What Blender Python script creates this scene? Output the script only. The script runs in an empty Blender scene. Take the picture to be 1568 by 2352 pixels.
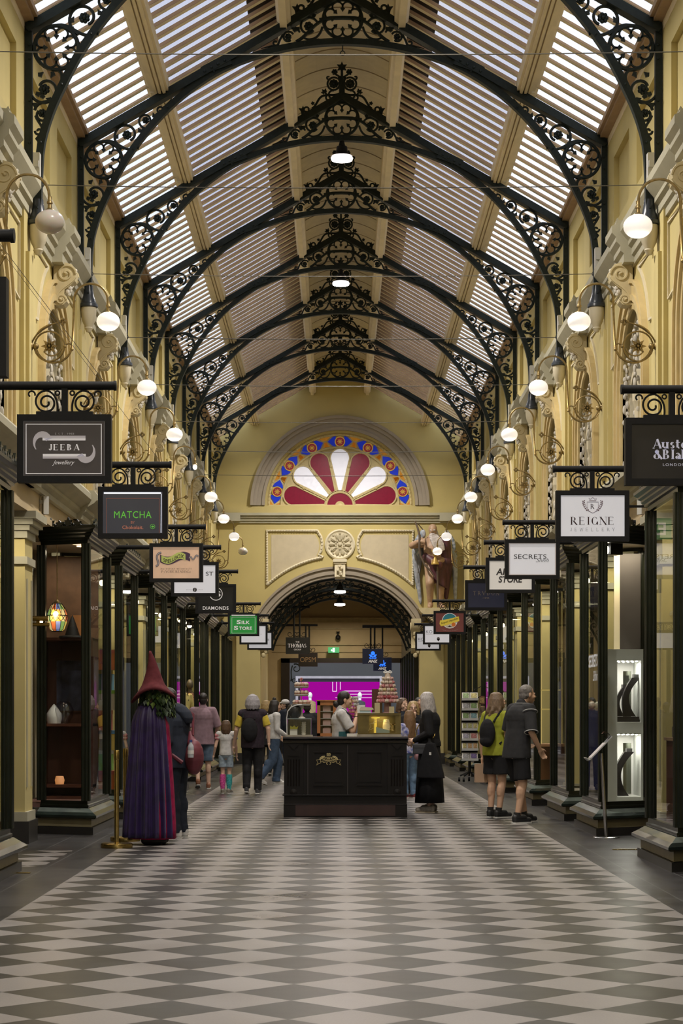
import bpy, math, random
from mathutils import Vector, Matrix
PI = math.pi
C = bpy.context.scene.collection
sc = bpy.context.scene
# ---------------------------------------------------------------- camera
F = 4512.0
CX, CZ = -0.065, 1.4
VPX, VPY = 775.0, 1638.0
cam = bpy.data.cameras.new('camera')
cam.sensor_fit = 'VERTICAL'; cam.sensor_height = 36.0
cam.lens = F / 2352.0 * 36.0
cam.shift_x = (784.0 - VPX) / 2352.0
cam.shift_y = (VPY - 1176.0) / 2352.0
cam.clip_end = 400
cam_o = bpy.data.objects.new('camera', cam); C.objects.link(cam_o)
cam_o.location = (CX, 0, CZ); cam_o.rotation_euler = (PI / 2, 0, 0)
sc.camera = cam_o
# ---------------------------------------------------------------- daylight, exposure
SKY = 2.4
EXPOSURE = -0.12
w = bpy.data.worlds.new('overcast_sky'); sc.world = w; w.use_nodes = True
nt = w.node_tree; bg = nt.nodes['Background']
tc = nt.nodes.new('ShaderNodeTexCoord'); nz = nt.nodes.new('ShaderNodeTexNoise'); nz.inputs['Scale'].default_value = 3.0
cr = nt.nodes.new('ShaderNodeValToRGB')
cr.color_ramp.elements[0].color = (.74, .80, .95, 1); cr.color_ramp.elements[1].color = (.95, .97, 1, 1)
cr.color_ramp.elements[0].position = .3; cr.color_ramp.elements[1].position = .65
nt.links.new(tc.outputs['Generated'], nz.inputs['Vector']); nt.links.new(nz.outputs['Fac'], cr.inputs['Fac'])
nt.links.new(cr.outputs['Color'], bg.inputs['Color']); bg.inputs['Strength'].default_value = SKY
vs = sc.view_settings
vs.view_transform = 'Standard'; vs.look = 'None'; vs.exposure = EXPOSURE; vs.gamma = 1.0; vs.use_curve_mapping = False
cy = sc.cycles
cy.max_bounces = 7; cy.diffuse_bounces = 4; cy.glossy_bounces = 3; cy.transmission_bounces = 4; cy.transparent_max_bounces = 16
cy.caustics_reflective = False; cy.caustics_refractive = False; cy.sample_clamp_indirect = 4.0
cy.use_denoising = True
try:
    cy.denoiser = 'OPENIMAGEDENOISE'
    cy.denoising_prefilter = 'ACCURATE'
except Exception: pass

def lamp(name, kind, loc, energy, color=(1, 1, 1), size=.2, rot=(0, 0, 0), **kw):
    d = bpy.data.lights.new(name, kind); d.energy = energy; d.color = color
    if kind == 'AREA': d.size = size
    else: d.shadow_soft_size = size
    for k, v in kw.items(): setattr(d, k, v)
    o = bpy.data.objects.new(name, d); C.objects.link(o); o.location = loc; o.rotation_euler = rot
    return o

# ---------------------------------------------------------------- helpers
def at(x, y, Y):
    """pixel of the photograph -> point at depth Y"""
    return Vector(((x - VPX) * Y / F + CX, Y, CZ + (VPY - y) * Y / F))

class MB:
    def __init__(s): s.v = []; s.f = []; s.m = []; s.M = Matrix.Identity(4); s.mi = 0
    def add(s, vs, fs):
        b = len(s.v); M = s.M
        s.v.extend([tuple(M @ Vector(p)) for p in vs])
        for f in fs: s.f.append([b + i for i in f]); s.m.append(s.mi)
        return s
    def box(s, c, d, rz=0):
        hx, hy, hz = d[0] / 2, d[1] / 2, d[2] / 2
        ca, sa = math.cos(rz), math.sin(rz)
        vs = []
        for z in (-hz, hz):
            for x, y in ((-hx, -hy), (hx, -hy), (hx, hy), (-hx, hy)):
                vs.append((c[0] + x * ca - y * sa, c[1] + x * sa + y * ca, c[2] + z))
        return s.add(vs, [(3, 2, 1, 0), (4, 5, 6, 7), (0, 1, 5, 4), (1, 2, 6, 5), (2, 3, 7, 6), (3, 0, 4, 7)])
    def bb(s, x0, x1, y0, y1, z0, z1):
        return s.box(((x0 + x1) / 2, (y0 + y1) / 2, (z0 + z1) / 2), (abs(x1 - x0), abs(y1 - y0), abs(z1 - z0)))
    def prism(s, pts, ax, a, b):
        f = {'x': lambda p, t: (t, p[0], p[1]), 'y': lambda p, t: (p[0], t, p[1]), 'z': lambda p, t: (p[0], p[1], t)}[ax]
        n = len(pts)
        vs = [f(p, a) for p in pts] + [f(p, b) for p in pts]
        fs = [list(range(n)), list(range(2 * n - 1, n - 1, -1))] + [(i, i + n, (i + 1) % n + n, (i + 1) % n) for i in range(n)]
        return s.add(vs, fs)
    def tube(s, pts, r, n=6, closed=False, cap=True, up=None, sx=1.0):
        pts = [Vector(p) for p in pts]; N = len(pts)
        if N < 2: return s
        rs = r if isinstance(r, (list, tuple)) else [r] * N
        vs = []; prev = None
        for i, p in enumerate(pts):
            if closed: t = pts[(i + 1) % N] - pts[i - 1]
            else: t = pts[min(i + 1, N - 1)] - pts[max(i - 1, 0)]
            if t.length < 1e-9: t = Vector((0, 0, 1))
            t.normalize()
            if up is not None: nrm = Vector(up)
            elif prev is None: nrm = Vector((0, 1, 0)) if abs(t.y) < .9 else Vector((1, 0, 0))
            else: nrm = prev
            nrm = nrm - t * nrm.dot(t)
            if nrm.length < 1e-6: nrm = t.orthogonal()
            nrm.normalize(); prev = nrm; bi = t.cross(nrm)
            for k in range(n):
                a = 2 * PI * k / n + (PI / 4 if n == 4 else 0)
                vs.append(p + nrm * (math.cos(a) * rs[i] * sx) + bi * (math.sin(a) * rs[i]))
        fs = []
        for i in range(N if closed else N - 1):
            j = (i + 1) % N
            for k in range(n):
                k2 = (k + 1) % n
                fs.append((i * n + k, i * n + k2, j * n + k2, j * n + k))
        if cap and not closed:
            fs.append(list(range(n - 1, -1, -1))); fs.append(list(range((N - 1) * n, N * n)))
        return s.add(vs, fs)
    def lathe(s, prof, n=16, c=(0, 0, 0), a0=0, a1=2 * PI, ax='z'):
        full = abs(a1 - a0 - 2 * PI) < 1e-6
        k = n if full else n + 1
        vs = []
        for r, z in prof:
            for i in range(k):
                a = a0 + (a1 - a0) * i / n
                p = (r * math.cos(a), r * math.sin(a), z)
                if ax == 'y': p = (p[0], p[2], p[1])
                elif ax == 'x': p = (p[2], p[0], p[1])
                vs.append((c[0] + p[0], c[1] + p[1], c[2] + p[2]))
        fs = []
        for j in range(len(prof) - 1):
            for i in range(n):
                i2 = (i + 1) % k
                fs.append((j * k + i, j * k + i2, (j + 1) * k + i2, (j + 1) * k + i))
        return s.add(vs, fs)
    def ball(s, c, r, nu=10, nv=7):
        rx, ry, rz = r if isinstance(r, (tuple, list)) else (r, r, r)
        vs = [(c[0], c[1], c[2] - rz)]
        for j in range(1, nv):
            b = -PI / 2 + PI * j / nv
            for i in range(nu):
                a = 2 * PI * i / nu
                vs.append((c[0] + rx * math.cos(b) * math.cos(a), c[1] + ry * math.cos(b) * math.sin(a), c[2] + rz * math.sin(b)))
        vs.append((c[0], c[1], c[2] + rz)); L = len(vs) - 1
        fs = [(0, 1 + (i + 1) % nu, 1 + i) for i in range(nu)]
        for j in range(nv - 2):
            for i in range(nu):
                a = 1 + j * nu + i; b = 1 + j * nu + (i + 1) % nu
                fs.append((a, b, b + nu, a + nu))
        o = 1 + (nv - 2) * nu
        fs += [(o + i, o + (i + 1) % nu, L) for i in range(nu)]
        return s.add(vs, fs)
    def cap2(s, a, b, ra, rb, n=10):
        """tapered capsule between two points"""
        a = Vector(a); b = Vector(b); d = (b - a)
        if d.length < 1e-6: return s.ball(a, ra)
        d.normalize()
        pts = []; rs = []
        for k in (-.98, -.7, -.35): pts.append(a + d * ra * k); rs.append(ra * math.sqrt(1 - k * k))
        pts += [a, b]; rs += [ra, rb]
        for k in (.35, .7, .98): pts.append(b + d * rb * k); rs.append(rb * math.sqrt(1 - k * k))
        return s.tube(pts, rs, n)
    def loft(s, rings, cap=True):
        n = len(rings[0]); vs = [p for r in rings for p in r]; fs = []
        for j in range(len(rings) - 1):
            for i in range(n):
                i2 = (i + 1) % n
                fs.append((j * n + i, j * n + i2, (j + 1) * n + i2, (j + 1) * n + i))
        if cap:
            fs.append(list(range(n - 1, -1, -1))); fs.append(list(range((len(rings) - 1) * n, len(rings) * n)))
        return s.add(vs, fs)
    def sweep(s, prof, path, closed=False, cap=True):
        """prof (d,z): d = offset to the left of the plan path [(x,y)..]"""
        n = len(path); rings = []
        for i, p in enumerate(path):
            p = Vector(p)
            if closed or 0 < i < n - 1:
                a = (p - Vector(path[i - 1])).normalized(); b = (Vector(path[(i + 1) % n]) - p).normalized()
                na = Vector((-a.y, a.x)); nb = Vector((-b.y, b.x)); m = (na + nb)
                m = m / max(m.dot(na), .3)
            else:
                a = (Vector(path[1]) - p) if i == 0 else (p - Vector(path[i - 1]))
                a.normalize(); m = Vector((-a.y, a.x))
            rings.append([(p.x + m.x * d, p.y + m.y * d, z) for d, z in prof])
        k = len(prof); vs = [q for r in rings for q in r]; fs = []
        for j in range(n if closed else n - 1):
            j2 = (j + 1) % n
            for i in range(k):
                i2 = (i + 1) % k
                fs.append((j * k + i, j2 * k + i, j2 * k + i2, j * k + i2))
        if cap and not closed:
            fs.append(list(range(k))); fs.append(list(range(n * k - 1, (n - 1) * k - 1, -1)))
        return s.add(vs, fs)
    def mesh(s, name, mats, smooth=False):
        me = bpy.data.meshes.new(name); me.from_pydata(s.v, [], s.f)
        if not isinstance(mats, (list, tuple)): mats = [mats]
        for m in mats: me.materials.append(m)
        if len(mats) > 1: me.polygons.foreach_set('material_index', s.m)
        me.validate(); me.update()
        import bmesh
        bm = bmesh.new(); bm.from_mesh(me); bmesh.ops.recalc_face_normals(bm, faces=bm.faces); bm.to_mesh(me); bm.free()
        if smooth:
            me.polygons.foreach_set('use_smooth', [True] * len(me.polygons))
            if smooth != 'all':
                try: me.set_sharp_from_angle(angle=math.radians(40))
                except Exception: pass
        return me

def obj(name, mb, mats, parent=None, smooth=False, bevel=0, loc=None):
    me = mb if isinstance(mb, bpy.types.Mesh) else mb.mesh(name, mats, smooth)
    o = bpy.data.objects.new(name, me); C.objects.link(o)
    if parent is not None: o.parent = parent
    if loc is not None: o.location = loc
    if bevel:
        b = o.modifiers.new('bevel', 'BEVEL'); b.width = bevel; b.segments = 2; b.limit_method = 'ANGLE'
    return o
def tag(o, label, cat, group=None, kind=None):
    if label: o['label'] = label
    if cat: o['category'] = cat
    if group: o['group'] = group
    if kind: o['kind'] = kind
    return o
def thing(name, label, cat, loc=(0, 0, 0), rz=0, group=None, kind=None):
    o = bpy.data.objects.new(name, None); C.objects.link(o)
    o.location = loc; o.rotation_euler = (0, 0, rz); o.empty_display_size = .1
    return tag(o, label, cat, group, kind)
def struct(name, mb, mats, label, cat, smooth=False):
    return tag(obj(name, mb, mats, None, smooth), label, cat, None, 'structure')
def dup(root, loc=None, rz=None, label=None, group=None, scale=None):
    r = root.copy(); C.objects.link(r)
    if loc is not None: r.location = loc
    if rz is not None: r.rotation_euler = (0, 0, rz)
    if scale is not None: r.scale = scale
    if label: r['label'] = label
    if group: r['group'] = group
    for ch in list(root.children):
        c = ch.copy(); C.objects.link(c); c.parent = r
        for g in list(ch.children):
            d = g.copy(); C.objects.link(d); d.parent = c
    return r

# ---------------------------------------------------------------- materials
MATS = {}
def mat(name, col, rough=.5, metal=0, var=.08, scale=6.0, bump=0, emit=None, es=0, spec=.5, col2=None, stretch=None, sheen=0):
    if name in MATS: return MATS[name]
    m = bpy.data.materials.new(name); m.use_nodes = True; MATS[name] = m
    t = m.node_tree; b = t.nodes['Principled BSDF']
    b.inputs['Roughness'].default_value = rough; b.inputs['Metallic'].default_value = metal
    b.inputs['Specular IOR Level'].default_value = spec
    if sheen: b.inputs['Sheen Weight'].default_value = sheen
    co = t.nodes.new('ShaderNodeTexCoord'); no = t.nodes.new('ShaderNodeTexNoise')
    no.inputs['Scale'].default_value = scale; no.inputs['Detail'].default_value = 4
    src = co.outputs['Object']
    if stretch:
        mp = t.nodes.new('ShaderNodeMapping'); mp.inputs['Scale'].default_value = stretch
        t.links.new(src, mp.inputs['Vector']); src = mp.outputs['Vector']
    t.links.new(src, no.inputs['Vector'])
    r = t.nodes.new('ShaderNodeValToRGB'); r.color_ramp.elements[0].position = .35; r.color_ramp.elements[1].position = .65
    c2 = col2 or tuple(min(1, c * (1 + var)) for c in col); c1 = col if col2 else tuple(c * (1 - var) for c in col)
    r.color_ramp.elements[0].color = (*c1, 1); r.color_ramp.elements[1].color = (*c2, 1)
    t.links.new(no.outputs['Fac'], r.inputs['Fac']); t.links.new(r.outputs['Color'], b.inputs['Base Color'])
    if bump:
        bu = t.nodes.new('ShaderNodeBump'); bu.inputs['Strength'].default_value = bump; bu.inputs['Distance'].default_value = .02
        t.links.new(no.outputs['Fac'], bu.inputs['Height']); t.links.new(bu.outputs['Normal'], b.inputs['Normal'])
    if es:
        b.inputs['Emission Color'].default_value = (*(emit or col), 1); b.inputs['Emission Strength'].default_value = es
    return m
def glow(name, col, s):
    if name in MATS: return MATS[name]
    m = bpy.data.materials.new(name); m.use_nodes = True; MATS[name] = m
    t = m.node_tree; t.nodes.remove(t.nodes['Principled BSDF']); e = t.nodes.new('ShaderNodeEmission')
    e.inputs['Color'].default_value = (*col, 1); e.inputs['Strength'].default_value = s
    t.links.new(e.outputs[0], t.nodes['Material Output'].inputs[0])
    return m
def glass(name, tint=(1, 1, 1), refl=1.0, ior=1.5, rough=0.0):
    if name in MATS: return MATS[name]
    m = bpy.data.materials.new(name); m.use_nodes = True; MATS[name] = m
    t = m.node_tree; t.nodes.remove(t.nodes['Principled BSDF'])
    tr = t.nodes.new('ShaderNodeBsdfTransparent'); tr.inputs[0].default_value = (*tint, 1)
    gl = t.nodes.new('ShaderNodeBsdfGlossy'); gl.inputs['Roughness'].default_value = rough
    ge = t.nodes.new('ShaderNodeNewGeometry'); dt = t.nodes.new('ShaderNodeVectorMath'); dt.operation = 'DOT_PRODUCT'
    t.links.new(ge.outputs['Normal'], dt.inputs[0]); t.links.new(ge.outputs['Incoming'], dt.inputs[1])
    def mt_(op, a, b=None):
        n = t.nodes.new('ShaderNodeMath'); n.operation = op
        for i, q in enumerate((a, b)):
            if q is None: continue
            if isinstance(q, (int, float)): n.inputs[i].default_value = q
            else: t.links.new(q, n.inputs[i])
        return n.outputs[0]
    k = mt_('POWER', mt_('SUBTRACT', 1.0, mt_('ABSOLUTE', dt.outputs['Value'])), 5.0)
    k = mt_('MULTIPLY', mt_('ADD', mt_('MULTIPLY', k, .92), .08), refl)
    mu = t.nodes.new('ShaderNodeMath'); mu.operation = 'MINIMUM'; mu.inputs[1].default_value = .95
    mx = t.nodes.new('ShaderNodeMixShader')
    t.links.new(k, mu.inputs[0]); t.links.new(mu.outputs[0], mx.inputs[0])
    t.links.new(tr.outputs[0], mx.inputs[1]); t.links.new(gl.outputs[0], mx.inputs[2])
    t.links.new(mx.outputs[0], t.nodes['Material Output'].inputs[0])
    return m
YEL = mat('plaster_yellow', (.57, .475, .205), .75, var=.05, scale=1.5, bump=.03)
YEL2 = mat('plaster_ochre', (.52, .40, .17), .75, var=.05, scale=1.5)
CRM = mat('plaster_cream', (.66, .59, .42), .7, var=.05, scale=2)
GRY = mat('plaster_stone', (.42, .395, .29), .65, var=.06, scale=3)
TAUPE = mat('plaster_taupe', (.33, .28, .215), .65, var=.06, scale=3)
TAN = mat('plaster_tan', (.50, .395, .235), .75, var=.05, scale=2)
ROOFC = mat('roof_timber_cream', (.84, .72, .50), .55, var=.06, scale=3)
ROOFB = mat('roof_timber_brown', (.42, .27, .15), .6, var=.1, scale=3)
IRON = mat('cast_iron_dark_green', (.012, .019, .018), .5, var=.2, scale=20, spec=.3)
BLK = mat('black_gloss_paint', (.012, .013, .010), .25, var=.2, scale=8)
BLKG = mat('black_green_timber', (.012, .015, .009), .28, spec=.4, var=.2, scale=5)
BLKM = mat('black_matt', (.0085, .0085, .009), .55, var=.15, scale=30, spec=.25)
BRASS = mat('brass', (.50, .36, .12), .25, 1.0, var=.12, scale=12)
BRASSD = mat('aged_brass', (.30, .22, .095), .4, .8, var=.2, scale=25)
CHROME = mat('chrome', (.55, .55, .56), .18, 1.0, var=.05)
WHITE = mat('white_paint', (.72, .71, .68), .5, var=.03)
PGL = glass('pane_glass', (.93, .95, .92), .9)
# ================================================================ structure: floor, walls, roof
SP = 4.26
TY = [SP * (4.94 + k) for k in range(-2, 8)]          # truss stations
YN, YFAR = -7.0, 54.4
WX = 3.42
def zr(x): return 8.78 + (3.40 - abs(x)) * .578
def floor_material():
    m = bpy.data.materials.new('floor_tiles'); m.use_nodes = True
    t = m.node_tree; b = t.nodes['Principled BSDF']; N = t.nodes.new; L = t.links.new
    co = N('ShaderNodeTexCoord'); sep = N('ShaderNodeSeparateXYZ'); L(co.outputs['Object'], sep.inputs[0])
    def mth(op, a, bv=None, c=None):
        n = N('ShaderNodeMath'); n.operation = op
        for i, q in enumerate((a, bv, c)):
            if q is None: continue
            if isinstance(q, (int, float)): n.inputs[i].default_value = q
            else: L(q, n.inputs[i])
        return n.outputs[0]
    D = .5825; X, Y = sep.outputs[0], sep.outputs[1]
    u = mth('DIVIDE', mth('SUBTRACT', X, .29125 - 20 * D), D); v = mth('DIVIDE', mth('SUBTRACT', Y, 8.986 + D / 2 - 20 * D), D)
    p = mth('ADD', mth('ADD', u, v), .5); q = mth('ADD', mth('SUBTRACT', u, v), 200.5)
    fp, fq = mth('FLOOR', p), mth('FLOOR', q)
    par = mth('MODULO', mth('ADD', fp, fq), 2.0)
    light = mth('LESS_THAN', mth('ABSOLUTE', mth('SUBTRACT', par, 1.0)), .5)
    dp = mth('PINGPONG', p, .5); dq = mth('PINGPONG', q, .5)
    joint = mth('LESS_THAN', mth('MINIMUM', dp, dq), .006)
    inside = mth('LESS_THAN', mth('ABSOLUTE', X), 2.33)
    pat = mth('MULTIPLY', mth('MULTIPLY', mth('GREATER_THAN', Y, 17.9), mth('LESS_THAN', Y, 20.0)), mth('LESS_THAN', X, -2.76))
    tiled = mth('MAXIMUM', inside, pat)
    cb = N('ShaderNodeCombineXYZ'); L(fp, cb.inputs[0]); L(fq, cb.inputs[1])
    wn = N('ShaderNodeTexWhiteNoise'); L(cb.outputs[0], wn.inputs['Vector'])
    nz = N('ShaderNodeTexNoise'); nz.inputs['Scale'].default_value = 1.3; nz.inputs['Detail'].default_value = 6; L(co.outputs['Object'], nz.inputs['Vector'])
    nf = N('ShaderNodeTexNoise'); nf.inputs['Scale'].default_value = 90; L(co.outputs['Object'], nf.inputs['Vector'])
    vv = mth('ADD', mth('MULTIPLY', wn.outputs['Value'], .14), mth('ADD', mth('MULTIPLY', nz.outputs['Fac'], .30), mth('MULTIPLY', nf.outputs['Fac'], .35)))
    vv = mth('ADD', vv, .60)
    def mixc(f, a, bb):
        n = N('ShaderNodeMix'); n.data_type = 'RGBA'
        if isinstance(f, (int, float)): n.inputs[0].default_value = f
        else: L(f, n.inputs[0])
        for i, q_ in ((6, a), (7, bb)):
            if isinstance(q_, tuple): n.inputs[i].default_value = (*q_, 1)
            else: L(q_, n.inputs[i])
        return n.outputs[2]
    tile = mixc(light, (.036, .034, .031), (.265, .245, .235))
    tile = mixc(joint, tile, (.045, .042, .038))
    slab = N('ShaderNodeTexBrick'); slab.inputs['Scale'].default_value = 1.0
    slab.inputs['Color1'].default_value = (.030, .029, .030, 1); slab.inputs['Color2'].default_value = (.042, .040, .041, 1); slab.inputs['Mortar'].default_value = (.10, .10, .10, 1)
    slab.inputs['Mortar Size'].default_value = .006; slab.inputs['Brick Width'].default_value = 1.1; slab.inputs['Row Height'].default_value = .372
    mp = N('ShaderNodeMapping'); mp.inputs['Rotation'].default_value = (0, 0, PI / 2); mp.inputs['Location'].default_value = (0, .098, 0)
    L(co.outputs['Object'], mp.inputs['Vector']); L(mp.outputs['Vector'], slab.inputs['Vector'])
    base = mixc(tiled, slab.outputs['Color'], tile)
    mul = N('ShaderNodeMix'); mul.data_type = 'RGBA'; mul.blend_type = 'MULTIPLY'; mul.inputs[0].default_value = 1
    L(base, mul.inputs[6]); cc = N('ShaderNodeCombineXYZ'); [L(vv, cc.inputs[i]) for i in range(3)]; L(cc.outputs[0], mul.inputs[7])
    L(mul.outputs[2], b.inputs['Base Color'])
    L(mth('ADD', mth('MULTIPLY', nz.outputs['Fac'], .25), .20), b.inputs['Roughness'])
    b.inputs['Specular IOR Level'].default_value = .35
    return m
mb = MB(); mb.add([(-7, 4, 0), (7, 4, 0), (7, 90, 0), (-7, 90, 0)], [(0, 1, 2, 3)])
struct('floor', mb, floor_material(), 'black and white diamond tiled floor with dark stone borders', 'floor')

ARCH_R, ARCH_ZS, SILL = .85, 5.30, 4.22
def arch_pts(r, zs, n=20, z0=None, yc=0):
    p = [(yc + r * math.cos(PI * i / n), zs + r * math.sin(PI * i / n)) for i in range(n + 1)]
    if z0 is not None: p = [(yc + r, z0)] + p + [(yc - r, z0)]
    return p
def arch_band(mb, yc, zs, z0, r0, r1, ax, a, b, n=20):
    """half ring with legs, solid, extruded along ax"""
    po = arch_pts(r1, zs, n, z0, yc); pi_ = arch_pts(r0, zs, n, z0, yc)
    mb.prism(po + pi_[::-1], ax, a, b)
def bays(): return [(TY[i], TY[i + 1]) for i in range(len(TY) - 1)] + [(TY[-1], YFAR)]
NWIN = [0]
GLD = mat('window_dark_glass', (.17, .175, .175), .15, var=.3, scale=1.2)
for s, nm in ((-1, 'left'), (1, 'right')):
    x = lambda d: s * (WX - d)
    up = MB(); cl = MB(); pil = MB(); low = MB(); stone = MB(); frz = MB()
    for y0, y1 in bays():
        full = y1 - y0 > 4
        yc = (y0 + y1) / 2
        if full:
            a = arch_pts(ARCH_R, ARCH_ZS, 20, SILL, yc)
            up.prism([(y0, SILL), (y0, 6.9), (y1, 6.9), (y1, SILL)] + a, 'x', x(0), x(-.35))
        else: up.prism([(y0, SILL), (y0, 6.9), (y1, 6.9), (y1, SILL)], 'x', x(0), x(-.35))
        up.bb(x(.06), x(0), y0 + .34, y0 + .37, SILL, 6.7)
    up.bb(x(0), x(-.35), YN - 3, TY[0], SILL, 6.9)
    struct('wall_' + nm, up, YEL, 'yellow upper wall on the ' + nm + ' of the arcade with arched openings', 'wall')
    # clerestory with sunk panels
    cl.bb(x(-.06), x(-.3), YN - 3, YFAR, 6.9, 9.0)
    for y0, y1 in bays():
        m = [y0, y0 + .55, (y0 + y1) / 2 - .3, (y0 + y1) / 2 + .3, y1 - .55, y1]
        if y1 - y0 < 4: m = [y0, y0 + .5, y1 - .5, y1, y1, y1]
        for a, b in ((m[0], m[1]), (m[2], m[3]), (m[4], m[5])):
            if b - a > .01: cl.bb(x(.005), x(-.06), a, b, 7.55, 8.40)
    cl.bb(x(.005), x(-.06), YN - 3, YFAR, 7.05, 7.55); cl.bb(x(.005), x(-.06), YN - 3, YFAR, 8.40, 8.75)
    struct('wall_' + nm + '_clerestory', cl, YEL, 'yellow clerestory wall with sunk panels under the roof on the ' + nm, 'wall')
    # main cornice
    P = [(0, 6.64), (.03, 6.64), (.03, 6.72), (.06, 6.74), (.06, 6.82), (.10, 6.85), (.10, 6.90), (.15, 6.96), (.19, 7.01), (.19, 7.10), (.16, 7.14), (0, 7.16)]
    stone.prism([(x(d), z) for d, z in P], 'y', YN - 3, YFAR)
    for y0, y1 in bays():
        if y1 - y0 < 4: continue
        yc = (y0 + y1) / 2
        Q = [(0, 6.66), (.15, 6.66), (.15, 6.76), (.19, 6.79), (.19, 6.85), (.24, 6.90), (.24, 6.95), (.29, 7.0), (.29, 7.08), (.2, 7.12), (0, 7.14)]
        stone.prism([(x(d), z) for d, z in Q], 'y', yc - .28, yc + .28)
        stone.prism([(x(.22), 7.1), (x(.23), 7.15), (x(.19), 7.24), (x(.16), 7.2), (x(.17), 7.1)], 'y', yc - .03, yc + .03)
        stone.prism([(x(.24), 7.1), (x(.22), 7.16), (x(.14), 7.17), (x(.14), 7.1)], 'y', yc - .2, yc + .2)
    struct('trim_%d' % (1 if s < 0 else 2), stone, GRY, 'grey stone coloured main cornice with breakouts along the ' + nm + ' wall', 'cornice')
    # pilasters of the upper storey
    for yk in TY:
        pil.bb(x(.05), x(0), yk - .33, yk + .33, SILL, 6.72)
        pil.bb(x(.09), x(.05), yk - .22, yk + .22, SILL + .2, 6.30)
    struct('trim_%d' % (3 if s < 0 else 4), pil, YEL, 'flat yellow pilasters between the arched windows of the ' + nm + ' wall', 'pilaster')
    # spandrel frames and archivolts
    arc = MB(); fr = MB()
    for y0, y1 in bays():
        if y1 - y0 < 4: continue
        yc = (y0 + y1) / 2
        arch_band(arc, yc, ARCH_ZS, SILL, ARCH_R, ARCH_R + .10, 'x', x(.03), x(-.2))
        arch_band(arc, yc, ARCH_ZS, SILL, ARCH_R + .10, ARCH_R + .17, 'x', x(.06), x(0))
        arch_band(arc, yc, ARCH_ZS, SILL, ARCH_R + .17, ARCH_R + .30, 'x', x(.04), x(0))
        arch_band(arc, yc, ARCH_ZS, SILL, ARCH_R + .30, ARCH_R + .34, 'x', x(.07), x(0))
        for q in (-1, 1):
            ya, yb = yc + q * 1.70, yc + q * .5
            pts = [(x(.01), ya, 6.55), (x(.01), ya, 5.75)]
            for i in range(7):
                an = math.radians(22 + 46 * i / 6); pts.append((x(.01), yc + q * 1.36 * math.cos(an), ARCH_ZS + 1.36 * math.sin(an) - .02))
            pts.append((x(.01), yb, 6.55))
            fr.tube(pts, .022, 4, closed=True)
    struct('trim_%d' % (5 if s < 0 else 6), arc, mat('plaster_moulding_ochre', (.60, .47, .225), .7, var=.06), 'moulded arch surrounds of the upper windows on the ' + nm, 'arch moulding')
    struct('trim_%d' % (7 if s < 0 else 8), fr, CRM, 'raised cream spandrel frames beside the arches on the ' + nm, 'panel moulding')
    # mezzanine cornice and frieze
    P = [(-.1, 3.86), (.05, 3.86), (.05, 3.92), (.10, 3.96), (.10, 4.0), (.20, 4.06), (.24, 4.10), (.24, 4.17), (.20, 4.22), (-.1, 4.24)]
    mz = MB(); mz.prism([(x(d), z) for d, z in P], 'y', YN - 3, YFAR)
    for yk in TY:
        mz.prism([(x(d + .07), z) for d, z in P], 'y', yk - .42, yk + .42)
    struct('trim_%d' % (9 if s < 0 else 10), mz, GRY, 'grey cornice over the shopfronts along the ' + nm + ' side', 'cornice')
    frz.bb(x(0), x(-.5), YN - 3, YFAR, 3.56, 3.9); frz.bb(x(-.5), x(-2.6), YN - 3, YFAR, 3.56, 3.75)
    frz.bb(x(.05), x(0), YN - 3, YFAR, 3.56, 3.63); frz.bb(x(.025), x(0), YN - 3, YFAR, 3.63, 3.66)
    struct('wall_' + nm + '_frieze', frz, TAN, 'tan frieze and soffit above the shopfronts on the ' + nm, 'frieze')
    bk = MB(); bk.bb(s * 5.9, s * 6.0, YN - 3, YFAR, 0, 3.6); 
    for yk in TY: bk.bb(s * 4.6, s * 5.9, yk - .08, yk + .08, 0, 3.6)
    struct('wall_' + nm + '_shops', bk, mat('shop_wall', (.42, .36, .25), .8, var=.1, scale=.7), 'back walls inside the shops on the ' + nm, 'wall')
    # ground-floor pilasters
    for yk in TY:
        mb = MB()
        mb.mi = 0; yk += .3; mb.bb(x(0), x(-.32), yk - .26, yk + .26, .32, 3.05)
        mb.mi = 1; mb.bb(x(.05), x(-.32), yk - .31, yk + .31, 0, .24)
        mb.mi = 2; mb.bb(x(.03), x(-.32), yk - .29, yk + .29, .24, .34)
        mb.bb(x(.03), x(-.32), yk - .29, yk + .29, 3.0, 3.08)
        for k, (z0, z1, d) in enumerate(((3.28, 3.36, .03), (3.36, 3.42, .06), (3.42, 3.48, .10), (3.48, 3.56, .14))):
            mb.bb(x(d), x(-.32), yk - .26 - d, yk + .26 + d, z0, z1)
        mb.mi = 0; mb.bb(x(0), x(-.32), yk - .26, yk + .26, 3.08, 3.28)
        mb.mi = 2; mb.bb(x(.015), x(0), yk - .17, yk - .14, .6, 2.85); mb.bb(x(.015), x(0), yk + .14, yk + .17, .6, 2.85)
        yk -= .3; struct('trim_%d' % (20 + TY.index(yk) + (0 if s < 0 else 20)), mb, [YEL, mat('plinth_stone', (.03, .028, .026), .35), GRY], 'yellow ground floor pilaster with grey capital and dark plinth, %s side, number %d from the entrance end' % (nm, TY.index(yk) + 1), 'pilaster')
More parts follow.
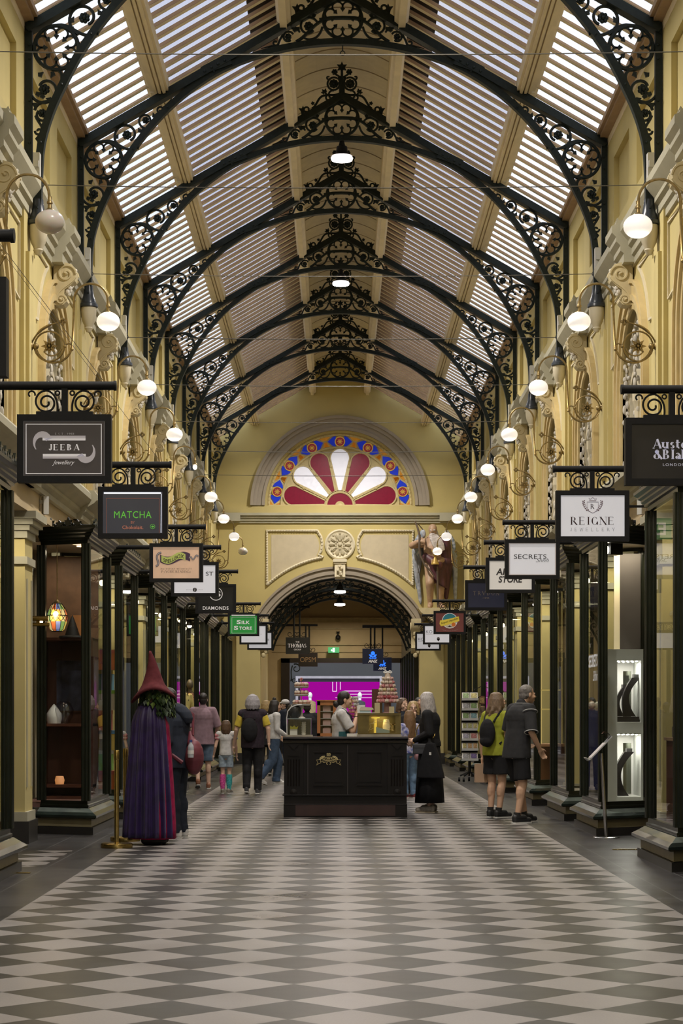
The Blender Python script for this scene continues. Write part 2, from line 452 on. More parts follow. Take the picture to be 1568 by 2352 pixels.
    # arched upper windows
    for y0, y1 in bays():
        if y1 - y0 < 4: continue
        yc = (y0 + y1) / 2; NWIN[0] += 1; i_ = bays().index((y0, y1))
        r = thing('window_%d' % NWIN[0], 'arched upper window with twin lights and white plaster ornament, %s wall, %d from the near end' % (nm, i_ + 1), 'window', (0, 0, 0), 0, None, 'structure')
        g = MB(); g.prism(arch_pts(ARCH_R, ARCH_ZS, 20, SILL, yc), 'x', x(-.16), x(-.18)); obj('pane', g, GLD, r)
        fm = MB()
        arch_band(fm, yc, ARCH_ZS, SILL, ARCH_R - .07, ARCH_R, 'x', x(-.06), x(-.17))
        for q in (-1, 1): arch_band(fm, yc + q * .40, 5.15, SILL, .31, .38, 'x', x(-.07), x(-.17), 12)
        fm.tube([(x(-.12), yc + .2 * math.cos(a * PI / 8), 5.72 + .2 * math.sin(a * PI / 8)) for a in range(16)], .035, 4, closed=True)
        fm.lathe([(.05, SILL), (.05, SILL + .15), (.035, SILL + .2), (.035, 5.0), (.06, 5.08), (.06, 5.2)], 8, (x(-.05), yc, 0))
        obj('frame', fm, CRM, r)
        om = MB(); rnd = random.Random(5)
        for q in (-.77, 0, .77):
            for k in range(30):
                z = SILL + .15 + k * .052
                om.ball((x(-.04 + .02 * math.sin(k * 1.9) + .015 * rnd.random()), yc + q + .03 * math.cos(k * 2.3) + .02 * rnd.random(), z), (.014 + .016 * rnd.random(), .014 + .018 * rnd.random(), .03 + .03 * rnd.random()), 7, 5)
        for k in range(14):
            an = PI * k / 13; om.ball((x(-.05), yc + .7 * math.cos(an), ARCH_ZS + .7 * math.sin(an)), (.025, .028, .03), 8, 5)
        obj('ornament', om, mat('white_stucco', (.62, .58, .50), .7, var=.12, scale=20), r, smooth=True)

nw = MB(); nw.bb(-3.8, 3.8, -10.3, -10, 0, 11.6); struct('wall_near', nw, YEL, 'yellow wall closing the arcade behind the viewer', 'wall')
gb = MB(); gb.add([(-7, -11, 0), (7, -11, 0), (7, 4, 0), (-7, 4, 0)], [(0, 1, 2, 3)]); struct('floor_near', gb, bpy.data.materials['floor_tiles'], 'tiled floor behind the viewer', 'floor')
# ---------------------------------------------------------------- roof
sl = MB(); br = MB()
y = YN
while y < YFAR - .05:
    for s in (-1, 1):
        for xa, xb, dp, hw in ((3.46, 2.36, .040, .033), (2.36, .74, .054, .041)):
            sl.prism([(s * xa, zr(xa) + .207 - dp), (s * xb, zr(xb) + .207 - dp), (s * xb, zr(xb) + .207), (s * xa, zr(xa) + .207)], 'y', y - hw, y + hw)
            br.prism([(s * xa, zr(xa) + .213 - dp), (s * xb, zr(xb) + .213 - dp), (s * xb, zr(xb) + .205), (s * xa, zr(xa) + .205)], 'y', y - hw - .007, y - hw)
    y += SP / 12
ceil = struct('ceiling', sl, ROOFC, 'sloping glazed roof of close set cream timber glazing bars', 'roof')
obj('bead', br, ROOFB, ceil)
gl1, gl2 = MB(), MB()
for s in (-1, 1):
    for g, xa, xb in ((gl1, 3.5, 2.36), (gl2, 2.36, .70)):
        g.add([(s * xa, YN, zr(xa) + .21), (s * xb, YN, zr(xb) + .21), (s * xb, YFAR, zr(xb) + .21), (s * xa, YFAR, zr(xa) + .21)], [(0, 1, 2, 3)])
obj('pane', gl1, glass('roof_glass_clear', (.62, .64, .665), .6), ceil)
obj('pane', gl2, glass('roof_glass_building_tone', (.37, .375, .42), .6), ceil)  # dull lavender light off neighbouring buildings is put into the upper panes' tint
cv = MB()
for s in (-1, 1):
    cv.prism([(0, 11.5), (s * .8, 11.3), (s * 1.22, zr(1.22) + .36), (s * 1.22, zr(1.22) + .42), (s * .8, 11.38), (0, 11.58)], 'y', YN, YFAR)
struct('ceiling_ridge_cover', cv, mat('lead_grey', (.03, .03, .035), .7), 'dark solid ridge covering outside the glass', 'roof')
va = MB(); n = 14; pr = [(-.70, 10.25)]
for i in range(n + 1):
    t = -1 + 2 * i / n; pr.append((.70 * t, 11.08 + .20 * (1 - t * t)))
pr.append((.70, 10.25))
for a, b in zip(pr, pr[1:]): va.add([(a[0], YN, a[1]), (b[0], YN, b[1]), (b[0], YFAR, b[1]), (a[0], YFAR, a[1])], [(0, 1, 2, 3)])
vj = MB(); yy = YN + .4
while yy < YFAR:
    vj.tube([(p[0], yy, p[1] - .004) for p in pr[1:-1]], .012, 4); yy += SP / 5
v_ = struct('ceiling_ridge_vault', va, mat('vault_cream', (.74, .66, .50), .65, var=.05), 'curved cream boarded vault along the ridge', 'vault', smooth='all')
obj('joint', vj, mat('vault_joint', (.45, .37, .25), .7), v_)
k_ = 50
for s, nm in ((-1, 'left'), (1, 'right')):
    for xc, lab in ((2.36, 'lower'), (.765, 'upper')):
        mb = MB()
        for i in range(len(TY) + 1):
            a = TY[i - 1] + .03 if i else YN; b = TY[i] - .03 if i < len(TY) else YFAR
            z = zr(xc)
            if lab == 'lower':
                mb.bb(s * (xc - .12), s * (xc + .12), a, b, z + .02, z + .18)
                for dx in (-.085, -.03, .025): mb.bb(s * (xc + dx), s * (xc + dx + .035), a, b, z - .02, z + .03)
                mb.bb(s * (xc + .12), s * (xc + .17), a, b, z + .08, z + .14)
            else:
                mb.prism([(s * (xc - .10), z + .22), (s * (xc - .10), z - .02), (s * (xc - .05), z - .06), (s * (xc - .05), z - .10), (s * (xc + .04), z - .10), (s * (xc + .04), z - .04), (s * (xc + .08), z), (s * (xc + .10), z + .18), (s * (xc + .10), z + .24)], 'y', a, b)
        k_ += 1
        struct('trim_%d' % k_, mb, ROOFC, '%s moulded cream roof purlin on the %s slope' % (lab, nm), 'purlin')
    mb = MB(); mb.bb(s * 3.41, s * 3.52, YN, YFAR, 8.70, 8.80); mb.mi = 1; mb.bb(s * 3.31, s * 3.52, YN, YFAR, 8.80, 8.93); mb.bb(s * 3.27, s * 3.31, YN, YFAR, 8.84, 8.90)
    struct('trim_%d' % (60 + (s > 0)), mb, [ROOFC, mat('gutter_brown', (.40, .27, .16), .6)], 'brown gutter beam along the head of the %s wall' % nm, 'gutter')
# ================================================================ iron roof trusses
def spiral(c, r0, r1, a0, a1, n=18):
    return [(c[0] + (r0 + (r1 - r0) * i / n) * math.cos(math.radians(a0 + (a1 - a0) * i / n)), c[1] + (r0 + (r1 - r0) * i / n) * math.sin(math.radians(a0 + (a1 - a0) * i / n))) for i in range(n + 1)]
def bez(*P, n=10):
    out = []
    for i in range(n + 1):
        t = i / n; q = [Vector(p) for p in P]
        while len(q) > 1: q = [a.lerp(b, t) for a, b in zip(q, q[1:])]
        out.append(tuple(q[0]))
    return out
class Flat:
    """scroll ironwork in the XZ plane, mirrored about x=0 on request"""
    def __init__(s, mir=1): s.b = MB(); s.k = mir
    def line(s, pts, r=.014, r2=None):
        n = len(pts); rr = r if r2 is None else [r + (r2 - r) * i / (n - 1) for i in range(n)]
        s.b.tube([(s.k * p[0], 0, p[1]) for p in pts], [q * 1.3 for q in rr] if isinstance(rr, list) else rr * 1.3, 5)
    def ring(s, c, R, r=.014, n=24):
        s.b.tube([(s.k * (c[0] + R * math.cos(2 * PI * i / n)), 0, c[1] + R * math.sin(2 * PI * i / n)) for i in range(n)], r * 1.25, 5, closed=True)
    def rose(s, c, R, n=7):
        for i in range(n):
            a = 2 * PI * i / n; s.b.ball((s.k * (c[0] + R * .62 * math.cos(a)), -.008, c[1] + R * .62 * math.sin(a)), (R * .40, .02, R * .40), 6, 4)
        s.b.ball((s.k * c[0], -.02, c[1]), (R * .42, .025, R * .42), 6, 4)
    def leaf(s, c, ang, L, wd=.4):
        a = math.radians(ang); d = (math.cos(a), math.sin(a)); p = (-d[1], d[0])
        pts = [(0, 0), (.3, wd), (.55, wd * .55), (1, 0), (.55, -wd * .55), (.3, -wd)]
        s.b.prism([(s.k * (c[0] + L * (u * d[0] + v * p[0])), c[1] + L * (u * d[1] + v * p[1])) for u, v in pts], 'y', -.016, .016)
    def wheel(s, c, R):
        s.ring(c, R, .018, 32)
        for i in range(8):
            a = math.radians(22.5 + 45 * i); pc = (c[0] + R * .68 * math.cos(a), c[1] + R * .68 * math.sin(a)); ad = 22.5 + 45 * i
            s.line(spiral(pc, R * .27, R * .27, ad - 150, ad + 150, 12), .010)
            a2 = math.radians(45 * i); s.leaf((c[0] + R * .62 * math.cos(a2), c[1] + R * .62 * math.sin(a2)), 45 * i + 180, R * .24, .5)
            s.line([(c[0] + R * .58 * math.cos(a2), c[1] + R * .58 * math.sin(a2)), (c[0] + R * .72 * math.cos(a2), c[1] + R * .72 * math.sin(a2))], .010)
RIB = [(3.27, 6.80), (3.262, 7.15), (3.235, 7.50), (3.14, 7.83), (3.01, 8.12), (2.86, 8.41), (2.70, 8.66), (2.49, 8.93), (2.25, 9.19), (1.97, 9.43), (1.65, 9.645), (1.36, 9.78), (1.046, 9.89), (.77, 9.96), (.486, 10.01), (.25, 10.035), (0, 10.045)]
def smooth_path(P, k=3):
    out = []
    for i in range(len(P) - 1):
        p0, p1, p2, p3 = (Vector(P[max(0, min(len(P) - 1, j))]) for j in (i - 1, i, i + 1, i + 2))
        for q in range(k):
            t = q / k; v = .5 * (2 * p1 + (p2 - p0) * t + (2 * p0 - 5 * p1 + 4 * p2 - p3) * t * t + (3 * p1 - p0 - 3 * p2 + p3) * t ** 3); out.append((v.x, v.y))
    return out + [tuple(P[-1])]
def truss(name, label, Y):
    t = thing(name, label, 'roof truss', (0, Y, 0), 0, 'iron roof trusses')
    ch = MB()
    for s in (-1, 1):
        ch.prism([(s * 3.40, 8.66), (s * 3.40, 8.78), (0, 10.745), (0, 10.635), (s * 3.33, 8.70)], 'y', -.05, .05)
        ch.prism([(s * 3.40, 8.72), (s * 3.36, 8.68), (0, 10.62), (0, 10.66)], 'y', -.08, .08)
    obj('top_chord', ch, IRON, t)
    for s in (-1, 1):
        p = MB(); p.bb(s * 3.332, s * 3.405, -.035, .035, 7.15, 8.74)
        for z in (7.5, 7.95, 8.4, 8.55): p.ball((s * 3.36, -.038, z), .016, 6, 4)
        obj('post', p, IRON, t)
    rb = MB(); rp = [(-a, b) for a, b in RIB] + [q for q in RIB[::-1]][1:]
    rb.tube([(a, 0, b) for a, b in smooth_path(rp)], .055, 4, up=(0, 1, 0), sx=1.25)
    for a, b in rp[::2]: rb.ball((a, -.07, b), .014, 5, 3)
    obj('arch_rib', rb, IRON, t)
    for s in (-1, 1):
        g = MB(); g.prism([(s * 1.86, 9.58), (s * 1.82, 9.70), (s * 1.48, 9.88), (s * 1.42, 9.74)], 'y', -.075, .075)
        for i in range(4): g.ball((s * (1.77 - .085 * i), -.08, 9.645 + .045 * i), .02, 6, 4)
        obj('gusset_plate', g, IRON, t)
        f = Flat(s)
        f.wheel((3.077, 8.53), .236)
        # up the slope
        f.line(bez((3.07, 8.77), (2.93, 8.80), (2.86, 8.66), (2.72, 8.66), n=8), .015)
        f.line(spiral((2.775, 8.845), .185, .075, -70, 240, 22), .014); f.rose((2.775, 8.845), .062)
        f.line(bez((2.70, 8.67), (2.57, 8.74), (2.62, 8.93), (2.545, 8.94), n=8), .013)
        f.line(spiral((2.535, 9.035), .098, .055, -80, 200, 16), .012); f.rose((2.535, 9.035), .048)
        f.line(bez((2.47, 8.97), (2.38, 9.02), (2.45, 9.12), (2.37, 9.13), n=8), .011); f.line(spiral((2.345, 9.175), .048, .015, -80, 330, 14), .011)
        f.line(bez((2.31, 9.20), (2.25, 9.25), (2.2, 9.32), n=5), .012, .004)
        for c, a in (((2.60, 8.88), 60), ((2.92, 8.80), 120), ((2.88, 8.72), 20), ((2.42, 9.07), 70), ((2.65, 8.72), 250)): f.leaf(c, a, .07)
        # down the post
        f.line(bez((3.06, 8.29), (2.99, 8.25), (3.02, 8.17), (3.05, 8.02), n=8), .015)
        f.line(spiral((3.195, 8.085), .165, .07, -20, -330, 22), .014); f.rose((3.205, 8.08), .062)
        f.line(bez((3.07, 8.0), (3.15, 7.93), (3.28, 7.98), (3.31, 7.86), n=8), .014)
        f.line(spiral((3.228, 7.82), .09, .05, 160, 400, 16), .012); f.rose((3.225, 7.825), .048)
        f.line(bez((3.30, 7.80), (3.27, 7.72), (3.22, 7.70), (3.225, 7.62), n=8), .012); f.line(spiral((3.265, 7.635), .042, .014, 0, -360, 14), .011)
        f.leaf((3.262, 7.60), -96, .15, .3)
        for c, a in (((3.27, 8.22), 140), ((3.12, 7.96), 20), ((3.22, 7.98), 80), ((3.3, 8.02), 160), ((3.28, 7.9), 30), ((3.10, 8.27), -60)): f.leaf(c, a, .075)
        obj('corner_scroll', f.b, IRON, t)
    f = Flat(1); f.wheel((0, 10.34), .25)
    f.line([(-.30, 10.33), (-.15, 10.355), (0, 10.36), (.15, 10.355), (.30, 10.33)], .022)
    for s in (-1, 1):
        f.k = s
        f.line(bez((.25, 10.33), (.40, 10.26), (.46, 10.12), (.60, 10.05), n=10), .018)
        f.line(spiral((.437, 10.245), .125, .08, 150, -140, 18), .013); f.rose((.437, 10.245), .062)
        f.line(bez((.26, 10.24), (.29, 10.12), (.36, 10.07), (.46, 10.08), n=8), .013); f.line(bez((.30, 10.08), (.42, 10.06), (.5, 10.1), n=5), .011)
        f.line(spiral((.70, 10.11), .075, .05, 150, -130, 14), .012); f.rose((.70, 10.11), .046)
        f.line(bez((.55, 10.17), (.60, 10.24), (.66, 10.22), n=5), .011); f.line(bez((.77, 10.14), (.81, 10.08), (.83, 10.01), n=6), .012)
        f.line(spiral((.865, 10.035), .04, .015, 180, 520, 12), .011); f.line(bez((.88, 10.0), (.95, 9.99), (1.05, 9.96), n=5), .013, .004)
        for c, a in (((.36, 10.36), 70), ((.55, 10.2), 30), ((.33, 10.42), 40), ((.62, 10.17), 100)): f.leaf(c, a, .075)
    obj('crown_scroll', f.b, IRON, t)
    f = Flat(1); f.line([(0, 10.70), (0, 11.12)], .022, .014)
    for a in range(5): f.leaf((0, 11.12), 90 + (a - 2) * 62, .085, .35)
    for s in (-1, 1):
        f.k = s
        f.line(bez((0, 10.97), (.05, 10.98), (.11, 11.03), n=5), .012); f.rose((.11, 11.045), .048, 6)
        f.line(bez((.02, 10.70), (.03, 10.80), (.0, 10.93), (.06, 10.965), n=8), .018)
        f.line(spiral((.122, 10.87), .10, .085, 120, -200, 20), .013); f.rose((.122, 10.87), .072, 8); f.line(spiral((.205, 10.965), .025, .015, -90, 150, 6), .011)
        f.line(bez((.03, 10.73), (.13, 10.68), (.2, 10.72), (.24, 10.70), n=8), .014); f.line(spiral((.20, 10.66), .045, .018, 60, -280, 12), .012)
        f.line(bez((.12, 10.77), (.18, 10.78), (.2, 10.72), n=5), .012)
        f.line(bez((.22, 10.70), (.26, 10.75), n=2), .012); f.leaf((.255, 10.735), 100, .07); f.leaf((.255, 10.735), 50, .07); f.leaf((.255, 10.735), 5, .06)
        f.line(bez((.24, 10.70), (.37, 10.70), (.36, 10.55), (.45, 10.50), n=10), .014); f.rose((.437, 10.575), .03, 5)
        f.line(bez((.40, 10.50), (.47, 10.42), (.55, 10.45), (.58, 10.46), n=6), .013); f.line(spiral((.53, 10.485), .045, .03, -60, 220, 10), .012)
        for a in (90, 30, -70): f.leaf((.585, 10.465), a, .075, .35)
    obj('finial', f.b, IRON, t)
    return t
ORD = ['nearest', 'second', 'third', 'fourth', 'fifth', 'sixth', 'seventh', 'farthest']
T0 = None
for i, Yk in enumerate(TY[2:]):
    lab = 'black iron roof truss with scrollwork spandrels, %s of the eight from the viewer' % ORD[i]
    if T0 is None: T0 = truss('roof_truss', lab, Yk)
    else: dup(T0, (0, Yk, 0), label=lab)

# ---------------------------------------------------------------- corbels under the truss feet
CORB = mat('corbel_cream', (.58, .52, .38), .65, var=.05); CAPB = mat('iron_cap_blue_black', (.028, .034, .042), .3, var=.2)
def corbel(label):
    t = thing('wall_corbel', label, 'corbel', (0, 0, 0), 0, 'corbels under the truss feet')
    m = MB(); m.lathe([(.0, 6.90), (.055, 6.90), (.06, 6.84), (.075, 6.76), (.095, 6.71), (.10, 6.68), (.118, 6.665), (.122, 6.63), (.105, 6.62), (0, 6.62)], 16); obj('iron_cap', m, CAPB, t, True)
    m = MB(); m.lathe([(0, 6.62), (.10, 6.62), (.10, 6.57), (.095, 6.51), (.08, 6.44), (.055, 6.39), (.048, 6.37), (.055, 6.355), (.045, 6.34), (.03, 6.31), (0, 6.30)], 16)
    obj('corbel_body', m, CORB, t, True)
    return t
# ---------------------------------------------------------------- scrolled console brackets over the upper windows
CONS = mat('console_cream', (.60, .51, .30), .65, var=.07, scale=8)
def console(label):
    t = thing('scroll_console', label, 'bracket', (0, 0, 0), 0, 'scrolled consoles above the upper windows')
    m = MB()
    prof = spiral((.135, 6.56), .135, .135, 180, 10, 12)[::-1]
    S = [(0, 6.70), (.12, 6.70), (.22, 6.67), (.265, 6.58), (.25, 6.48), (.19, 6.42), (.13, 6.38), (.12, 6.33), (.15, 6.29), (.155, 6.24), (.12, 6.20), (.06, 6.19), (0, 6.2)]
    m.prism(S, 'y', -.105, .105)
    for q in (-1, 1):
        for c, R in (((.15, 6.56), .115), ((.09, 6.255), .06)):
            m.tube([(a, q * .108, b) for a, b in spiral(c, R, .02, 0, 520, 30)], .014, 5)
            m.ball((c[0], q * .105, c[1]), (.02, .03, .02), 6, 4)
        m.tube([(a, q * .108, b) for a, b in bez((.26, 6.52), (.2, 6.42), (.06, 6.40), (.03, 6.27), n=10)], .014, 5)
    obj('scroll', m, CONS, t)
    g = MB(); rnd = random.Random(3)
    for k in range(14): g.ball((.235 - .10 * (k / 14) + .03 * rnd.random(), (rnd.random() - .5) * .12, 6.62 - .30 * k / 14), .026, 6, 4)
    obj('garland', g, mat('white_stucco', (.62, .58, .50), .7, var=.12, scale=20), t, True)
    return t
# ---------------------------------------------------------------- gooseneck globe lamps
GLOBE = None
def globe_mat(name, lit):
    m = bpy.data.materials.new(name); m.use_nodes = True; b = m.node_tree.nodes['Principled BSDF']
    b.inputs['Base Color'].default_value = (.75, .72, .68, 1) if lit else (.60, .55, .50, 1); b.inputs['Roughness'].default_value = .25
    if lit: b.inputs['Emission Color'].default_value = (1, .94, .87, 1); b.inputs['Emission Strength'].default_value = .7
    else:
        b.inputs['Subsurface Weight'].default_value = .4; b.inputs['Emission Strength'].default_value = 0
    return m
GL_ON, GL_OFF = globe_mat('opal_globe_lit', True), globe_mat('opal_globe_unlit', False)
def globe_lamp(label):
    """built for the left wall, x measured inwards from the wall face"""
    t = thing('globe_wall_lamp', label, 'lamp', (0, 0, 0), 0, 'gooseneck globe lamps')
    m = MB(); m.lathe([(0, 0), (.085, 0), (.085, .02), (.06, .03), (.045, .07), (.02, .09), (0, .09)], 14, (0, 0, 5.32), ax='x'); m.ball((.11, 0, 5.32), .035); obj('wall_plate', m, BRASSD, t, True)
    W = lambda X, z: (WX - .02 - X, 0, z)
    m = MB()
    pts = [W(*p) for p in spiral((3.10, 5.34), .19, .20, -8, -165, 14)] 
    pts += [W(2.895, 5.40), W(2.885, 5.6), W(2.88, 5.80)] + [W(*p) for p in spiral((2.70, 5.81), .18, .18, 0, 180, 14)]
    pts += [W(2.515, 5.78)]
    m.tube(pts, .0125, 7); obj('gooseneck_arm', m, BRASSD, t, True)
    m = MB(); m.tube([W(3.143 + .16 * math.cos(2 * PI * i / 26), 5.32 + .16 * math.sin(2 * PI * i / 26)) for i in range(26)], .010, 6, closed=True)
    m.tube([W(*p) for p in spiral((2.935, 5.31), .045, .03, 0, 250, 12)], .009, 5); m.ball(W(2.98, 5.32), .02); m.ball(W(2.905, 5.29), .022)
    m.tube([W(*p) for p in spiral((3.14, 5.32), .13, .08, 190, 320, 10)], .008, 5)
    obj('ring_scroll', m, BRASSD, t, True)
    m = MB(); c = W(3.143, 5.32)
    for i in range(8):
        a = 2 * PI * i / 8; d = (math.cos(a), math.sin(a)); p = (-d[1], d[0])
        m.prism([(c[0] + .09 * (u * d[0] + v * p[0]), c[2] + .09 * (u * d[1] + v * p[1])) for u, v in ((.1, .12), (.5, .2), (1, 0), (.5, -.2), (.1, -.12))], 'y', -.012, .012)
        m.ball((c[0] + .035 * d[0], -.012, c[2] + .035 * d[1]), .015, 6, 4)
    m.ball((c[0], -.015, c[2]), .018, 6, 4); obj('star_rosette', m, BRASSD, t)
    m = MB(); lp = [W(*p) for p in bez((3.33, 5.36), (3.28, 5.47), (3.2, 5.55), (3.01, 5.58), n=10)]; m.tube(lp, [.010] * 4 + [.016] * 4 + [.008] * 3, 6)
    for a in range(4): m.ball((W(3.0, 5.585)[0] + .025 * math.cos(a * PI / 2), 0, 5.585 + .025 * math.sin(a * PI / 2)), .02, 6, 4)
    obj('leaf_branch', m, BRASSD, t)
    m = MB(); m.lathe([(0, 5.80), (.018, 5.80), (.018, 5.765), (.026, 5.755), (.026, 5.74), (.016, 5.735), (.02, 5.70), (.04, 5.685), (.045, 5.67), (0, 5.665)], 12, W(2.515, 0)); obj('fitter', m, BRASSD, t, True)
    m = MB(); R = [(.045, 5.675)] + [(.125 * math.cos(a), 5.585 + .102 * math.sin(a)) for a in [math.radians(q) for q in range(66, -66, -11)]] + [(.05, 5.492), (0, 5.489)]
    m.lathe(R, 20, W(2.515, 0)); obj('glass_globe', m, GL_ON, t, True)
    return t
def swap_globe(root, how):
    for c in root.children:
        if c.name.startswith('glass_globe'):
            if how == 'off':
                c.data = c.data.copy(); c.data.materials[0] = GL_OFF
            elif how == 'bulb':
                m = MB(); p = (WX - .02 - 2.515, 0, 5.63); m.ball(p, (.035, .035, .045)); c.data = m.mesh('bare_bulb', glow('bulb_white', (1, .95, .85), 9), True); c.name = 'bare_bulb'
lampY = [SP * (3.94 + k) - .05 for k in range(9)]
lk = lc = None
def place(proto, s, Y):
    return proto
NTH = ['first', 'second', 'third', 'fourth', 'fifth', 'sixth', 'seventh', 'eighth', 'ninth', 'tenth']
def mirror_place(make, protos, s, Y, label):
    if 'p' not in protos: protos['p'] = make(label); r = protos['p']
    else: r = dup(protos['p'], label=label)
    r.location = (s * (WX - .02), Y, 0); r.scale = (-s, 1, 1)
    return r
L_, K_, N_ = {}, {}, {}
for s, nm in ((-1, 'left'), (1, 'right')):
    for k, Y in enumerate(lampY):
        if (s, k) == (1, 0): Y += .15
        st = 'unlit grey globe' if s < 0 and k in (0, 8) else ('bare bulb without its globe' if s < 0 and k == 4 else 'lit white globe')
        r = mirror_place(globe_lamp, L_, s, Y, 'brass gooseneck wall lamp with %s, %s along the %s wall' % (st, NTH[k], nm)); L_.setdefault('all', []).append((r, s, k))
    for k, Y in enumerate(TY[1:]):
        if k == 0: continue
        mirror_place(corbel, K_, s, Y, 'cream corbel with black iron cap under the %s truss foot on the %s wall' % (ORD[k - 1], nm)).location.x = s * 3.27
    for k in range(1, len(TY) - 1):
        mirror_place(console, N_, s, (TY[k] + TY[k + 1]) / 2, 'cream scrolled console bracket over the %s arched window of the %s wall' % (NTH[k - 1], nm))
for r, s, k in L_['all']:
    if s < 0 and k in (0, 8): swap_globe(r, 'off')
    if s < 0 and k == 4: swap_globe(r, 'bulb')
    if not (s < 0 and k in (0, 8)): lamp('globe_light', 'POINT', r.matrix_basis @ Vector((WX - .02 - 2.515, 0, 5.40 if k != 4 or s > 0 else 5.5)), 5.5, (1, .88, .72), .07)
# little white boxes on the ribs, tie cables
JB = mat('white_box', (.55, .54, .50), .5, var=.04)
for s, nm in ((-1, 'left'), (1, 'right')):
    for i, Yk in enumerate(TY[2:]):
        m = MB(); m.bb(s * 3.30, s * 3.23, Yk - .17, Yk - .07, 7.10, 7.36); m.bb(s * 3.29, s * 3.24, Yk - .20, Yk - .17, 7.2, 7.27)
        tag(obj('alarm_box', m, JB), 'small white box fixed to the foot of the %s truss, %s side' % (ORD[i], nm), 'alarm box', 'white boxes on the truss feet')
CAB = mat('steel_cable', (.16, .15, .13), .5, .6)
for i, Yk in enumerate(TY[1:-1]):
    m = MB(); pts = [(-3.3 + 6.6 * k / 12, Yk, 7.06 - .035 * (1 - (k / 6 - 1) ** 2)) for k in range(13)]; m.tube(pts, .0055 if i < 3 else .0065, 5)
    for s in (-1, 1): m.tube([(s * (3.24 + .03 * math.cos(a * PI / 4)), Yk, 7.06 + .03 * math.sin(a * PI / 4)) for a in range(8)], .006, 4, closed=True)
    tag(obj('tie_cable', m, CAB), 'thin steel cable strung wall to wall, %s from the viewer' % NTH[i], 'cable', 'tie cables')
# high-bay ridge lamps
def bay_lamp(loc, label, lit=True, group='pendant lamps under the ridge'):
    t = thing('pendant_lamp', label, 'lamp', loc, 0, group)
    m = MB(); m.lathe([(0, .30), (.03, .30), (.05, .22), (.08, .2), (.09, .12), (.11, .10), (.16, .06), (0, .06)], 18); m.tube([(0, 0, .28), (0, 0, .36)], .012)
    obj('lamp_housing', m, BLKM, t, True)
    m = MB(); m.lathe([(.0, .05), (.155, .05), (.165, .03), (.155, .0), (.10, -.012), (0, -.014)], 20); obj('lamp_diffuser', m, glow('led_white', (1, .90, .86), 16), t, True)
    return t
bay_lamp((0, TY[4], 9.72), 'round ridge pendant lamp below the third truss crown')
bay_lamp((0, TY[6], 9.70), 'round ridge pendant lamp below the fifth truss crown')
for Yl in (-4, 4, TY[0], TY[2], TY[4], TY[6], 51.0):
    lamp('ridge_lamp_light', 'AREA', (0, Yl, 9.60), 380, (1, .93, .85), .35, (0, 0, 0), shape='DISK', spread=math.radians(150))
h = MB(); h.tube([(0, TY[3], 10.0), (0, TY[3], 9.93)], .008); h.tube([(.03 * math.cos(a * PI / 5), TY[3], 9.9 + .03 * math.sin(a * PI / 5)) for a in range(10)], .007, 5, closed=True)
tag(obj('hanging_hook', h, IRON), 'small iron ring hanging from the crown of the second truss', 'hook')
# ================================================================ lettering
def txt(s, size, bold=0, shear=0, track=1.0):
    cu = bpy.data.curves.new('t', 'FONT'); cu.body = s; cu.size = size; cu.offset = bold; cu.shear = shear; cu.space_character = track
    cu.align_x = 'CENTER'; cu.align_y = 'CENTER'; cu.resolution_u = 3
    o = bpy.data.objects.new('t', cu); C.objects.link(o)
    dg = bpy.context.evaluated_depsgraph_get(); me = o.evaluated_get(dg).to_mesh()
    v = [tuple(p.co) for p in me.vertices]; f = [tuple(p.vertices) for p in me.polygons]
    o.evaluated_get(dg).to_mesh_clear(); bpy.data.objects.remove(o); bpy.data.curves.remove(cu)
    return v, f
def write(mb, s, c, width=None, size=.1, bold=0, shear=0, track=1.0, height=None, y=None, flip=1, warp=None):
    """flat lettering in the XZ plane facing the viewer, centred on c=(x,z)"""
    v, f = txt(s, size, bold * size, shear, track)
    if not v: return
    x0, x1 = min(p[0] for p in v), max(p[0] for p in v); z0, z1 = min(p[1] for p in v), max(p[1] for p in v)
    kx = width / (x1 - x0) if width else 1
    kz = height / (z1 - z0) if height else kx
    if height and not width: kx = kz
    out = []
    for p in v:
        u, q = (p[0] - (x0 + x1) / 2) * kx, (p[1] - (z0 + z1) / 2) * kz
        if warp: u, q = warp(u, q)
        out.append((c[0] + flip * u, y, c[1] + q))
    mb.add(out, f)
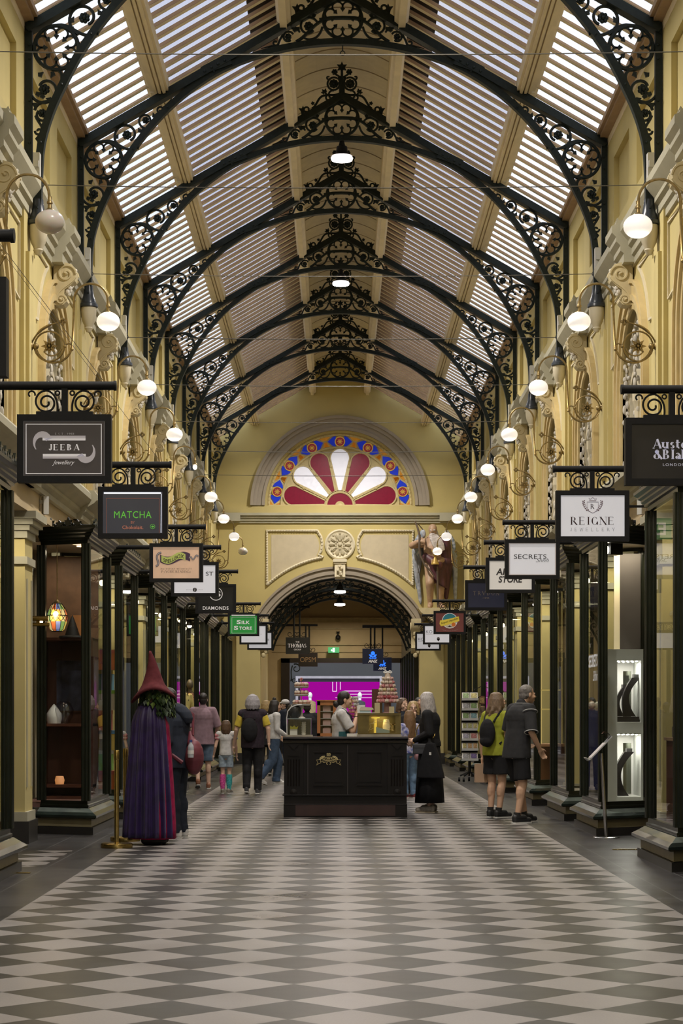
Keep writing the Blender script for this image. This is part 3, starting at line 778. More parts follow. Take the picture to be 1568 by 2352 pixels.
# serif capitals drawn as strokes: v thick upright, V thin upright, h thin bar, d thick diagonal, D thin diagonal, a arc (thick at the sides)
SER = {'J': [('v', .34, .2, 1), ('a', .20, .2, .215, .22, -190, 0)], 'E': [('v', .14, 0, 1), ('h', .14, .62, .985), ('h', .14, .5, .52), ('h', .14, .66, .015), ('V', .61, .86, .985), ('V', .65, .015, .16), ('V', .5, .44, .6)],
 'B': [('v', .14, 0, 1), ('a', .30, .75, .25, .24, -90, 90), ('a', .30, .26, .32, .25, -90, 90), ('h', .14, .32, .985), ('h', .14, .32, .51), ('h', .14, .32, .015)],
 'A': [('D', .06, 0, .40, 1), ('d', .40, 1, .72, 0), ('h', .18, .58, .34)], 'R': [('v', .14, 0, 1), ('a', .32, .74, .27, .25, -90, 90), ('h', .14, .32, .985), ('h', .14, .32, .49), ('d', .36, .48, .74, 0)],
 'I': [('v', .16, 0, 1)], 'G': [('a', .42, .5, .36, .5, 40, 330), ('v', .72, .02, .40)], 'N': [('V', .12, 0, 1), ('d', .12, 1, .76, 0), ('V', .76, 0, 1)],
 'W': [('d', .04, 1, .28, 0), ('D', .28, 0, .5, .9), ('d', .5, .9, .74, 0), ('D', .74, 0, .96, 1)], 'L': [('v', .14, 0, 1), ('h', .14, .60, .015), ('V', .60, .015, .16)],
 'Y': [('d', .06, 1, .4, .45), ('D', .74, 1, .4, .45), ('v', .4, 0, .46)], 'T': [('v', .36, 0, 1), ('h', .03, .70, .985), ('V', .04, .84, .985), ('V', .69, .84, .985)],
 'H': [('v', .14, 0, 1), ('v', .68, 0, 1), ('h', .14, .68, .5)], 'O': [('a', .42, .5, .37, .5, 0, 360)], 'M': [('V', .10, 0, 1), ('d', .10, 1, .46, 0), ('D', .46, 0, .82, 1), ('v', .84, 0, 1)],
 'S': [('a', .32, .74, .24, .25, 35, 270), ('a', .32, .26, .26, .25, 90, -145)], 'P': [('v', .14, 0, 1), ('a', .32, .72, .28, .27, -90, 90), ('h', .14, .32, .985), ('h', .14, .32, .46)],
 'C': [('a', .42, .5, .36, .5, 40, 320)], 'U': [('v', .14, .3, 1), ('V', .68, .3, 1), ('a', .41, .32, .27, .32, 180, 360)], 'D': [('v', .14, 0, 1), ('a', .32, .5, .44, .49, -90, 90), ('h', .14, .34, .985), ('h', .14, .34, .015)],
 'V': [('d', .05, 1, .4, 0), ('D', .4, 0, .74, 1)], 'K': [('v', .14, 0, 1), ('D', .16, .42, .68, 1), ('d', .32, .58, .74, 0)], '.': [('v', .1, 0, .1)]}
SER.update({'F': [('v', .14, 0, 1), ('h', .14, .62, .985), ('h', .14, .5, .52), ('V', .61, .86, .985)], 'u': [('v', .14, .14, .66), ('a', .34, .19, .2, .19, 180, 360), ('v', .54, 0, .66)], 's': [('a', .28, .49, .19, .18, 35, 270), ('a', .28, .18, .21, .18, 90, -145)], 't': [('v', .2, .1, .9), ('h', .04, .44, .64), ('a', .34, .16, .15, .16, 180, 300)],
 'e': [('a', .3, .33, .27, .33, 0, 310), ('h', .06, .54, .36)], 'n': [('v', .14, 0, .66), ('a', .36, .42, .22, .24, 0, 180), ('v', .58, 0, .44)], 'l': [('v', .16, 0, 1)], 'a': [('a', .28, .18, .21, .19, 0, 360), ('v', .50, 0, .46), ('a', .31, .45, .2, .21, 0, 150)],
 'k': [('v', .14, 0, 1), ('D', .16, .28, .56, .66), ('d', .30, .42, .62, 0)], '&': [('a', .38, .76, .2, .23, 0, 360), ('d', .24, .86, .84, 0), ('a', .36, .27, .32, .27, 100, 370)]})
SWID = {'I': .32, 'W': 1.0, 'M': .98, 'J': .46, '.': .2, ' ': .4}
def serif(mb, s, c, height, width, y, wt=.15, ht=.05, small=.78, lower=False, xs=1.0):
    adv = []; tot = 0
    for ch in s:
        k = small if ch.islower() and not lower else 1; wd = ({'l': .34, 't': .52, 's': .58, '&': .92, 'u': .74, 'n': .74, 'e': .62, 'a': .64, 'k': .7}.get(ch) if lower else None) or SWID.get(ch.upper(), .82) * k; adv.append((tot * xs, k)); tot += wd
    tot *= xs
    sp = (width - tot * height) / max(1, len(s) - 1) if width else .1 * height
    x0 = c[0] - (tot * height + sp * (len(s) - 1)) / 2; z0 = c[1] - height / 2
    def quad(a, b, w_):
        a = Vector(a); b = Vector(b); d = (b - a).normalized(); p = Vector((-d.y, d.x)) * w_ / 2
        mb.add([(q.x, y, q.y) for q in (a - p, b - p, b + p, a + p)], [(0, 1, 2, 3)])
    for i, ch in enumerate(s):
        h = height * adv[i][1]; ox = x0 + adv[i][0] * height + i * sp
        P = lambda u, v: (ox + u * h * xs, z0 + v * h)
        for st in SER.get(ch if lower and ch in SER else ch.upper(), []):
            if st[0] in 'vV':
                w_ = (wt if st[0] == 'v' else ht) * h; quad(P(st[1], st[2]), P(st[1], st[3]), w_)
                for e in (st[2], st[3]):
                    if e in (0, 1, .66): quad(P(st[1] - min(wt * .95, .14), e + (ht / 2 if e == 0 else -ht / 2)), P(st[1] + min(wt * .95, .14), e + (ht / 2 if e == 0 else -ht / 2)), ht * h)
            elif st[0] == 'h': quad(P(st[1], st[3]), P(st[2], st[3]), ht * h)
            elif st[0] in 'dD':
                quad(P(st[1], st[2]), P(st[3], st[4]), (wt if st[0] == 'd' else ht) * h)
                for e in ((st[1], st[2]), (st[3], st[4])):
                    if e[1] in (0, 1) and ch.upper() in 'AKRVWYNM' and not (ch.upper() == 'A' and e[1] == 1): quad(P(e[0] - .1, e[1] + (ht / 2 if e[1] == 0 else -ht / 2)), P(e[0] + .1, e[1] + (ht / 2 if e[1] == 0 else -ht / 2)), ht * h)
            else:
                _, cx, cz, rx, rz, a0, a1 = st; n = 14; vs = []; fs = []
                for k in range(n + 1):
                    a = math.radians(a0 + (a1 - a0) * k / n); w_ = ht + (wt - ht) * abs(math.cos(a)) ** 1.5
                    for q in (1, -1):
                        u, v = P(cx + (rx - (w_ if q < 0 else 0)) * math.cos(a), cz + (rz - (ht if q < 0 else 0)) * math.sin(a)); vs.append((u, y, v))
                for k in range(n): fs.append((2 * k, 2 * k + 1, 2 * k + 3, 2 * k + 2))
                mb.add(vs, fs)
def disc(mb, c, r, y, n=24, rz=None):
    mb.add([(c[0] + r * math.cos(2 * PI * i / n), y, c[1] + (rz or r) * math.sin(2 * PI * i / n)) for i in range(n)], [list(range(n))])
def ringf(mb, c, r0, r1, y, a0=0, a1=360, n=32, r2=None):
    vs = []
    for i in range(n + 1):
        t = i / n; a = math.radians(a0 + (a1 - a0) * t)
        for r in (r0, r1): vs.append((c[0] + r * math.cos(a), y, c[1] + r * math.sin(a)))
    mb.add(vs, [(2 * i, 2 * i + 1, 2 * i + 3, 2 * i + 2) for i in range(n)])
def frame_lines(mb, x0, x1, z0, z1, w_, y):
    for a, b, c_, d in ((x0, x1, z0, z0 + w_), (x0, x1, z1 - w_, z1), (x0, x0 + w_, z0, z1), (x1 - w_, x1, z0, z1)):
        mb.add([(a, y, c_), (b, y, c_), (b, y, d), (a, y, d)], [(0, 1, 2, 3)])
def poly(mb, pts, y): mb.add([(p[0], y, p[1]) for p in pts], [list(range(len(pts)))])
# ================================================================ hanging shop signs
SW, SH, SZ = .63, .455, 3.175          # board size and centre height
def ink(name, col, es=0): return mat('ink_' + name, col, .5, var=.02, es=es)
def sign(Y, s, label, face, draw, cx=None, bar_to=None, w=SW, h=SH, zc=SZ, es=None, glossy=.3):
    if cx is None: cx = -1.955 if s < 0 else 2.17
    t = thing('hanging_shop_sign', label, 'sign', (0, Y, 0), 0, 'hanging shop signs')
    m = MB(); xe = cx - s * (w / 2 + .02); m.tube([(s * 3.47, 0, 3.60), (xe, 0, 3.60)], .029, 12); m.lathe([(0, -.006), (.034, -.006), (.034, .012), (0, .012)], 12, (xe, 0, 3.60), ax='x'); obj('support_bar', m, BLKM, t, True)
    f = MB(); k = w / .63
    f.bb(cx - .02, cx + .02, -.02, .02, zc + h / 2, 3.58); f.bb(cx - .19 * k, cx + .19 * k, -.025, .025, zc + h / 2, zc + h / 2 + .022)
    zm = (zc + h / 2 + .022 + 3.57) / 2; R = (3.57 - zc - h / 2 - .022) / 2
    for q in (-1, 1):
        P = lambda L: [(cx + q * a, 0, b) for a, b in L]
        f.tube(P(bez((.050, zm - R), (.042, zm - R * .2), (.060, zm + R * .75), (.118, zm + R * .97), n=10)[:-1] + spiral((.125, zm - R * .03), R, R * .92, 98, -120, 20) + spiral((.125, zm - R * .14), R * .82, R * .20, -125, -560, 34)), .0075, 5)
        f.tube(P(spiral((.225, zm + R * .62), R * .36, R * .22, 200, -60, 12)), .0065, 5)
        f.tube(P(spiral((.05, zm + R * .74), R * .2, R * .2, 0, 360, 12)), .006, 5)
    obj('scroll_bracket', f, BLKM, t)
    b = MB(); e = .043
    for a0, a1, z0, z1 in ((cx - w / 2, cx + w / 2, zc + h / 2 - e, zc + h / 2), (cx - w / 2, cx + w / 2, zc - h / 2, zc - h / 2 + e), (cx - w / 2, cx - w / 2 + e, zc - h / 2 + e, zc + h / 2 - e), (cx + w / 2 - e, cx + w / 2, zc - h / 2 + e, zc + h / 2 - e)):
        b.bb(a0, a1, -.04, .04, z0, z1)
    obj('sign_frame', b, BLKM, t)
    p = MB(); p.bb(cx - w / 2 + e, cx + w / 2 - e, -.028, .028, zc - h / 2 + e, zc + h / 2 - e); obj('sign_face', p, face, t)
    layers = {}
    def L(m_): return layers.setdefault(m_.name, (MB(), m_))[0]
    draw(L, cx, zc, -.031)
    for i, (mb_, m_) in enumerate(layers.values()): obj('lettering', mb_, m_, t)
    return t
WHT = ink('white', (.75, .73, .74), .25); GREYI = ink('grey', (.42, .41, .42), .12)
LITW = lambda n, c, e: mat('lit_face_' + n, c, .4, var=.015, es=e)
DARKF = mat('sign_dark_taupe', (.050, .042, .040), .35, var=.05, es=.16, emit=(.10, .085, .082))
def d_jeeba(L, x, z, y):
    m = L(WHT); frame_lines(m, x - .258, x + .252, z - .172, z + .165, .006, y); g = L(GREYI); frame_lines(g, x - .272, x + .27, z - .185, z + .183, .002, y)
    g = L(ink('silver', (.50, .47, .50), .18))
    for q in (1, -1):
        X = lambda u: x + q * u; Z = lambda v: z + .008 + q * v
        poly(m, [(X(-.145), Z(.045)), (X(.143), Z(.045)), (X(.143), Z(.062)), (X(-.145), Z(.062))], y)
        poly(g, [(X(-.10), Z(.062)), (X(.143), Z(.062)), (X(.143), Z(.077)), (X(-.10), Z(.077))], y - .001)
        n = 16; vs = []
        for i in range(n + 1):
            a = math.radians(20 + 205 * i / n); ro = .072; ri = .072 - .045 * math.sin(PI * min(1, .15 + .85 * (1 - i / n)) * .5) ** 1.2
            vs += [(X(-.145 + .9 * ro * math.cos(a)), y, Z(.035 + ro * math.sin(a))), (X(-.145 + .9 * ri * math.cos(a) * (1)), y, Z(.035 + ri * math.sin(a) - .004))]
        g.add(vs, [(2 * i, 2 * i + 1, 2 * i + 3, 2 * i + 2) for i in range(n)])
    serif(m, 'JEEBA', (x, z + .008), .040, .205, y, .22, xs=1.15); serif(L(GREYI), 'EST', (x - .034, z + .098), .013, .055, y); write(L(GREYI), '. 1983', (x + .035, z + .098), width=.062, height=.012, y=y)
    write(m, 'Jewellery', (x - .005, z - .098), width=.15, shear=.45, y=y, height=.036)
sign(13.2, -1, 'dark brown sign reading JEEBA Jewellery with silver scroll bars', DARKF, d_jeeba, cx=-1.897)
def d_matcha(L, x, z, y):
    e = L(ink('copper', (.30, .10, .06), .25)); frame_lines(e, x - .235, x + .235, z - .2, z + .125, .003, y)
    b = L(ink('screen_glow', (.8, .85, 1), 1.2)); poly(b, [(x - .255, z + .165), (x + .25, z + .165), (x + .25, z + .178), (x - .255, z + .178)], y); poly(b, [(x + .247, z - .18), (x + .251, z - .18), (x + .254, z + .165), (x + .25, z + .165)], y)
    g = L(ink('matcha_green', (.10, .42, .04), .55)); write(g, 'MATCHA', (x, z - .02), width=.33, height=.062, y=y, track=1.1); ringf(g, (x + .175, z - .125), .019, .022, y); poly(g, [(x + .162, z - .125), (x + .175, z - .114), (x + .175, z - .120), (x + .188, z - .120), (x + .188, z - .130), (x + .175, z - .130), (x + .175, z - .136)], y)
    e2 = L(ink('copper_text', (.42, .15, .09), .3)); write(e2, 'BY', (x, z - .088), width=.034, y=y); write(e2, 'Chokolait.', (x, z - .132), width=.185, y=y, bold=.01)
sign(17.4, -1, 'dark screen sign reading MATCHA BY Chokolait in green and copper', mat('sign_dark_screen', (.035, .036, .042), .2, var=.05, es=.25, emit=(.09, .09, .11)), d_matcha, cx=-1.875, w=.615)
def d_spell(L, x, z, y):
    pu = L(ink('dark_purple', (.07, .035, .075), .05)); li = L(ink('lime', (.36, .40, .10), .35)); dk = L(ink('dark', (.03, .022, .02)))
    def ribbon(o, mb_, up, dn, X0, X1, n=20):
        vs = []
        for i in range(n + 1):
            t = i / n; c = .030 * math.sin(t * 2 * PI * .95 + PI) + .006; wd = up + .006 * math.sin(t * PI)
            vs += [(x + X0 + (X1 - X0) * t, y - o, z + .045 + c + wd), (x + X0 + (X1 - X0) * t, y - o, z + .045 + c - dn)]
        mb_.add(vs, [(2 * i, 2 * i + 1, 2 * i + 3, 2 * i + 2) for i in range(n)])
    ribbon(0, pu, .045, .046, -.19, .165); ribbon(.001, li, .038, .036, -.175, .11)
    for pts, r in ((bez((-.175, .10), (-.25, .09), (-.24, .02), (-.2, -.01), (-.19, -.05), (-.24, -.06), n=12), .016), (bez((.15, .03), (.19, .10), (.17, .0), (.2, -.005), (.235, .0), (.2, .08), (.25, .085), (.262, .05), n=14), .012)):
        pu.tube([(x + a, y - .001, z + b + .02) for a, b in pts], r, 4, sx=.1); L(ink('lilac', (.32, .30, .30), .2)).tube([(x + a, y - .004, z + b + .02) for a, b in pts], r * .5, 4, sx=.1)
    write(dk, 'SPELLBOX', (x - .03, z + .048), width=.245, height=.044, y=y - .002, shear=.1, bold=.012, warp=lambda u, v: (u, v + .030 * math.sin((u + .145) / .29 * 2 * PI * .95 + PI)))
    serif(dk, 'PsYCHIC', (x - .095, z - .105), .026, .155, y, .13); serif(dk, 'READINGs', (x + .085, z - .105), .026, .185, y, .13)
    d2 = L(ink('brown', (.12, .07, .04))); write(d2, '21st', (x - .165, z - .072), width=.04, y=y, height=.018); serif(d2, 'CENTURY', (x - .075, z - .073), .017, .125, y); serif(d2, 'WITCHCRAFT', (x + .095, z - .073), .017, .175, y)
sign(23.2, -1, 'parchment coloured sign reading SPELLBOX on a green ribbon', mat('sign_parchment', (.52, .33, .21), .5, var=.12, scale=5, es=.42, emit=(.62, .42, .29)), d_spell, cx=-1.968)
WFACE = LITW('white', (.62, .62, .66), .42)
def d_st(L, x, z, y):
    m = L(ink('near_black', (.04, .035, .035))); write(m, 'CHARLES ST'[-2:], (x + .195, z + .072), width=.10, height=.052, y=y)
    disc(m, (x + .0, z - .14), .027, y); write(L(GREYI), 'ESTD', (x - .075, z - .14), width=.07, height=.012, y=y, track=1.4); write(L(GREYI), '1980', (x + .075, z - .14), width=.06, height=.012, y=y, track=1.4)
    w_ = L(WHT); w_.tube([(x + a, y - .002, z - .14 + b) for a, b in bez((.006, .018), (-.012, .008), (.012, -.006), (-.006, -.018), n=8)], .003, 4)
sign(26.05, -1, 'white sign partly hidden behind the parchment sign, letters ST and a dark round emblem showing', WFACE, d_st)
def d_diam(L, x, z, y):
    m = L(WHT); ringf(m, (x + .005, z + .075), .092, .103, y); write(m, 'S', (x + .045, z + .075), height=.085, width=.062, y=y, bold=.03); write(m, 'G', (x - .035, z + .075), height=.085, width=.07, y=y, bold=.03)
    write(m, 'DIAMONDS', (x, z - .145), width=.40, height=.055, y=y, bold=.018, track=1.1)
sign(30.5, -1, 'black sign reading DIAMONDS under a white ring monogram', mat('sign_black', (.016, .017, .018), .25), d_diam)
def d_silk(L, x, z, y):
    m = L(WHT); poly(m, [(x - .24, z + .182), (x + .235, z + .182), (x + .235, z + .2), (x - .24, z + .2)], y - .012); frame_lines(m, x - .235, x + .235, z - .17, z + .155, .005, y)
    for t_, zz, a, b in (('S', .06, -.125, .075), ('T', -.05, 0, 0)): pass
    write(m, 'S', (x - .095, z + .055), height=.082, width=.085, y=y, bold=.035); write(m, 'ILK', (x + .045, z + .048), height=.066, width=.165, y=y, bold=.03, track=1.1)
    write(m, 'S', (x - .15, z - .062), height=.082, width=.085, y=y, bold=.035); write(m, 'TORE', (x + .04, z - .069), height=.066, width=.26, y=y, bold=.03, track=1.1)
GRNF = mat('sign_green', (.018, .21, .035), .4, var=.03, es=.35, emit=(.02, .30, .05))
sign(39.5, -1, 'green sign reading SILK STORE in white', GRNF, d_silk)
def d_plain(L, x, z, y): write(L(GREYI), 'o', (x + .17, z + .0), width=.02, y=y)
def d_plain2(L, x, z, y): write(L(ink('near_black', (.04, .035, .035))), 'S', (x + .20, z + .02), height=.045, width=.04, y=y)
sign(44.2, -1, 'plain white sign, nearer of the two behind the green sign', WFACE, d_plain)
sign(48.0, -1, 'white sign with one grey letter showing, lowest of the stepped white signs on the left', WFACE, d_plain2)
sign(9.05, -1, 'dark sign cut off by the left picture edge with thick bar above', DARKF, lambda L, x, z, y: None, cx=-1.9)
# right-hand row
def d_austen(L, x, z, y):
    m = L(ink('pale_lilac', (.55, .55, .66), .3))
    def word(s_, xx, zz, wd, hh):
        serif(m, s_, (xx, zz), .064, wd, y, .22, .055, lower=True, xs=1.12)
    word('Austen', x + .01, z + .052, .285, .072); word('&Blake', x + .01, z - .02, .285, .074); write(m, 'LONDON', (x + .01, z - .09), width=.15, height=.018, y=y, track=1.25)
sign(13.35, 1, 'black sign reading Austen & Blake LONDON in pale letters', mat('sign_charcoal', (.022, .020, .019), .3), d_austen, cx=2.205, w=.64)
def d_reigne(L, x, z, y):
    m = L(ink('burgundy', (.035, .008, .010))); serif(m, 'REIGNE', (x, z - .045), .070, .40, y, .15, .035, xs=1.12); serif(L(ink('slate', (.16, .16, .18))), 'JEWELLERY', (x, z - .122), .030, .40, y, .08, .05)
    g = L(ink('plum', (.20, .13, .15))); serif(m, 'R', (x - .002, z + .085), .042, None, y, .15, .05)
    g.tube([(x + a, y, z + b) for a, b in [(-.05, .125), (.05, .125), (.05, .07)] + bez((.05, .07), (.045, .045), (.0, .025), n=6) + bez((0, .025), (-.045, .045), (-.05, .07), n=6)], .0022, 4, closed=True)
    g.tube([(x + a, y, z + b) for a, b in [(-.028, .137), (-.034, .158), (-.018, .15), (0, .168), (.018, .15), (.034, .158), (.028, .137)]], .0022, 4, closed=True)
    for q in (-1, 1):
        g.tube([(x + q * a, y, z + b) for a, b in bez((.02, .035), (.085, .06), (.08, .13), n=8)], .0018, 4)
        for k in range(6):
            t = k / 5; cx_, cz_ = .045 + .035 * math.sin(t * 1.8), .05 + .08 * t
            disc(g, (x + q * (cx_ + .008), z + cz_), .0065, y, 8); disc(g, (x + q * (cx_ - .006), z + cz_ + .006), .005, y, 8)
sign(17.7, 1, 'white sign reading REIGNE JEWELLERY below a crowned shield crest', WFACE, d_reigne, cx=2.228, w=.66)
def d_secrets(L, x, z, y):
    t_ = L(ink('tan_line', (.40, .29, .20), .1)); frame_lines(t_, x - .27, x + .27, z - .185, z + .185, .004, y); frame_lines(t_, x - .262, x + .262, z - .177, z + .177, .0025, y)
    m = L(ink('near_black', (.04, .035, .035))); write(m, 'SECRETS', (x - .025, z + .028), width=.375, height=.052, y=y, bold=.0); write(m, 'Shhh', (x + .115, z - .012), width=.15, height=.045, y=y, shear=.5, bold=-.008)
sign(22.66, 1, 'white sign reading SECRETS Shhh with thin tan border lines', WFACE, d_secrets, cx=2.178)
def d_art(L, x, z, y):
    m = L(ink('near_black', (.04, .035, .035))); write(m, 'ART', (x - .07, z + .045), width=.235, height=.085, y=y, bold=.03, shear=.15); write(m, 'STORE', (x, z - .055), width=.31, height=.085, y=y, bold=.03, shear=.15)
sign(25.3, 1, 'pale sign reading ART STORE in bold slanted black letters', LITW('cream', (.62, .59, .55), .32), d_art, cx=2.158)
def d_trudon(L, x, z, y):
    m = L(ink('dull_gold', (.22, .18, .12), .05)); serif(m, 'TRVDON', (x, z + .03), .06, .39, y, .12); write(m, '-1643-', (x, z - .04), width=.11, height=.025, y=y)
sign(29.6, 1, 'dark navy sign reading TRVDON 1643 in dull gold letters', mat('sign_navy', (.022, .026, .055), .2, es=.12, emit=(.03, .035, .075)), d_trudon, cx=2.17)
def d_brown(L, x, z, y):
    w_ = L(WHT); disc(w_, (x + .0, z + .035), .152, y); disc(L(ink('sky_teal', (.03, .22, .27), .15)), (x, z + .035), .14, y - .001)
    poly(L(ink('paper', (.62, .55, .42), .15)), [(x + .139 * math.cos(math.radians(a)), z + .035 + .139 * math.sin(math.radians(a))) for a in range(195, 346, 10)], y - .002)
    ye = L(ink('yellow', (.62, .47, .05), .3)); poly(ye, [(x - .20, z - .03), (x - .17, z - .075), (x - .03, z - .045), (x + .19, z + .03), (x + .175, z + .12), (x - .02, z + .07), (x - .19, z + .04)], y - .003)
    disc(L(ink('orange', (.55, .14, .02), .2)), (x + .075, z - .04), .04, y - .0035)
    write(L(ink('olive_dark', (.14, .10, .01))), 'hoped republic', (x, z + .028), width=.33, height=.05, y=y - .004, bold=.02, warp=lambda u, v: (u, v + .3 * u))
    poly(L(ink('near_black', (.04, .035, .035))), [(x - .06, z - .09), (x + .06, z - .09), (x + .02, z - .075), (x, z - .05), (x - .02, z - .075)], y - .004)
    write(L(GREYI), '- - - -  -  - - -  -  - - - -', (x, z - .165), width=.3, height=.006, y=y, warp=lambda u, v: (u, v + 1.0 * u * u))
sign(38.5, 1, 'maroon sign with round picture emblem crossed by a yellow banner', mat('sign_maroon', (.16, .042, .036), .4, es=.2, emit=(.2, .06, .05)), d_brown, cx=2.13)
def d_ko(L, x, z, y):
    m = L(ink('near_black', (.04, .035, .035))); write(m, 'KO', (x - .175, z + .055), width=.14, height=.065, y=y, bold=-.01); poly(L(GREYI), [(x - .245, z - .004), (x - .10, z - .004), (x - .10, z + .004), (x - .245, z + .004)], y)
    g = L(ink('grey_dark', (.10, .09, .09))); disc(g, (x + .03, z - .105), .034, y, 16, .04); poly(g, [(x - .003, z - .11), (x + .063, z - .11), (x + .03, z - .165)], y)
sign(44.2, 1, 'white sign with KO lettering just behind the maroon sign', WFACE, d_ko)
sign(48.6, 1, 'white sign with KO lettering, lowest and farthest of the right-hand row', WFACE, d_ko)
# fixing cables of the signs on the left
for a, b, lab in (((-3.35, 17.0, 5.9), (-1.64, 17.4, 3.635), 'thin stay wire running down to the bar of the screen sign'), ((-3.35, 12.8, 5.9), (-1.64, 13.2, 3.635), 'thin stay wire running down to the bar of the silver scroll sign')):
    m = MB(); m.tube([a, b], .0028, 4); tag(obj('stay_wire', m, CAB), lab, 'wire')
# ================================================================ far end wall
YW = YFAR
FY = mat('far_wall_yellow', (.53, .435, .175), .75, var=.05, scale=1.2)
AR, AZ = 2.38, 2.80                      # archway radius, centre height
HR, HZ = 2.02, 7.15                      # half-round window
def seg(r, zc, a0, a1, n=30): return [(r * math.cos(math.radians(a0 + (a1 - a0) * i / n)), zc + r * math.sin(math.radians(a0 + (a1 - a0) * i / n))) for i in range(n + 1)]
sp = math.degrees(math.asin((3.75 - AZ) / AR))
low = MB(); low.prism([(-4.2, 0), (-4.2, HZ), (4.2, HZ), (4.2, 0), (2.2, 0), (2.2, 3.75)] + seg(AR, AZ, sp, 180 - sp)[1:-1] + [(-2.2, 3.75), (-2.2, 0)], 'y', YW, YW + .45)
upw = MB(); upw.prism([(-4.2, HZ), (-4.2, 9.3), (0, 11.55), (4.2, 9.3), (4.2, HZ)] + [(HR * math.cos(PI * i / 40), HZ + HR * math.sin(PI * i / 40)) for i in range(41)], 'y', YW, YW + .45)
struct('wall_far', low, FY, 'yellow end wall with the wide archway into the passage', 'wall')
struct('wall_far_gable', upw, FY, 'yellow gable of the end wall around the half round stained glass window', 'wall')
tr = MB()
def ringpr(mb, r0, r1, zc, a0, a1, ya, yb, n=40):
    mb.prism(seg(r1, zc, a0, a1, n) + seg(r0, zc, a1, a0, n), 'y', ya, yb)
for r0, r1, d in ((2.08, 2.16, .10), (2.16, 2.30, .06), (2.30, 2.40, .10), (2.40, 2.48, .14)): ringpr(tr, r0, r1, HZ, 0, 180, YW - d, YW)
struct('trim_70', tr, TAUPE, 'taupe moulded surround of the half round window', 'arch moulding')
tr = MB(); a_ = math.degrees(math.asin((3.9 - AZ) / 2.5))
for r0, r1, d in ((2.36, 2.44, .05), (2.44, 2.54, .09), (2.54, 2.60, .06), (2.60, 2.66, .12)): ringpr(tr, r0, r1, AZ, a_, 180 - a_, YW - d, YW + (.3 if r0 < 2.4 else 0))
struct('trim_71', tr, TAUPE, 'taupe moulded arch over the passage entrance', 'arch moulding')
co = MB()
for z0, z1, d in ((6.66, 6.72, .05), (6.72, 6.80, .09), (6.80, 6.86, .14), (6.86, 6.93, .20)): co.bb(-3.42, 3.42, YW - d, YW, z0, z1)
co.mi = 1; co.bb(-3.42, 3.42, YW - .06, YW, 6.93, 7.12); co.mi = 0
for s in (-1, 1): co.bb(s * 2.75, s * 3.42, YW - .24, YW, 6.70, 6.93)
struct('trim_72', co, [GRY, FY], 'grey cornice across the end wall under the round window', 'cornice')
# panels, rosette, keystone
for s, nm in ((-1, 'left'), (1, 'right')):
    pts = [(s * 2.02, 6.45), (s * .62, 6.45)] + [(s * (.02 + q[0]), q[1]) for q in [(.60, 6.44), (.50, 6.28), (.47, 6.10), (.50, 5.90), (.56, 5.78)]]
    pts += [(s * a, b) for a, b in [(.47, 5.72)] + [(2.95 * math.sin(math.radians(t)), AZ + 2.95 * math.cos(math.radians(t))) for t in range(10, 44, 3)]] + [(s * 2.02, 4.95)]
    cxp = sum(q[0] for q in pts) / len(pts); czp = sum(q[1] for q in pts) / len(pts); p = MB(); p.prism([(cxp + (q[0] - cxp) * .87, czp + (q[1] - czp) * .86) for q in pts], 'y', YW - .012, YW); r = struct('trim_%d' % (73 + (s > 0)), p, mat('panel_buff', (.55, .47, .32), .75, var=.04), 'buff plaster panel with moulded border, %s of the rosette' % nm, 'panel')
    b = MB(); b.tube([(q[0], YW - .02, q[1]) for q in pts], .042, 6, closed=True)
    for i in range(len(pts)):
        a0 = Vector(pts[i]); a1 = Vector(pts[(i + 1) % len(pts)]); n = max(1, int((a1 - a0).length / .07))
        for k in range(n): q = a0.lerp(a1, (k + .5) / n); b.ball((q.x, YW - .06, q.y), .024, 6, 4)
    obj('border', b, CRM, r)
r = thing('trim_75', 'round plaster rosette over the passage arch', 'rosette', (0, YW, 6.07), 0, None, 'structure')
m = MB(); m.lathe([(.0, 0), (.42, 0), (.42, -.05), (.38, -.07), (.35, -.04), (.33, -.03), (0, -.03)], 30, ax='y'); obj('disc', m, CRM, r, True)
m = MB()
for i in range(10):
    a = 2 * PI * i / 10; m.tube([(r_ * math.cos(a), -.04, r_ * math.sin(a)) for r_ in (.12, .2, .27, .31)], [.02, .06, .062, .02], 8, up=(0, 1, 0), sx=.6); m.tube([(r_ * math.cos(a), -.075, r_ * math.sin(a)) for r_ in (.14, .29)], .012, 5); a += PI / 10; m.ball((.31 * math.cos(a), -.04, .31 * math.sin(a)), (.03, .03, .03), 6, 4); m.ball((.12 * math.cos(a), -.045, .12 * math.sin(a)), (.035, .03, .035), 6, 4)
m.ball((0, -.05, 0), (.06, .04, .06)); obj('petal', m, mat('rosette_stone', (.50, .44, .30), .7), r, True)
r = thing('trim_76', 'scrolled plaster keystone of the passage arch', 'keystone', (0, YW, 5.4), 0, None, 'structure')
m = MB(); m.bb(-.19, .19, -.28, 0, .17, .25); m.bb(-.17, .17, -.25, 0, .12, .17); m.prism([(0, .12), (-.22, .12), (-.24, 0), (-.18, -.15), (-.2, -.24), (-.14, -.30), (0, -.30)], 'x', -.14, .14)
for q in (-1, 1): m.tube([(q * .12, -.2 - .02 * k % 2, .1 - .06 * k) for k in range(7)], .03, 6)
for k in range(6): m.ball((.06 * math.sin(k * 2.2), -.25, .05 - .055 * k), .04, 6, 4)
obj('keystone_scroll', m, CRM, r, True)
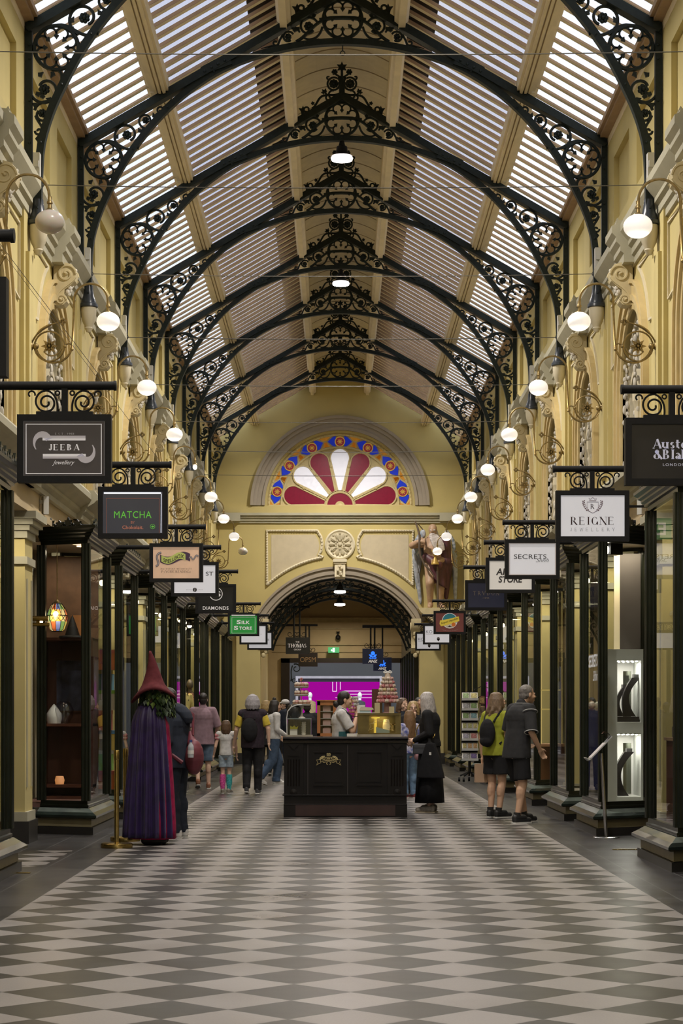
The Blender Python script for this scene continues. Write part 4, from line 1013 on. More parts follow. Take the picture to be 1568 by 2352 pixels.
# ---- half-round stained glass
r = thing('window_40', 'half round stained glass window with red and white fan petals', 'window', (0, YW + .12, HZ), 0, None, 'structure')
def lit(name, col, es): return mat(name, col, .3, var=.08, scale=12, es=es)
RED, WGL, BLU, ORG, MAR = lit('ruby_glass', (.17, .002, .022), .3), lit('white_glass', (.72, .72, .80), .45), lit('blue_glass', (.008, .03, .50), .35), lit('amber_glass', (.50, .22, .02), .25), lit('maroon_glass', (.22, .02, .03), .4)
FRM = mat('tracery_cream', (.58, .48, .24), .6, var=.06)
bg_ = MB(); bg_.prism([(HR * math.cos(PI * i / 40), HR * math.sin(PI * i / 40)) for i in range(41)], 'y', .02, .05); obj('backing_tracery', bg_, FRM, r)
def petal(a, r0, r1, w0, w1):
    d = Vector((math.cos(a), math.sin(a))); p = Vector((-d.y, d.x)); L = r1 - w1
    out = [d * r0 + p * w0, d * L + p * w1] + [d * L + p * (w1 * math.cos(t * PI / 10)) + d * (w1 * math.sin(t * PI / 10)) for t in range(1, 10)] + [d * L - p * w1, d * r0 - p * w0]
    return [(q.x, q.y) for q in out]
fr = MB()
for i in range(7):
    a = math.radians(14 + 152 * i / 6) if i not in (0, 6) else math.radians(12.5 if i == 0 else 167.5)
    m = MB(); pt = petal(a, .43, 1.60, .062, .275); 
    pt = [(q[0], max(q[1], .02)) for q in pt]
    m.prism(pt, 'y', -.005, .02); obj('glass_petal', m, WGL if i % 2 else RED, r)
    fr.tube([(q[0], -.01, q[1]) for q in pt], .025, 5, closed=True)
for i in range(6):
    a = math.radians(26.5 + 127 * i / 5); fr.tube([(.4 * math.cos(a), -.02, .4 * math.sin(a)), (1.25 * math.cos(a), -.02, 1.25 * math.sin(a))], .018, 5); fr.ball((1.12 * math.cos(a), -.03, 1.12 * math.sin(a)), .05, 6, 4)
m = MB(); m.prism([(.36 * math.cos(PI * i / 16), .36 * math.sin(PI * i / 16)) for i in range(17)], 'y', -.005, .02); obj('glass_hub', m, RED, r)
m = MB(); m.lathe([(.0, 0), (.14, 0), (.12, -.03), (.07, -.02), (.0, -.05)], 20, ax='y'); obj('hub_boss', m, FRM, r)
for R_ in (.38, 1.63, 1.98): fr.tube([(R_ * math.cos(PI * i / 40), -.012, R_ * math.sin(PI * i / 40)) for i in range(41)], .03 if R_ < 1.9 else .045, 6)
for i in range(60): a = PI * (i + .5) / 60; fr.ball((1.97 * math.cos(a), -.05, 1.97 * math.sin(a)), .025, 5, 3)
fr.bb(-2, 2, -.04, .02, -.03, .03)
obj('tracery', fr, FRM, r)
for i in range(7):
    a = math.radians(12.8 + 154.4 * i / 6); d = Vector((math.cos(a), math.sin(a))); t_ = Vector((-d.y, d.x)); c = d * 1.785
    for q in (-1, 1):
        m = MB(); b0 = c + t_ * q * .12; m.prism([tuple(b0 + d * .155), tuple(c + t_ * q * .21 + d * .12), tuple(c + t_ * q * .34 + d * .0), tuple(c + t_ * q * .21 - d * .11), tuple(b0 - d * .14)], 'y', -.004, .02); obj('blue_pane', m, BLU, r)
        for e in (-1, 1):
            m = MB(); m.prism([tuple(c + t_ * q * .27 + d * e * .14), tuple(c + t_ * q * .43 + d * e * .155), tuple(c + t_ * q * .43 + d * e * .03), tuple(c + t_ * q * .38 + d * e * .02)], 'y', -.003, .02); obj('amber_pane', m, ORG, r)
    m = MB(); m.lathe([(0, 0), (.125, 0), (.125, -.006), (0, -.006)], 16, (c.x, 0, c.y), ax='y'); o_ = obj('roundel', m, MAR, r)
    m = MB(); m.tube([(c.x + .132 * math.cos(k * PI / 10), -.015, c.y + .132 * math.sin(k * PI / 10)) for k in range(20)], .014, 5, closed=True)
    for k in range(8): an = k * PI / 4; m.tube([(c.x, -.01, c.y), (c.x + .075 * math.cos(an), -.01, c.y + .075 * math.sin(an))], .012, 4)
    obj('roundel_lead', m, lit('gold_glass', (.55, .36, .06), .3), o_)
# ---- corner piers with scrolled imposts
for s, nm in ((-1, 'left'), (1, 'right')):
    p = MB(); p.bb(s * 2.2, s * 2.86, YW - .18, YW, .3, 3.7); p.bb(s * 2.5, s * 3.42, YW - .02, YW, 0, 4.0)
    for k, (z0, z1) in enumerate(((3.7, 3.76), (3.76, 3.84), (3.84, 3.9))): p.bb(s * (2.16 - .03 * k), s * (2.86 + .02 * k), YW - .2 - .03 * k, YW, z0, z1)
    p.mi = 1; p.bb(s * 2.17, s * 2.9, YW - .21, YW, 0, .3)
    struct('trim_%d' % (77 + (s > 0)), p, [YEL, mat('plinth_stone', (.03, .028, .026), .35)], 'yellow pier of the passage arch, %s side' % nm, 'pier')
    m = MB(); S = [(0, .55), (-.34, .55), (-.36, .42), (-.3, .25), (-.16, .08), (-.14, -.12), (-.2, -.25), (-.1, -.36), (0, -.4)]
    m.M = Matrix.Translation((s * 2.1, YW - .02, 3.45)); m.prism(S, 'x', -.13, .13)
    for k in range(9): m.ball((.05 * math.sin(k * 2), -.22 + .02 * (k % 2) + (.1 if k > 4 else 0), .35 - .1 * k), .07, 6, 4)
    m.tube([(s * -.14, -.2 + a, .32 + b) for a, b in spiral((0, 0), .13, .03, 0, 500, 22)], .025, 5)
    t = thing('scroll_impost', 'cream scrolled impost bracket at the %s foot of the passage arch' % nm, 'bracket'); obj('scroll', m, CONS, t, True)
# ================================================================ passage beyond
PE = 68.0
pw = MB()
for s in (-1, 1): pw.bb(s * 2.46, s * 2.76, YW + .45, PE, 0, 3.9)
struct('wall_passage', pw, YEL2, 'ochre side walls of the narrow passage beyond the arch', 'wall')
vt = MB(); q = seg(2.75, 2.9, 22, 158, 20)
for a, b in zip(q, q[1:]): vt.add([(a[0], YW + .45, a[1]), (b[0], YW + .45, b[1]), (b[0], PE, b[1]), (a[0], PE, a[1])], [(0, 1, 2, 3)])
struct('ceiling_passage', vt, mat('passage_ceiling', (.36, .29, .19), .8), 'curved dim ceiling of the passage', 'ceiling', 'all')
for i, Y_ in enumerate((55.4, 57.8, 60.2)):
    t = thing('passage_arch', 'black iron scrollwork arch inside the passage, %s of three going in' % NTH[i], 'iron arch', (0, Y_, 0), 0, 'iron arches in the passage')
    m = MB()
    for R_ in (2.12, 2.38): m.tube([(a, 0, b) for a, b in seg(R_, AZ, 14, 166, 34)], .045, 4, up=(0, 1, 0))
    obj('arch_rib', m, IRON, t)
    f = Flat(1)
    for k in range(26):
        an = 17 + 146 * k / 25; c = (2.25 * math.cos(math.radians(an)), AZ + 2.25 * math.sin(math.radians(an)))
        f.line(spiral(c, .095, .035, an + (0 if k % 2 else 180), an + 400 + (0 if k % 2 else 180), 12), .014); f.leaf(c, an + 90, .1, .4)
    obj('scrollwork', f.b, IRON, t)
ew = MB(); ew.prism([(-2.6, 3.25), (-2.6, 4.2)] + seg(2.75, 2.9, 158, 22, 16) + [(2.6, 4.2), (2.6, 3.25)], 'y', PE, PE + .3); ew.bb(-2.6, -1.95, PE, PE + .3, 0, 3.25); ew.bb(2.35, 2.6, PE, PE + .3, 0, 3.25)
struct('wall_passage_end', ew, TAN, 'tan end wall over the street doorway', 'wall')
cm = MB()
for z0, z1, d in ((4.55, 4.62, .1), (4.62, 4.70, .16), (4.30, 4.34, .05), (3.75, 3.80, .06), (3.5, 3.53, .04)): cm.bb(-2.3, 2.3, PE - d, PE, z0, z1)
struct('trim_80', cm, mat('moulding_tan', (.42, .34, .2), .7), 'plain mouldings across the passage end wall', 'moulding')
for i, (zz, YY) in enumerate(((5.02, 55.0), (4.88, 58.9))):
    bay_lamp((0, YY, zz - .25), '%s pendant lamp in the passage' % ('bright round' if i == 0 else 'lower conical'), group='passage pendant lamps')
for YY in (57, 62, 66): lamp('passage_lamp_light', 'AREA', (0, YY, 4.55), 60, (1, .85, .62), .4, shape='DISK')
fr = MB()
fr.bb(-2.02, -1.72, PE - .12, PE + .1, 0, 3.28); fr.bb(2.1, 2.36, PE - .12, PE + .1, 0, 3.28); fr.bb(-2.02, 2.36, PE - .12, PE + .1, 3.14, 3.30)
struct('door_1', fr, mat('door_brown_black', (.022, .014, .010), .4), 'dark timber portal at the far end of the passage', 'doorway')
f = Flat(-1); f.line(spiral((1.50, 2.95), .16, .05, 60, 460, 24), .02); f.line(bez((1.68, 2.5), (1.62, 2.7), (1.72, 2.8), (1.62, 3.05), n=8), .02); f.line(spiral((1.56, 2.55), .1, .03, 200, 520, 16), .016)
f.b.M = Matrix.Identity(4); o = obj('iron_scroll_bracket', f.b, IRON); o.location = (0, PE - .02, 0); tag(o, 'black iron scroll bracket in the upper corner of the street doorway', 'bracket')
# EXIT light box
t = thing('exit_sign', 'small green illuminated running man exit sign in the passage', 'sign', at(766, 1493, PE - .3))
m = MB(); m.bb(-.19, .19, -.02, .03, -.095, .095); obj('sign_box', m, mat('exit_green', (.05, .35, .13), .4, es=.8), t)
m = MB(); poly(m, [(-.035, -.075), (.035, -.075), (.035, .075), (-.035, .075)], -.022); poly(m, [(-.10, -.01), (-.06, .03), (-.06, .01), (-.045, .01), (-.045, -.03), (-.06, -.03), (-.06, -.05)], -.022); obj('pictogram', m, glow('exit_white', (.85, 1, .9), 2.0), t)
m = MB(); m.ball((0, 0, 0), (.09, .09, .09)); m.lathe([(.03, .06), (.03, .16), (.08, .2)], 10); tag(obj('security_camera', m, BLKM, loc=at(776, 1464, PE - .2)), 'dark dome security camera high on the passage end wall', 'camera')
# ceiling light strips of the shop across
# hanging boards inside the passage
def board(x0, x1, y0, y1, Y, label, face, draw, bar, rods):
    a = at(x0, y1, Y); b = at(x1, y0, Y); cx, zc = (a.x + b.x) / 2, (a.z + b.z) / 2; w_, h_ = b.x - a.x, b.z - a.z
    t = thing('hanging_board', label, 'sign', (0, Y, 0), 0, 'boards hung in the passage')
    m = MB(); m.bb(cx - w_ / 2, cx + w_ / 2, -.04, .04, zc - h_ / 2, zc + h_ / 2); obj('board', m, face, t)
    m = MB(); zb = at(0, bar[2], Y).z; m.tube([(at(bar[0], 0, Y).x, 0, zb), (at(bar[1], 0, Y).x, 0, zb)], .035, 8); obj('support_bar', m, BLKM, t)
    for rx in rods:
        m = MB(); X = at(rx, 0, Y).x; m.tube([(X, 0, zb), (X, 0, zc + h_ / 2)], .03, 6)
        for q in (-1, 1): m.tube([(X + q * (.12 + u), 0, zc + h_ / 2 + .1 + v) for u, v in spiral((0, 0), .09, .03, 200, 560, 16)], .012, 4)
        obj('rod', m, BLKM, t)
    ly = {}
    L = lambda m_: ly.setdefault(m_.name, (MB(), m_))[0]
    draw(L, cx, zc, w_, h_, -.043)
    for mb_, m_ in ly.values(): obj('lettering', mb_, m_, t)
SB = mat('sign_black', (.016, .017, .018), .25)
def d_thomas(L, x, z, w_, h_, y):
    m = L(WHT); serif(m, 'THOMAS', (x, z), h_ * .22, w_ * .82, y, .16); write(m, 'THE', (x, z + h_ * .22), width=w_ * .16, y=y); write(m, 'GROUP', (x, z - h_ * .24), width=w_ * .3, height=h_ * .09, y=y)
board(656, 710, 1464, 1502, 58.5, 'black board reading THE THOMAS GROUP in white', SB, d_thomas, (625, 711, 1394), (675, 688))
board(685, 729, 1499, 1531, 63.5, 'brown black board reading OPSM in bronze letters', mat('sign_brown_black', (.022, .016, .012), .3), lambda L, x, z, w_, h_, y: write(L(ink('bronze', (.26, .16, .07), .15)), 'OPSM', (x, z), width=w_ * .82, height=h_ * .36, y=y), (625, 729, 1436), (702, 710))
def d_anz(L, x, z, w_, h_, y):
    b = L(ink('anz_blue', (.02, .16, .9), 1.5)); disc(b, (x, z + h_ * .20), h_ * .13, y)
    for q in (-1, 1):
        poly(b, [(x + q * .01, z - h_ * .05), (x + q * h_ * .10, z + h_ * .10), (x + q * h_ * .26, z + h_ * .12), (x + q * h_ * .16, z - h_ * .06)], y); poly(b, [(x + q * h_ * .06, z - h_ * .12), (x + q * h_ * .24, z - h_ * .06), (x + q * h_ * .22, z - h_ * .15), (x + q * h_ * .1, z - h_ * .17)], y)
    poly(b, [(x - h_ * .05, z - h_ * .16), (x + h_ * .05, z - h_ * .16), (x, z + h_ * .08)], y)
    write(L(WHT), 'ANZ', (x, z - h_ * .32), width=w_ * .46, height=h_ * .19, y=y, bold=.05, shear=.15)
NAV = mat('sign_dark_navy', (.006, .010, .028), .25, es=.3, emit=(.006, .012, .04))
board(832, 880, 1490, 1525, 59.5, 'black board with blue figure logo reading ANZ, the nearer one', NAV, d_anz, (832, 905, 1438), (851, 860))
board(857, 899, 1510, 1541, 64.5, 'black board with blue figure logo reading ANZ, the farther one', NAV, d_anz, (832, 955, 1440), (878,))
# black shopfront along the right of the passage
sf = MB()
for k in range(6): Y_ = 56.0 + k * 2.1; sf.bb(2.10, 2.30, Y_ - .09, Y_ + .09, 0, 3.6)
sf.bb(2.10, 2.30, 55.9, 66.6, 3.25, 3.9); sf.bb(2.10, 2.30, 55.9, 66.6, 0, .35)
t = tag(obj('window_41', sf, BLKG), 'black timber shopfront on the right of the passage', 'shopfront', None, 'structure')
g = MB(); g.bb(2.19, 2.2, 56, 66.5, .35, 3.25); obj('pane', g, GLD, t)
m = MB(); p0, p1 = at(953, 1590, 60), at(958, 1543, 60); m.bb(p0.x, p1.x, 59.95, 60.05, p0.z, p1.z); tag(obj('strip_light', m, glow('strip_white', (.85, .95, 1), 3)), 'upright white strip light at the passage shopfront', 'light')
# street and the purple lit shop across it
YS = 80.0
st = MB(); a, b = at(600, 1640, YS), at(1000, 1480, YS)
st.bb(-8, 8, YS, YS + .4, 0, 8)
struct('wall_street', st, mat('street_facade_grey', (.030, .031, .032), .6, var=.1, scale=.7), 'dark grey facade across the street', 'wall')
t = thing('shop_screen_window', 'wide shop window across the street glowing purple in a silver frame', 'shop window', (0, YS, 0))
a, b = at(679, 1610, YS), at(877, 1553, YS)
m = MB(); m.bb(a.x, b.x, -.25, 0, b.z - .1, b.z); m.bb(a.x, a.x + .1, -.25, 0, .1, b.z - .1); m.bb(b.x - .1, b.x, -.25, 0, .1, b.z - .1); obj('window_frame', m, mat('silver_frame', (.40, .38, .42), .35, .5), t)
m = MB(); m.bb(a.x + .1, b.x - .1, -.06, -.02, .1, b.z - .1); obj('dark_surround', m, mat('dark_recess', (.02, .015, .03), .5), t)
m = MB(); c = at(689, 1640, YS); d = at(873, 1566, YS); m.bb(c.x, d.x, -.1, -.06, c.z - 1.0, d.z); obj('purple_backing', m, glow('purple_light', (.50, .004, .42), .75), t)
m = MB(); W_ = lambda x: at(x, 0, YS).x; Z_ = lambda y: at(0, y, YS).z
for x0, x1, y0, y1 in ((763, 764.5, 1566, 1588), (772, 773.5, 1566, 1588), (763, 773, 1587, 1588.5), (780.5, 782, 1566, 1584), (790, 873, 1586.5, 1588), (780, 873, 1594, 1595.2), (770, 873, 1602, 1603.2)): m.bb(W_(x0), W_(x1), -.12, -.1, Z_(y1), Z_(y0))
m2 = MB(); m2.bb(a.x + .1, b.x - .1, -.9, -.12, 0, .42); obj('window_ledge', m2, BLKM, t); obj('light_line', m, glow('line_pink', (1, .75, 1), 1.1), t)
lamp('street_light', 'AREA', (0, 74, 6), 60, (.9, .95, 1), 5, (0, 0, 0))
# ================================================================ carved winged old man with bow
SKN = mat('statue_flesh', (.42, .27, .17), .5, var=.12, scale=8)
ST = thing('winged_statue', 'carved winged bearded old man holding a bow, high on the end wall', 'statue', (0, YW - .35, 0))
def S_(x, y, dy=0): p = at(x, y, YW - .35); return (p.x, dy, p.z)
# ================================================================ figures
def blob(mb, name, mats, parent, voxel=.012, smooth=2, disp=0, dscale=.05):
    """fuses overlapping volumes into one continuous skin"""
    me = mb.mesh(name, mats)
    o = bpy.data.objects.new(name, me); C.objects.link(o)
    r = o.modifiers.new('r', 'REMESH'); r.mode = 'VOXEL'; r.voxel_size = voxel
    if smooth: q = o.modifiers.new('s', 'SMOOTH'); q.iterations = smooth; q.factor = .5
    dg = bpy.context.evaluated_depsgraph_get()
    new = bpy.data.meshes.new_from_object(o.evaluated_get(dg)); new.name = name
    bpy.data.objects.remove(o); bpy.data.meshes.remove(me)
    new.materials.clear(); new.materials.append(mats)
    new.polygons.foreach_set('use_smooth', [True] * len(new.polygons))
    o = bpy.data.objects.new(name, new); C.objects.link(o); o.parent = parent
    return o
def ell(z, cx, cy, rx, ry, n=24, fold=0, nf=9, ph=0, flat=0):
    out = []
    for i in range(n):
        a = 2 * PI * i / n; k = 1 + fold * math.sin(nf * a + ph)
        out.append((cx + rx * k * math.cos(a), cy + ry * k * math.sin(a), z))
    return out
SKINS = {}
def skin(n, c): return mat('skin_' + n, c, .5, var=.06, scale=10)
S_L = skin('light', (.66, .43, .32)); S_T = skin('tan', (.58, .36, .24)); S_M = skin('medium', (.44, .26, .17))
def cloth(n, c, var=.12, rough=.85, scale=14, bump=.15): return mat('cloth_' + n, c, rough, var=var, scale=scale, bump=bump, spec=.2)
def hairm(n, c): return mat('hair_' + n, c, .45, var=.35, scale=30, stretch=(6, 6, .6), bump=.3)
def hand(mb, w, d, side, curl=.5, spread=1.0, k=1.0):
    """palm and five fingers from the wrist w along d; side=+-1 thumb direction in the horizontal"""
    w = Vector(w); d = Vector(d).normalized(); u = Vector(side).normalized(); u = (u - d * u.dot(d)).normalized(); n = d.cross(u)
    mb.cap2(w, w + d * .035 * k, .024 * k, .030 * k, 8)
    for q in (-1, 0, 1): mb.cap2(w + d * .03 * k + u * q * .022 * k, w + d * .082 * k + u * q * .026 * k, .017 * k, .014 * k, 8)
    for i, L in enumerate((.072, .080, .074, .058)):
        b = w + d * .085 * k + u * (.031 - .021 * i) * k * spread; f1 = (d + n * curl * .5).normalized(); f2 = (d + n * curl * 1.4).normalized()
        p1 = b + f1 * L * .5 * k; mb.cap2(b, p1, .0098 * k, .009 * k, 7); mb.cap2(p1, p1 + f2 * L * .5 * k, .009 * k, .0075 * k, 7)
    b = w + d * .03 * k + u * .028 * k; p1 = b + (d * .7 + u * .7).normalized() * .038 * k; mb.cap2(b, p1, .0125 * k, .0105 * k, 7); mb.cap2(p1, p1 + (d + u * .2 + n * curl * .4).normalized() * .03 * k, .0105 * k, .008 * k, 7)
class Fig:
    """local frame: faces -y (towards the viewer) before rotation, x to its left, z up; height about 1.72 at scale 1"""
    def __init__(s, label, loc, rz, h=1.72, skin=S_L, group=None, head=(0, 0, 0), lean=0, build=1.0, name='person'):
        s.t = thing(name, label, 'person', loc, rz, group); s.k = h / 1.72; s.t.scale = (s.k,) * 3; s.skin = skin; s.b = build
        s.J = dict(pel=(0, 0, .93), che=(0, -lean * .6, 1.28), nek=(0, -lean, 1.46), hed=(head[0], -lean - .02 + head[1], 1.60 + head[2]),
            shL=(.175, -lean * .9, 1.40), shR=(-.175, -lean * .9, 1.40), elL=(.235, .03, 1.12), elR=(-.235, .03, 1.12), wrL=(.245, -.06, .88), wrR=(-.245, -.06, .88),
            hiL=(.09, 0, .90), hiR=(-.09, 0, .90), knL=(.095, -.02, .49), knR=(-.095, -.02, .49), anL=(.095, .02, .085), anR=(-.095, .02, .085), toL=(.11, -.13, .03), toR=(-.11, -.13, .03))
        s.face = 0; s.hands = {'L': .5, 'R': .5}
    def set(s, **k): s.J.update(k); return s
    def body(s, look=0, nose=True, voxel=.0085):
        J = s.J; m = MB(); b = s.b
        m.cap2(J['pel'], J['che'], .115 * b, .112 * b, 12); m.ball((J['pel'][0], J['pel'][1] + .01, J['pel'][2] - .02), (.165 * b, .115 * b, .13), 12, 8)
        m.ball((J['che'][0], J['che'][1], J['che'][2] + .02), (.165 * b, .115 * b, .17), 12, 8)
        m.cap2(J['shL'], J['shR'], .068, .068, 10); m.cap2(J['nek'], J['hed'], .058, .05, 10)
        for q in 'LR':
            m.cap2(J['sh' + q], J['el' + q], .052 * b, .042 * b, 10); m.cap2(J['el' + q], J['wr' + q], .042 * b, .027 * b, 10)
            m.cap2(J['hi' + q], J['kn' + q], .088 * b, .056 * b, 10); m.cap2(J['kn' + q], J['an' + q], .056 * b, .036 * b, 10)
            kn, an = Vector(J['kn' + q]), Vector(J['an' + q]); c = kn.lerp(an, .3); m.ball((c.x, c.y + .02, c.z), (.05 * b, .055 * b, .11), 8, 6)
            an = Vector(J['an' + q]); to = Vector(J['to' + q]); m.cap2(an + (an - to) * .22 + Vector((0, 0, -.04)), to, .036, .028, 8); m.cap2(an, an + (to - an) * .5, .038, .032, 8)
            w = Vector(J['wr' + q]); e = Vector(J['el' + q]); hand(m, w, (w - e), s.hside.get(q, (0, -1, 0)) if hasattr(s, 'hside') else (0, -1, 0), s.hands[q])
        s.headvol(m, look)
        o = blob(m, 'body', s.skin, s.t, voxel, 2)
        return o
    def headvol(s, m, look):
        h = Vector(s.J['hed']); a = look; f = Vector((math.sin(a), -math.cos(a), 0)); r = Vector((math.cos(a), math.sin(a), 0))
        M0 = m.M; m.M = Matrix.Translation(h) @ Matrix.Rotation(a, 4, 'Z')
        m.ball((0, .018, .035), (.076, .092, .088), 14, 10); m.ball((0, -.022, -.02), (.062, .068, .085), 12, 8); m.ball((0, -.045, -.085), (.036, .035, .03), 10, 6)
        m.ball((0, -.078, .012), (.058, .018, .014), 8, 5); m.cap2((0, -.086, .008), (0, -.108, -.026), .010, .0145, 8); m.ball((0, -.084, -.062), (.026, .014, .008), 8, 5); m.ball((0, -.083, -.074), (.022, .014, .008), 8, 5)
        for q in (-1, 1): m.ball((q * .076, .012, -.008), (.012, .02, .032), 8, 6); m.ball((q * .042, -.062, -.03), (.024, .02, .022), 8, 5)
        m.M = M0; s.look = a
    def features(s, eyes=True, brow=(.05, .03, .02), lips=(.36, .12, .10), glasses=False, openm=False):
        h = Vector(s.J['hed']); m = MB(); m.M = Matrix.Translation(h) @ Matrix.Rotation(s.look, 4, 'Z')
        for q in (-1, 1): m.ball((q * .031, -.0795, .003), (.0105, .007, .006), 8, 5)
        obj('eyes', m, mat('eye_dark', (.03, .02, .015), .2), s.t)
        m = MB(); m.M = Matrix.Translation(h) @ Matrix.Rotation(s.look, 4, 'Z')
        for q in (-1, 1): m.tube([(q * .014, -.089, .019), (q * .03, -.087, .024), (q * .05, -.074, .019)], .004, 5)
        obj('eyebrows', m, mat('brow', brow, .6), s.t)
        m = MB(); m.M = Matrix.Translation(h) @ Matrix.Rotation(s.look, 4, 'Z'); m.ball((0, -.090, -.068), (.022, .007, .013 if openm else .006), 8, 5); obj('lips', m, mat('lips', lips, .4), s.t)
        if glasses:
            m = MB(); m.M = Matrix.Translation(h) @ Matrix.Rotation(s.look, 4, 'Z')
            for q in (-1, 1): m.tube([(q * .034 + .024 * math.cos(i * PI / 7), -.102, .002 + .019 * math.sin(i * PI / 7)) for i in range(14)], .0032, 4, closed=True); m.tube([(q * .058, -.1, .006), (q * .08, 0, .006)], .003, 4)
            obj('glasses', m, BLKM, s.t)
    def hair(s, mt, style='short', L=0, vol=1.0):
        h = Vector(s.J['hed']); m = MB(); m.M = Matrix.Translation(h) @ Matrix.Rotation(s.look, 4, 'Z')
        rnd = random.Random(int(abs(h.x * 1000)) + int(L * 100) + len(style))
        m.ball((0, .026, .040), (.083 * vol, .097 * vol, .091 * vol), 14, 10); m.ball((0, .058, -.01), (.074 * vol, .062 * vol, .085 * vol), 12, 8)
        if style == 'short':
            for i in range(26): a = rnd.uniform(-.3, PI + .3); z = rnd.uniform(-.03, .07); m.ball((.072 * math.cos(a) * vol, .028 + .082 * math.sin(a) * vol, z), .013, 6, 4)
        elif style == 'bob':
            for i in range(22):
                a = -.55 + (PI + 1.1) * i / 21; x, y = .088 * math.cos(a) * vol, .035 + .088 * math.sin(a) * vol
                m.tube([(x * .12, y * .35 + .018, .122), (x * .68, y * .8 + .006, .102), (x * 1.0, y, .03), (x * 1.1, y * 1.06, -.04 - L * .5), (x * 1.02, y * 1.02, -.08 - L - rnd.uniform(0, .03))], [.014, .02, .027, .028, .012], 6)
        elif style in ('long', 'wavy'):
            for i in range(26):
                a = -.55 + (PI + 1.1) * i / 25; x, y = .086 * math.cos(a), .035 + .086 * math.sin(a); e = L * rnd.uniform(.85, 1.05)
                wv = .022 if style == 'wavy' else .004
                pts = [(x * .12, y * .35 + .018, .122), (x * .68, y * .8 + .006, .102), (x * 1.0, y * 1.0, .03), (x * 1.12, y * 1.10 + .005, -.07)]; pts += [(x * 1.15 + wv * math.sin(k * 2 + i), y * 1.10 + .015 + wv * math.cos(k * 1.7 + i), -.07 - (e + .03) * k / 5) for k in range(1, 6)]
                m.tube(pts, [.014, .02, .024, .026, .025, .024, .022, .018, .010], 6)
        elif style == 'bun':
            m.ball((0, .13, -.06), (.045, .05, .05), 10, 7); m.cap2((0, .08, -.02), (0, .13, -.05), .04, .03, 8)
        elif style == 'topbun':
            m.ball((0, .10, .13), (.05, .05, .048), 10, 7)
        # keep the face clear
        o = blob(m, 'hair', mt, s.t, .008 if style != 'short' else .007, 1)
        h = Vector(s.J['hed']); R = Matrix.Rotation(-s.look, 4, 'Z')
        return o
    def top(s, mt, sleeve='short', hem=.86, inflate=1.18, name='shirt', flare=1.0, collar=None):
        J = s.J; m = MB(); b = s.b * inflate
        p, c = Vector(J['pel']), Vector(J['che']); rings = []
        for z, rx, ry in ((hem, .178 * flare, .140 * flare), (hem + .06, .176 * flare, .138), (1.05, .164, .126), (1.16, .160, .12), (1.27, .17, .125), (1.36, .165, .115), (1.43, .11, .085), (1.475, .075, .07)):
            t = max(0, min(1, (z - p.z) / (c.z - p.z))); q = p.lerp(c, t)
            if z > c.z: q = c.lerp(Vector(J['nek']), (z - c.z) / max(.01, J['nek'][2] - c.z))
            bb = b if z < 1.4 else 1.05
            rings.append(ell(z, q.x, q.y, rx * bb, ry * bb, 28, .012 if z < 1.2 else 0, 7, z * 9))
        m.ball((c.x, c.y + .012, c.z + .02), (.172 * b, .124 * b, .172), 14, 9); m.loft(rings); m.cap2(J['shL'], J['shR'], .076 * inflate / 1.1, .076 * inflate / 1.1, 12); m.cap2(Vector(J['nek']) + Vector((0, .01, -.05)), Vector(J['nek']) + Vector((0, .006, .015)), .075, .066, 12)
        for q in 'LR':
            a, e, w = (Vector(J[n + q]) for n in ('sh', 'el', 'wr')); m.ball(a, .067 * b, 10, 7)
            if sleeve == 'short': m.tube([a, a.lerp(e, .4), a.lerp(e, .82)], [.064 * b, .066 * b, .064 * b], 16)
            elif sleeve == 'long': m.cap2(a, e, .068 * b, .055 * b, 10); m.cap2(e, e.lerp(w, .93), .055 * b, .036 * b, 10)
            elif sleeve == 'cap': m.tube([a, a.lerp(e, .34)], [.066 * b, .066 * b], 14)
            elif sleeve == 'elbow': m.tube([a, a.lerp(e, .5), e.lerp(w, .04)], [.066 * b, .069 * b, .068 * b], 16)
        return blob(m, name, mt, s.t, .010, 2)
    def legs(s, mt, to=1.0, name='trousers', inflate=1.12, wide=1.0, waist=1.0):
        """to = how far down the leg (1 ankle, .5 knee)"""
        J = s.J; m = MB(); b = s.b * inflate
        m.ball((J['pel'][0], J['pel'][1] + .012, J['pel'][2] - .02), (.156 * b, .114 * b, .115), 14, 9); m.loft([ell(.90, 0, J['pel'][1] + .005, .148 * b, .108 * b), ell(1.0 * waist, 0, J['pel'][1], .136 * b, .102 * b)])
        for q in 'LR':
            h, k, a = (Vector(J[n + q]) for n in ('hi', 'kn', 'an'))
            if to > .5:
                m.cap2(h, k, .094 * b, .066 * b * wide, 12); e = k.lerp(a, min(1, (to - .5) * 2)); cf = k.lerp(a, .3); m.ball((cf.x, cf.y + .02, cf.z), (.058 * b * wide, .064 * b * wide, .13), 10, 7); m.tube([k + (k - e) * .1, k, e], [.05 * b, .066 * b * wide, .052 * b * wide], 14); m.loft([ell(e.z + .06, e.x, e.y, .052 * b * wide, .056 * b * wide), ell(e.z - .02, e.x, e.y, .054 * b * wide, .060 * b * wide)])
            else:
                e = h.lerp(k, to * 2); m.tube([h, h.lerp(e, .5), e], [.096 * b, .092 * b, .088 * b * wide], 16)
        return blob(m, name, mt, s.t, .010, 2)
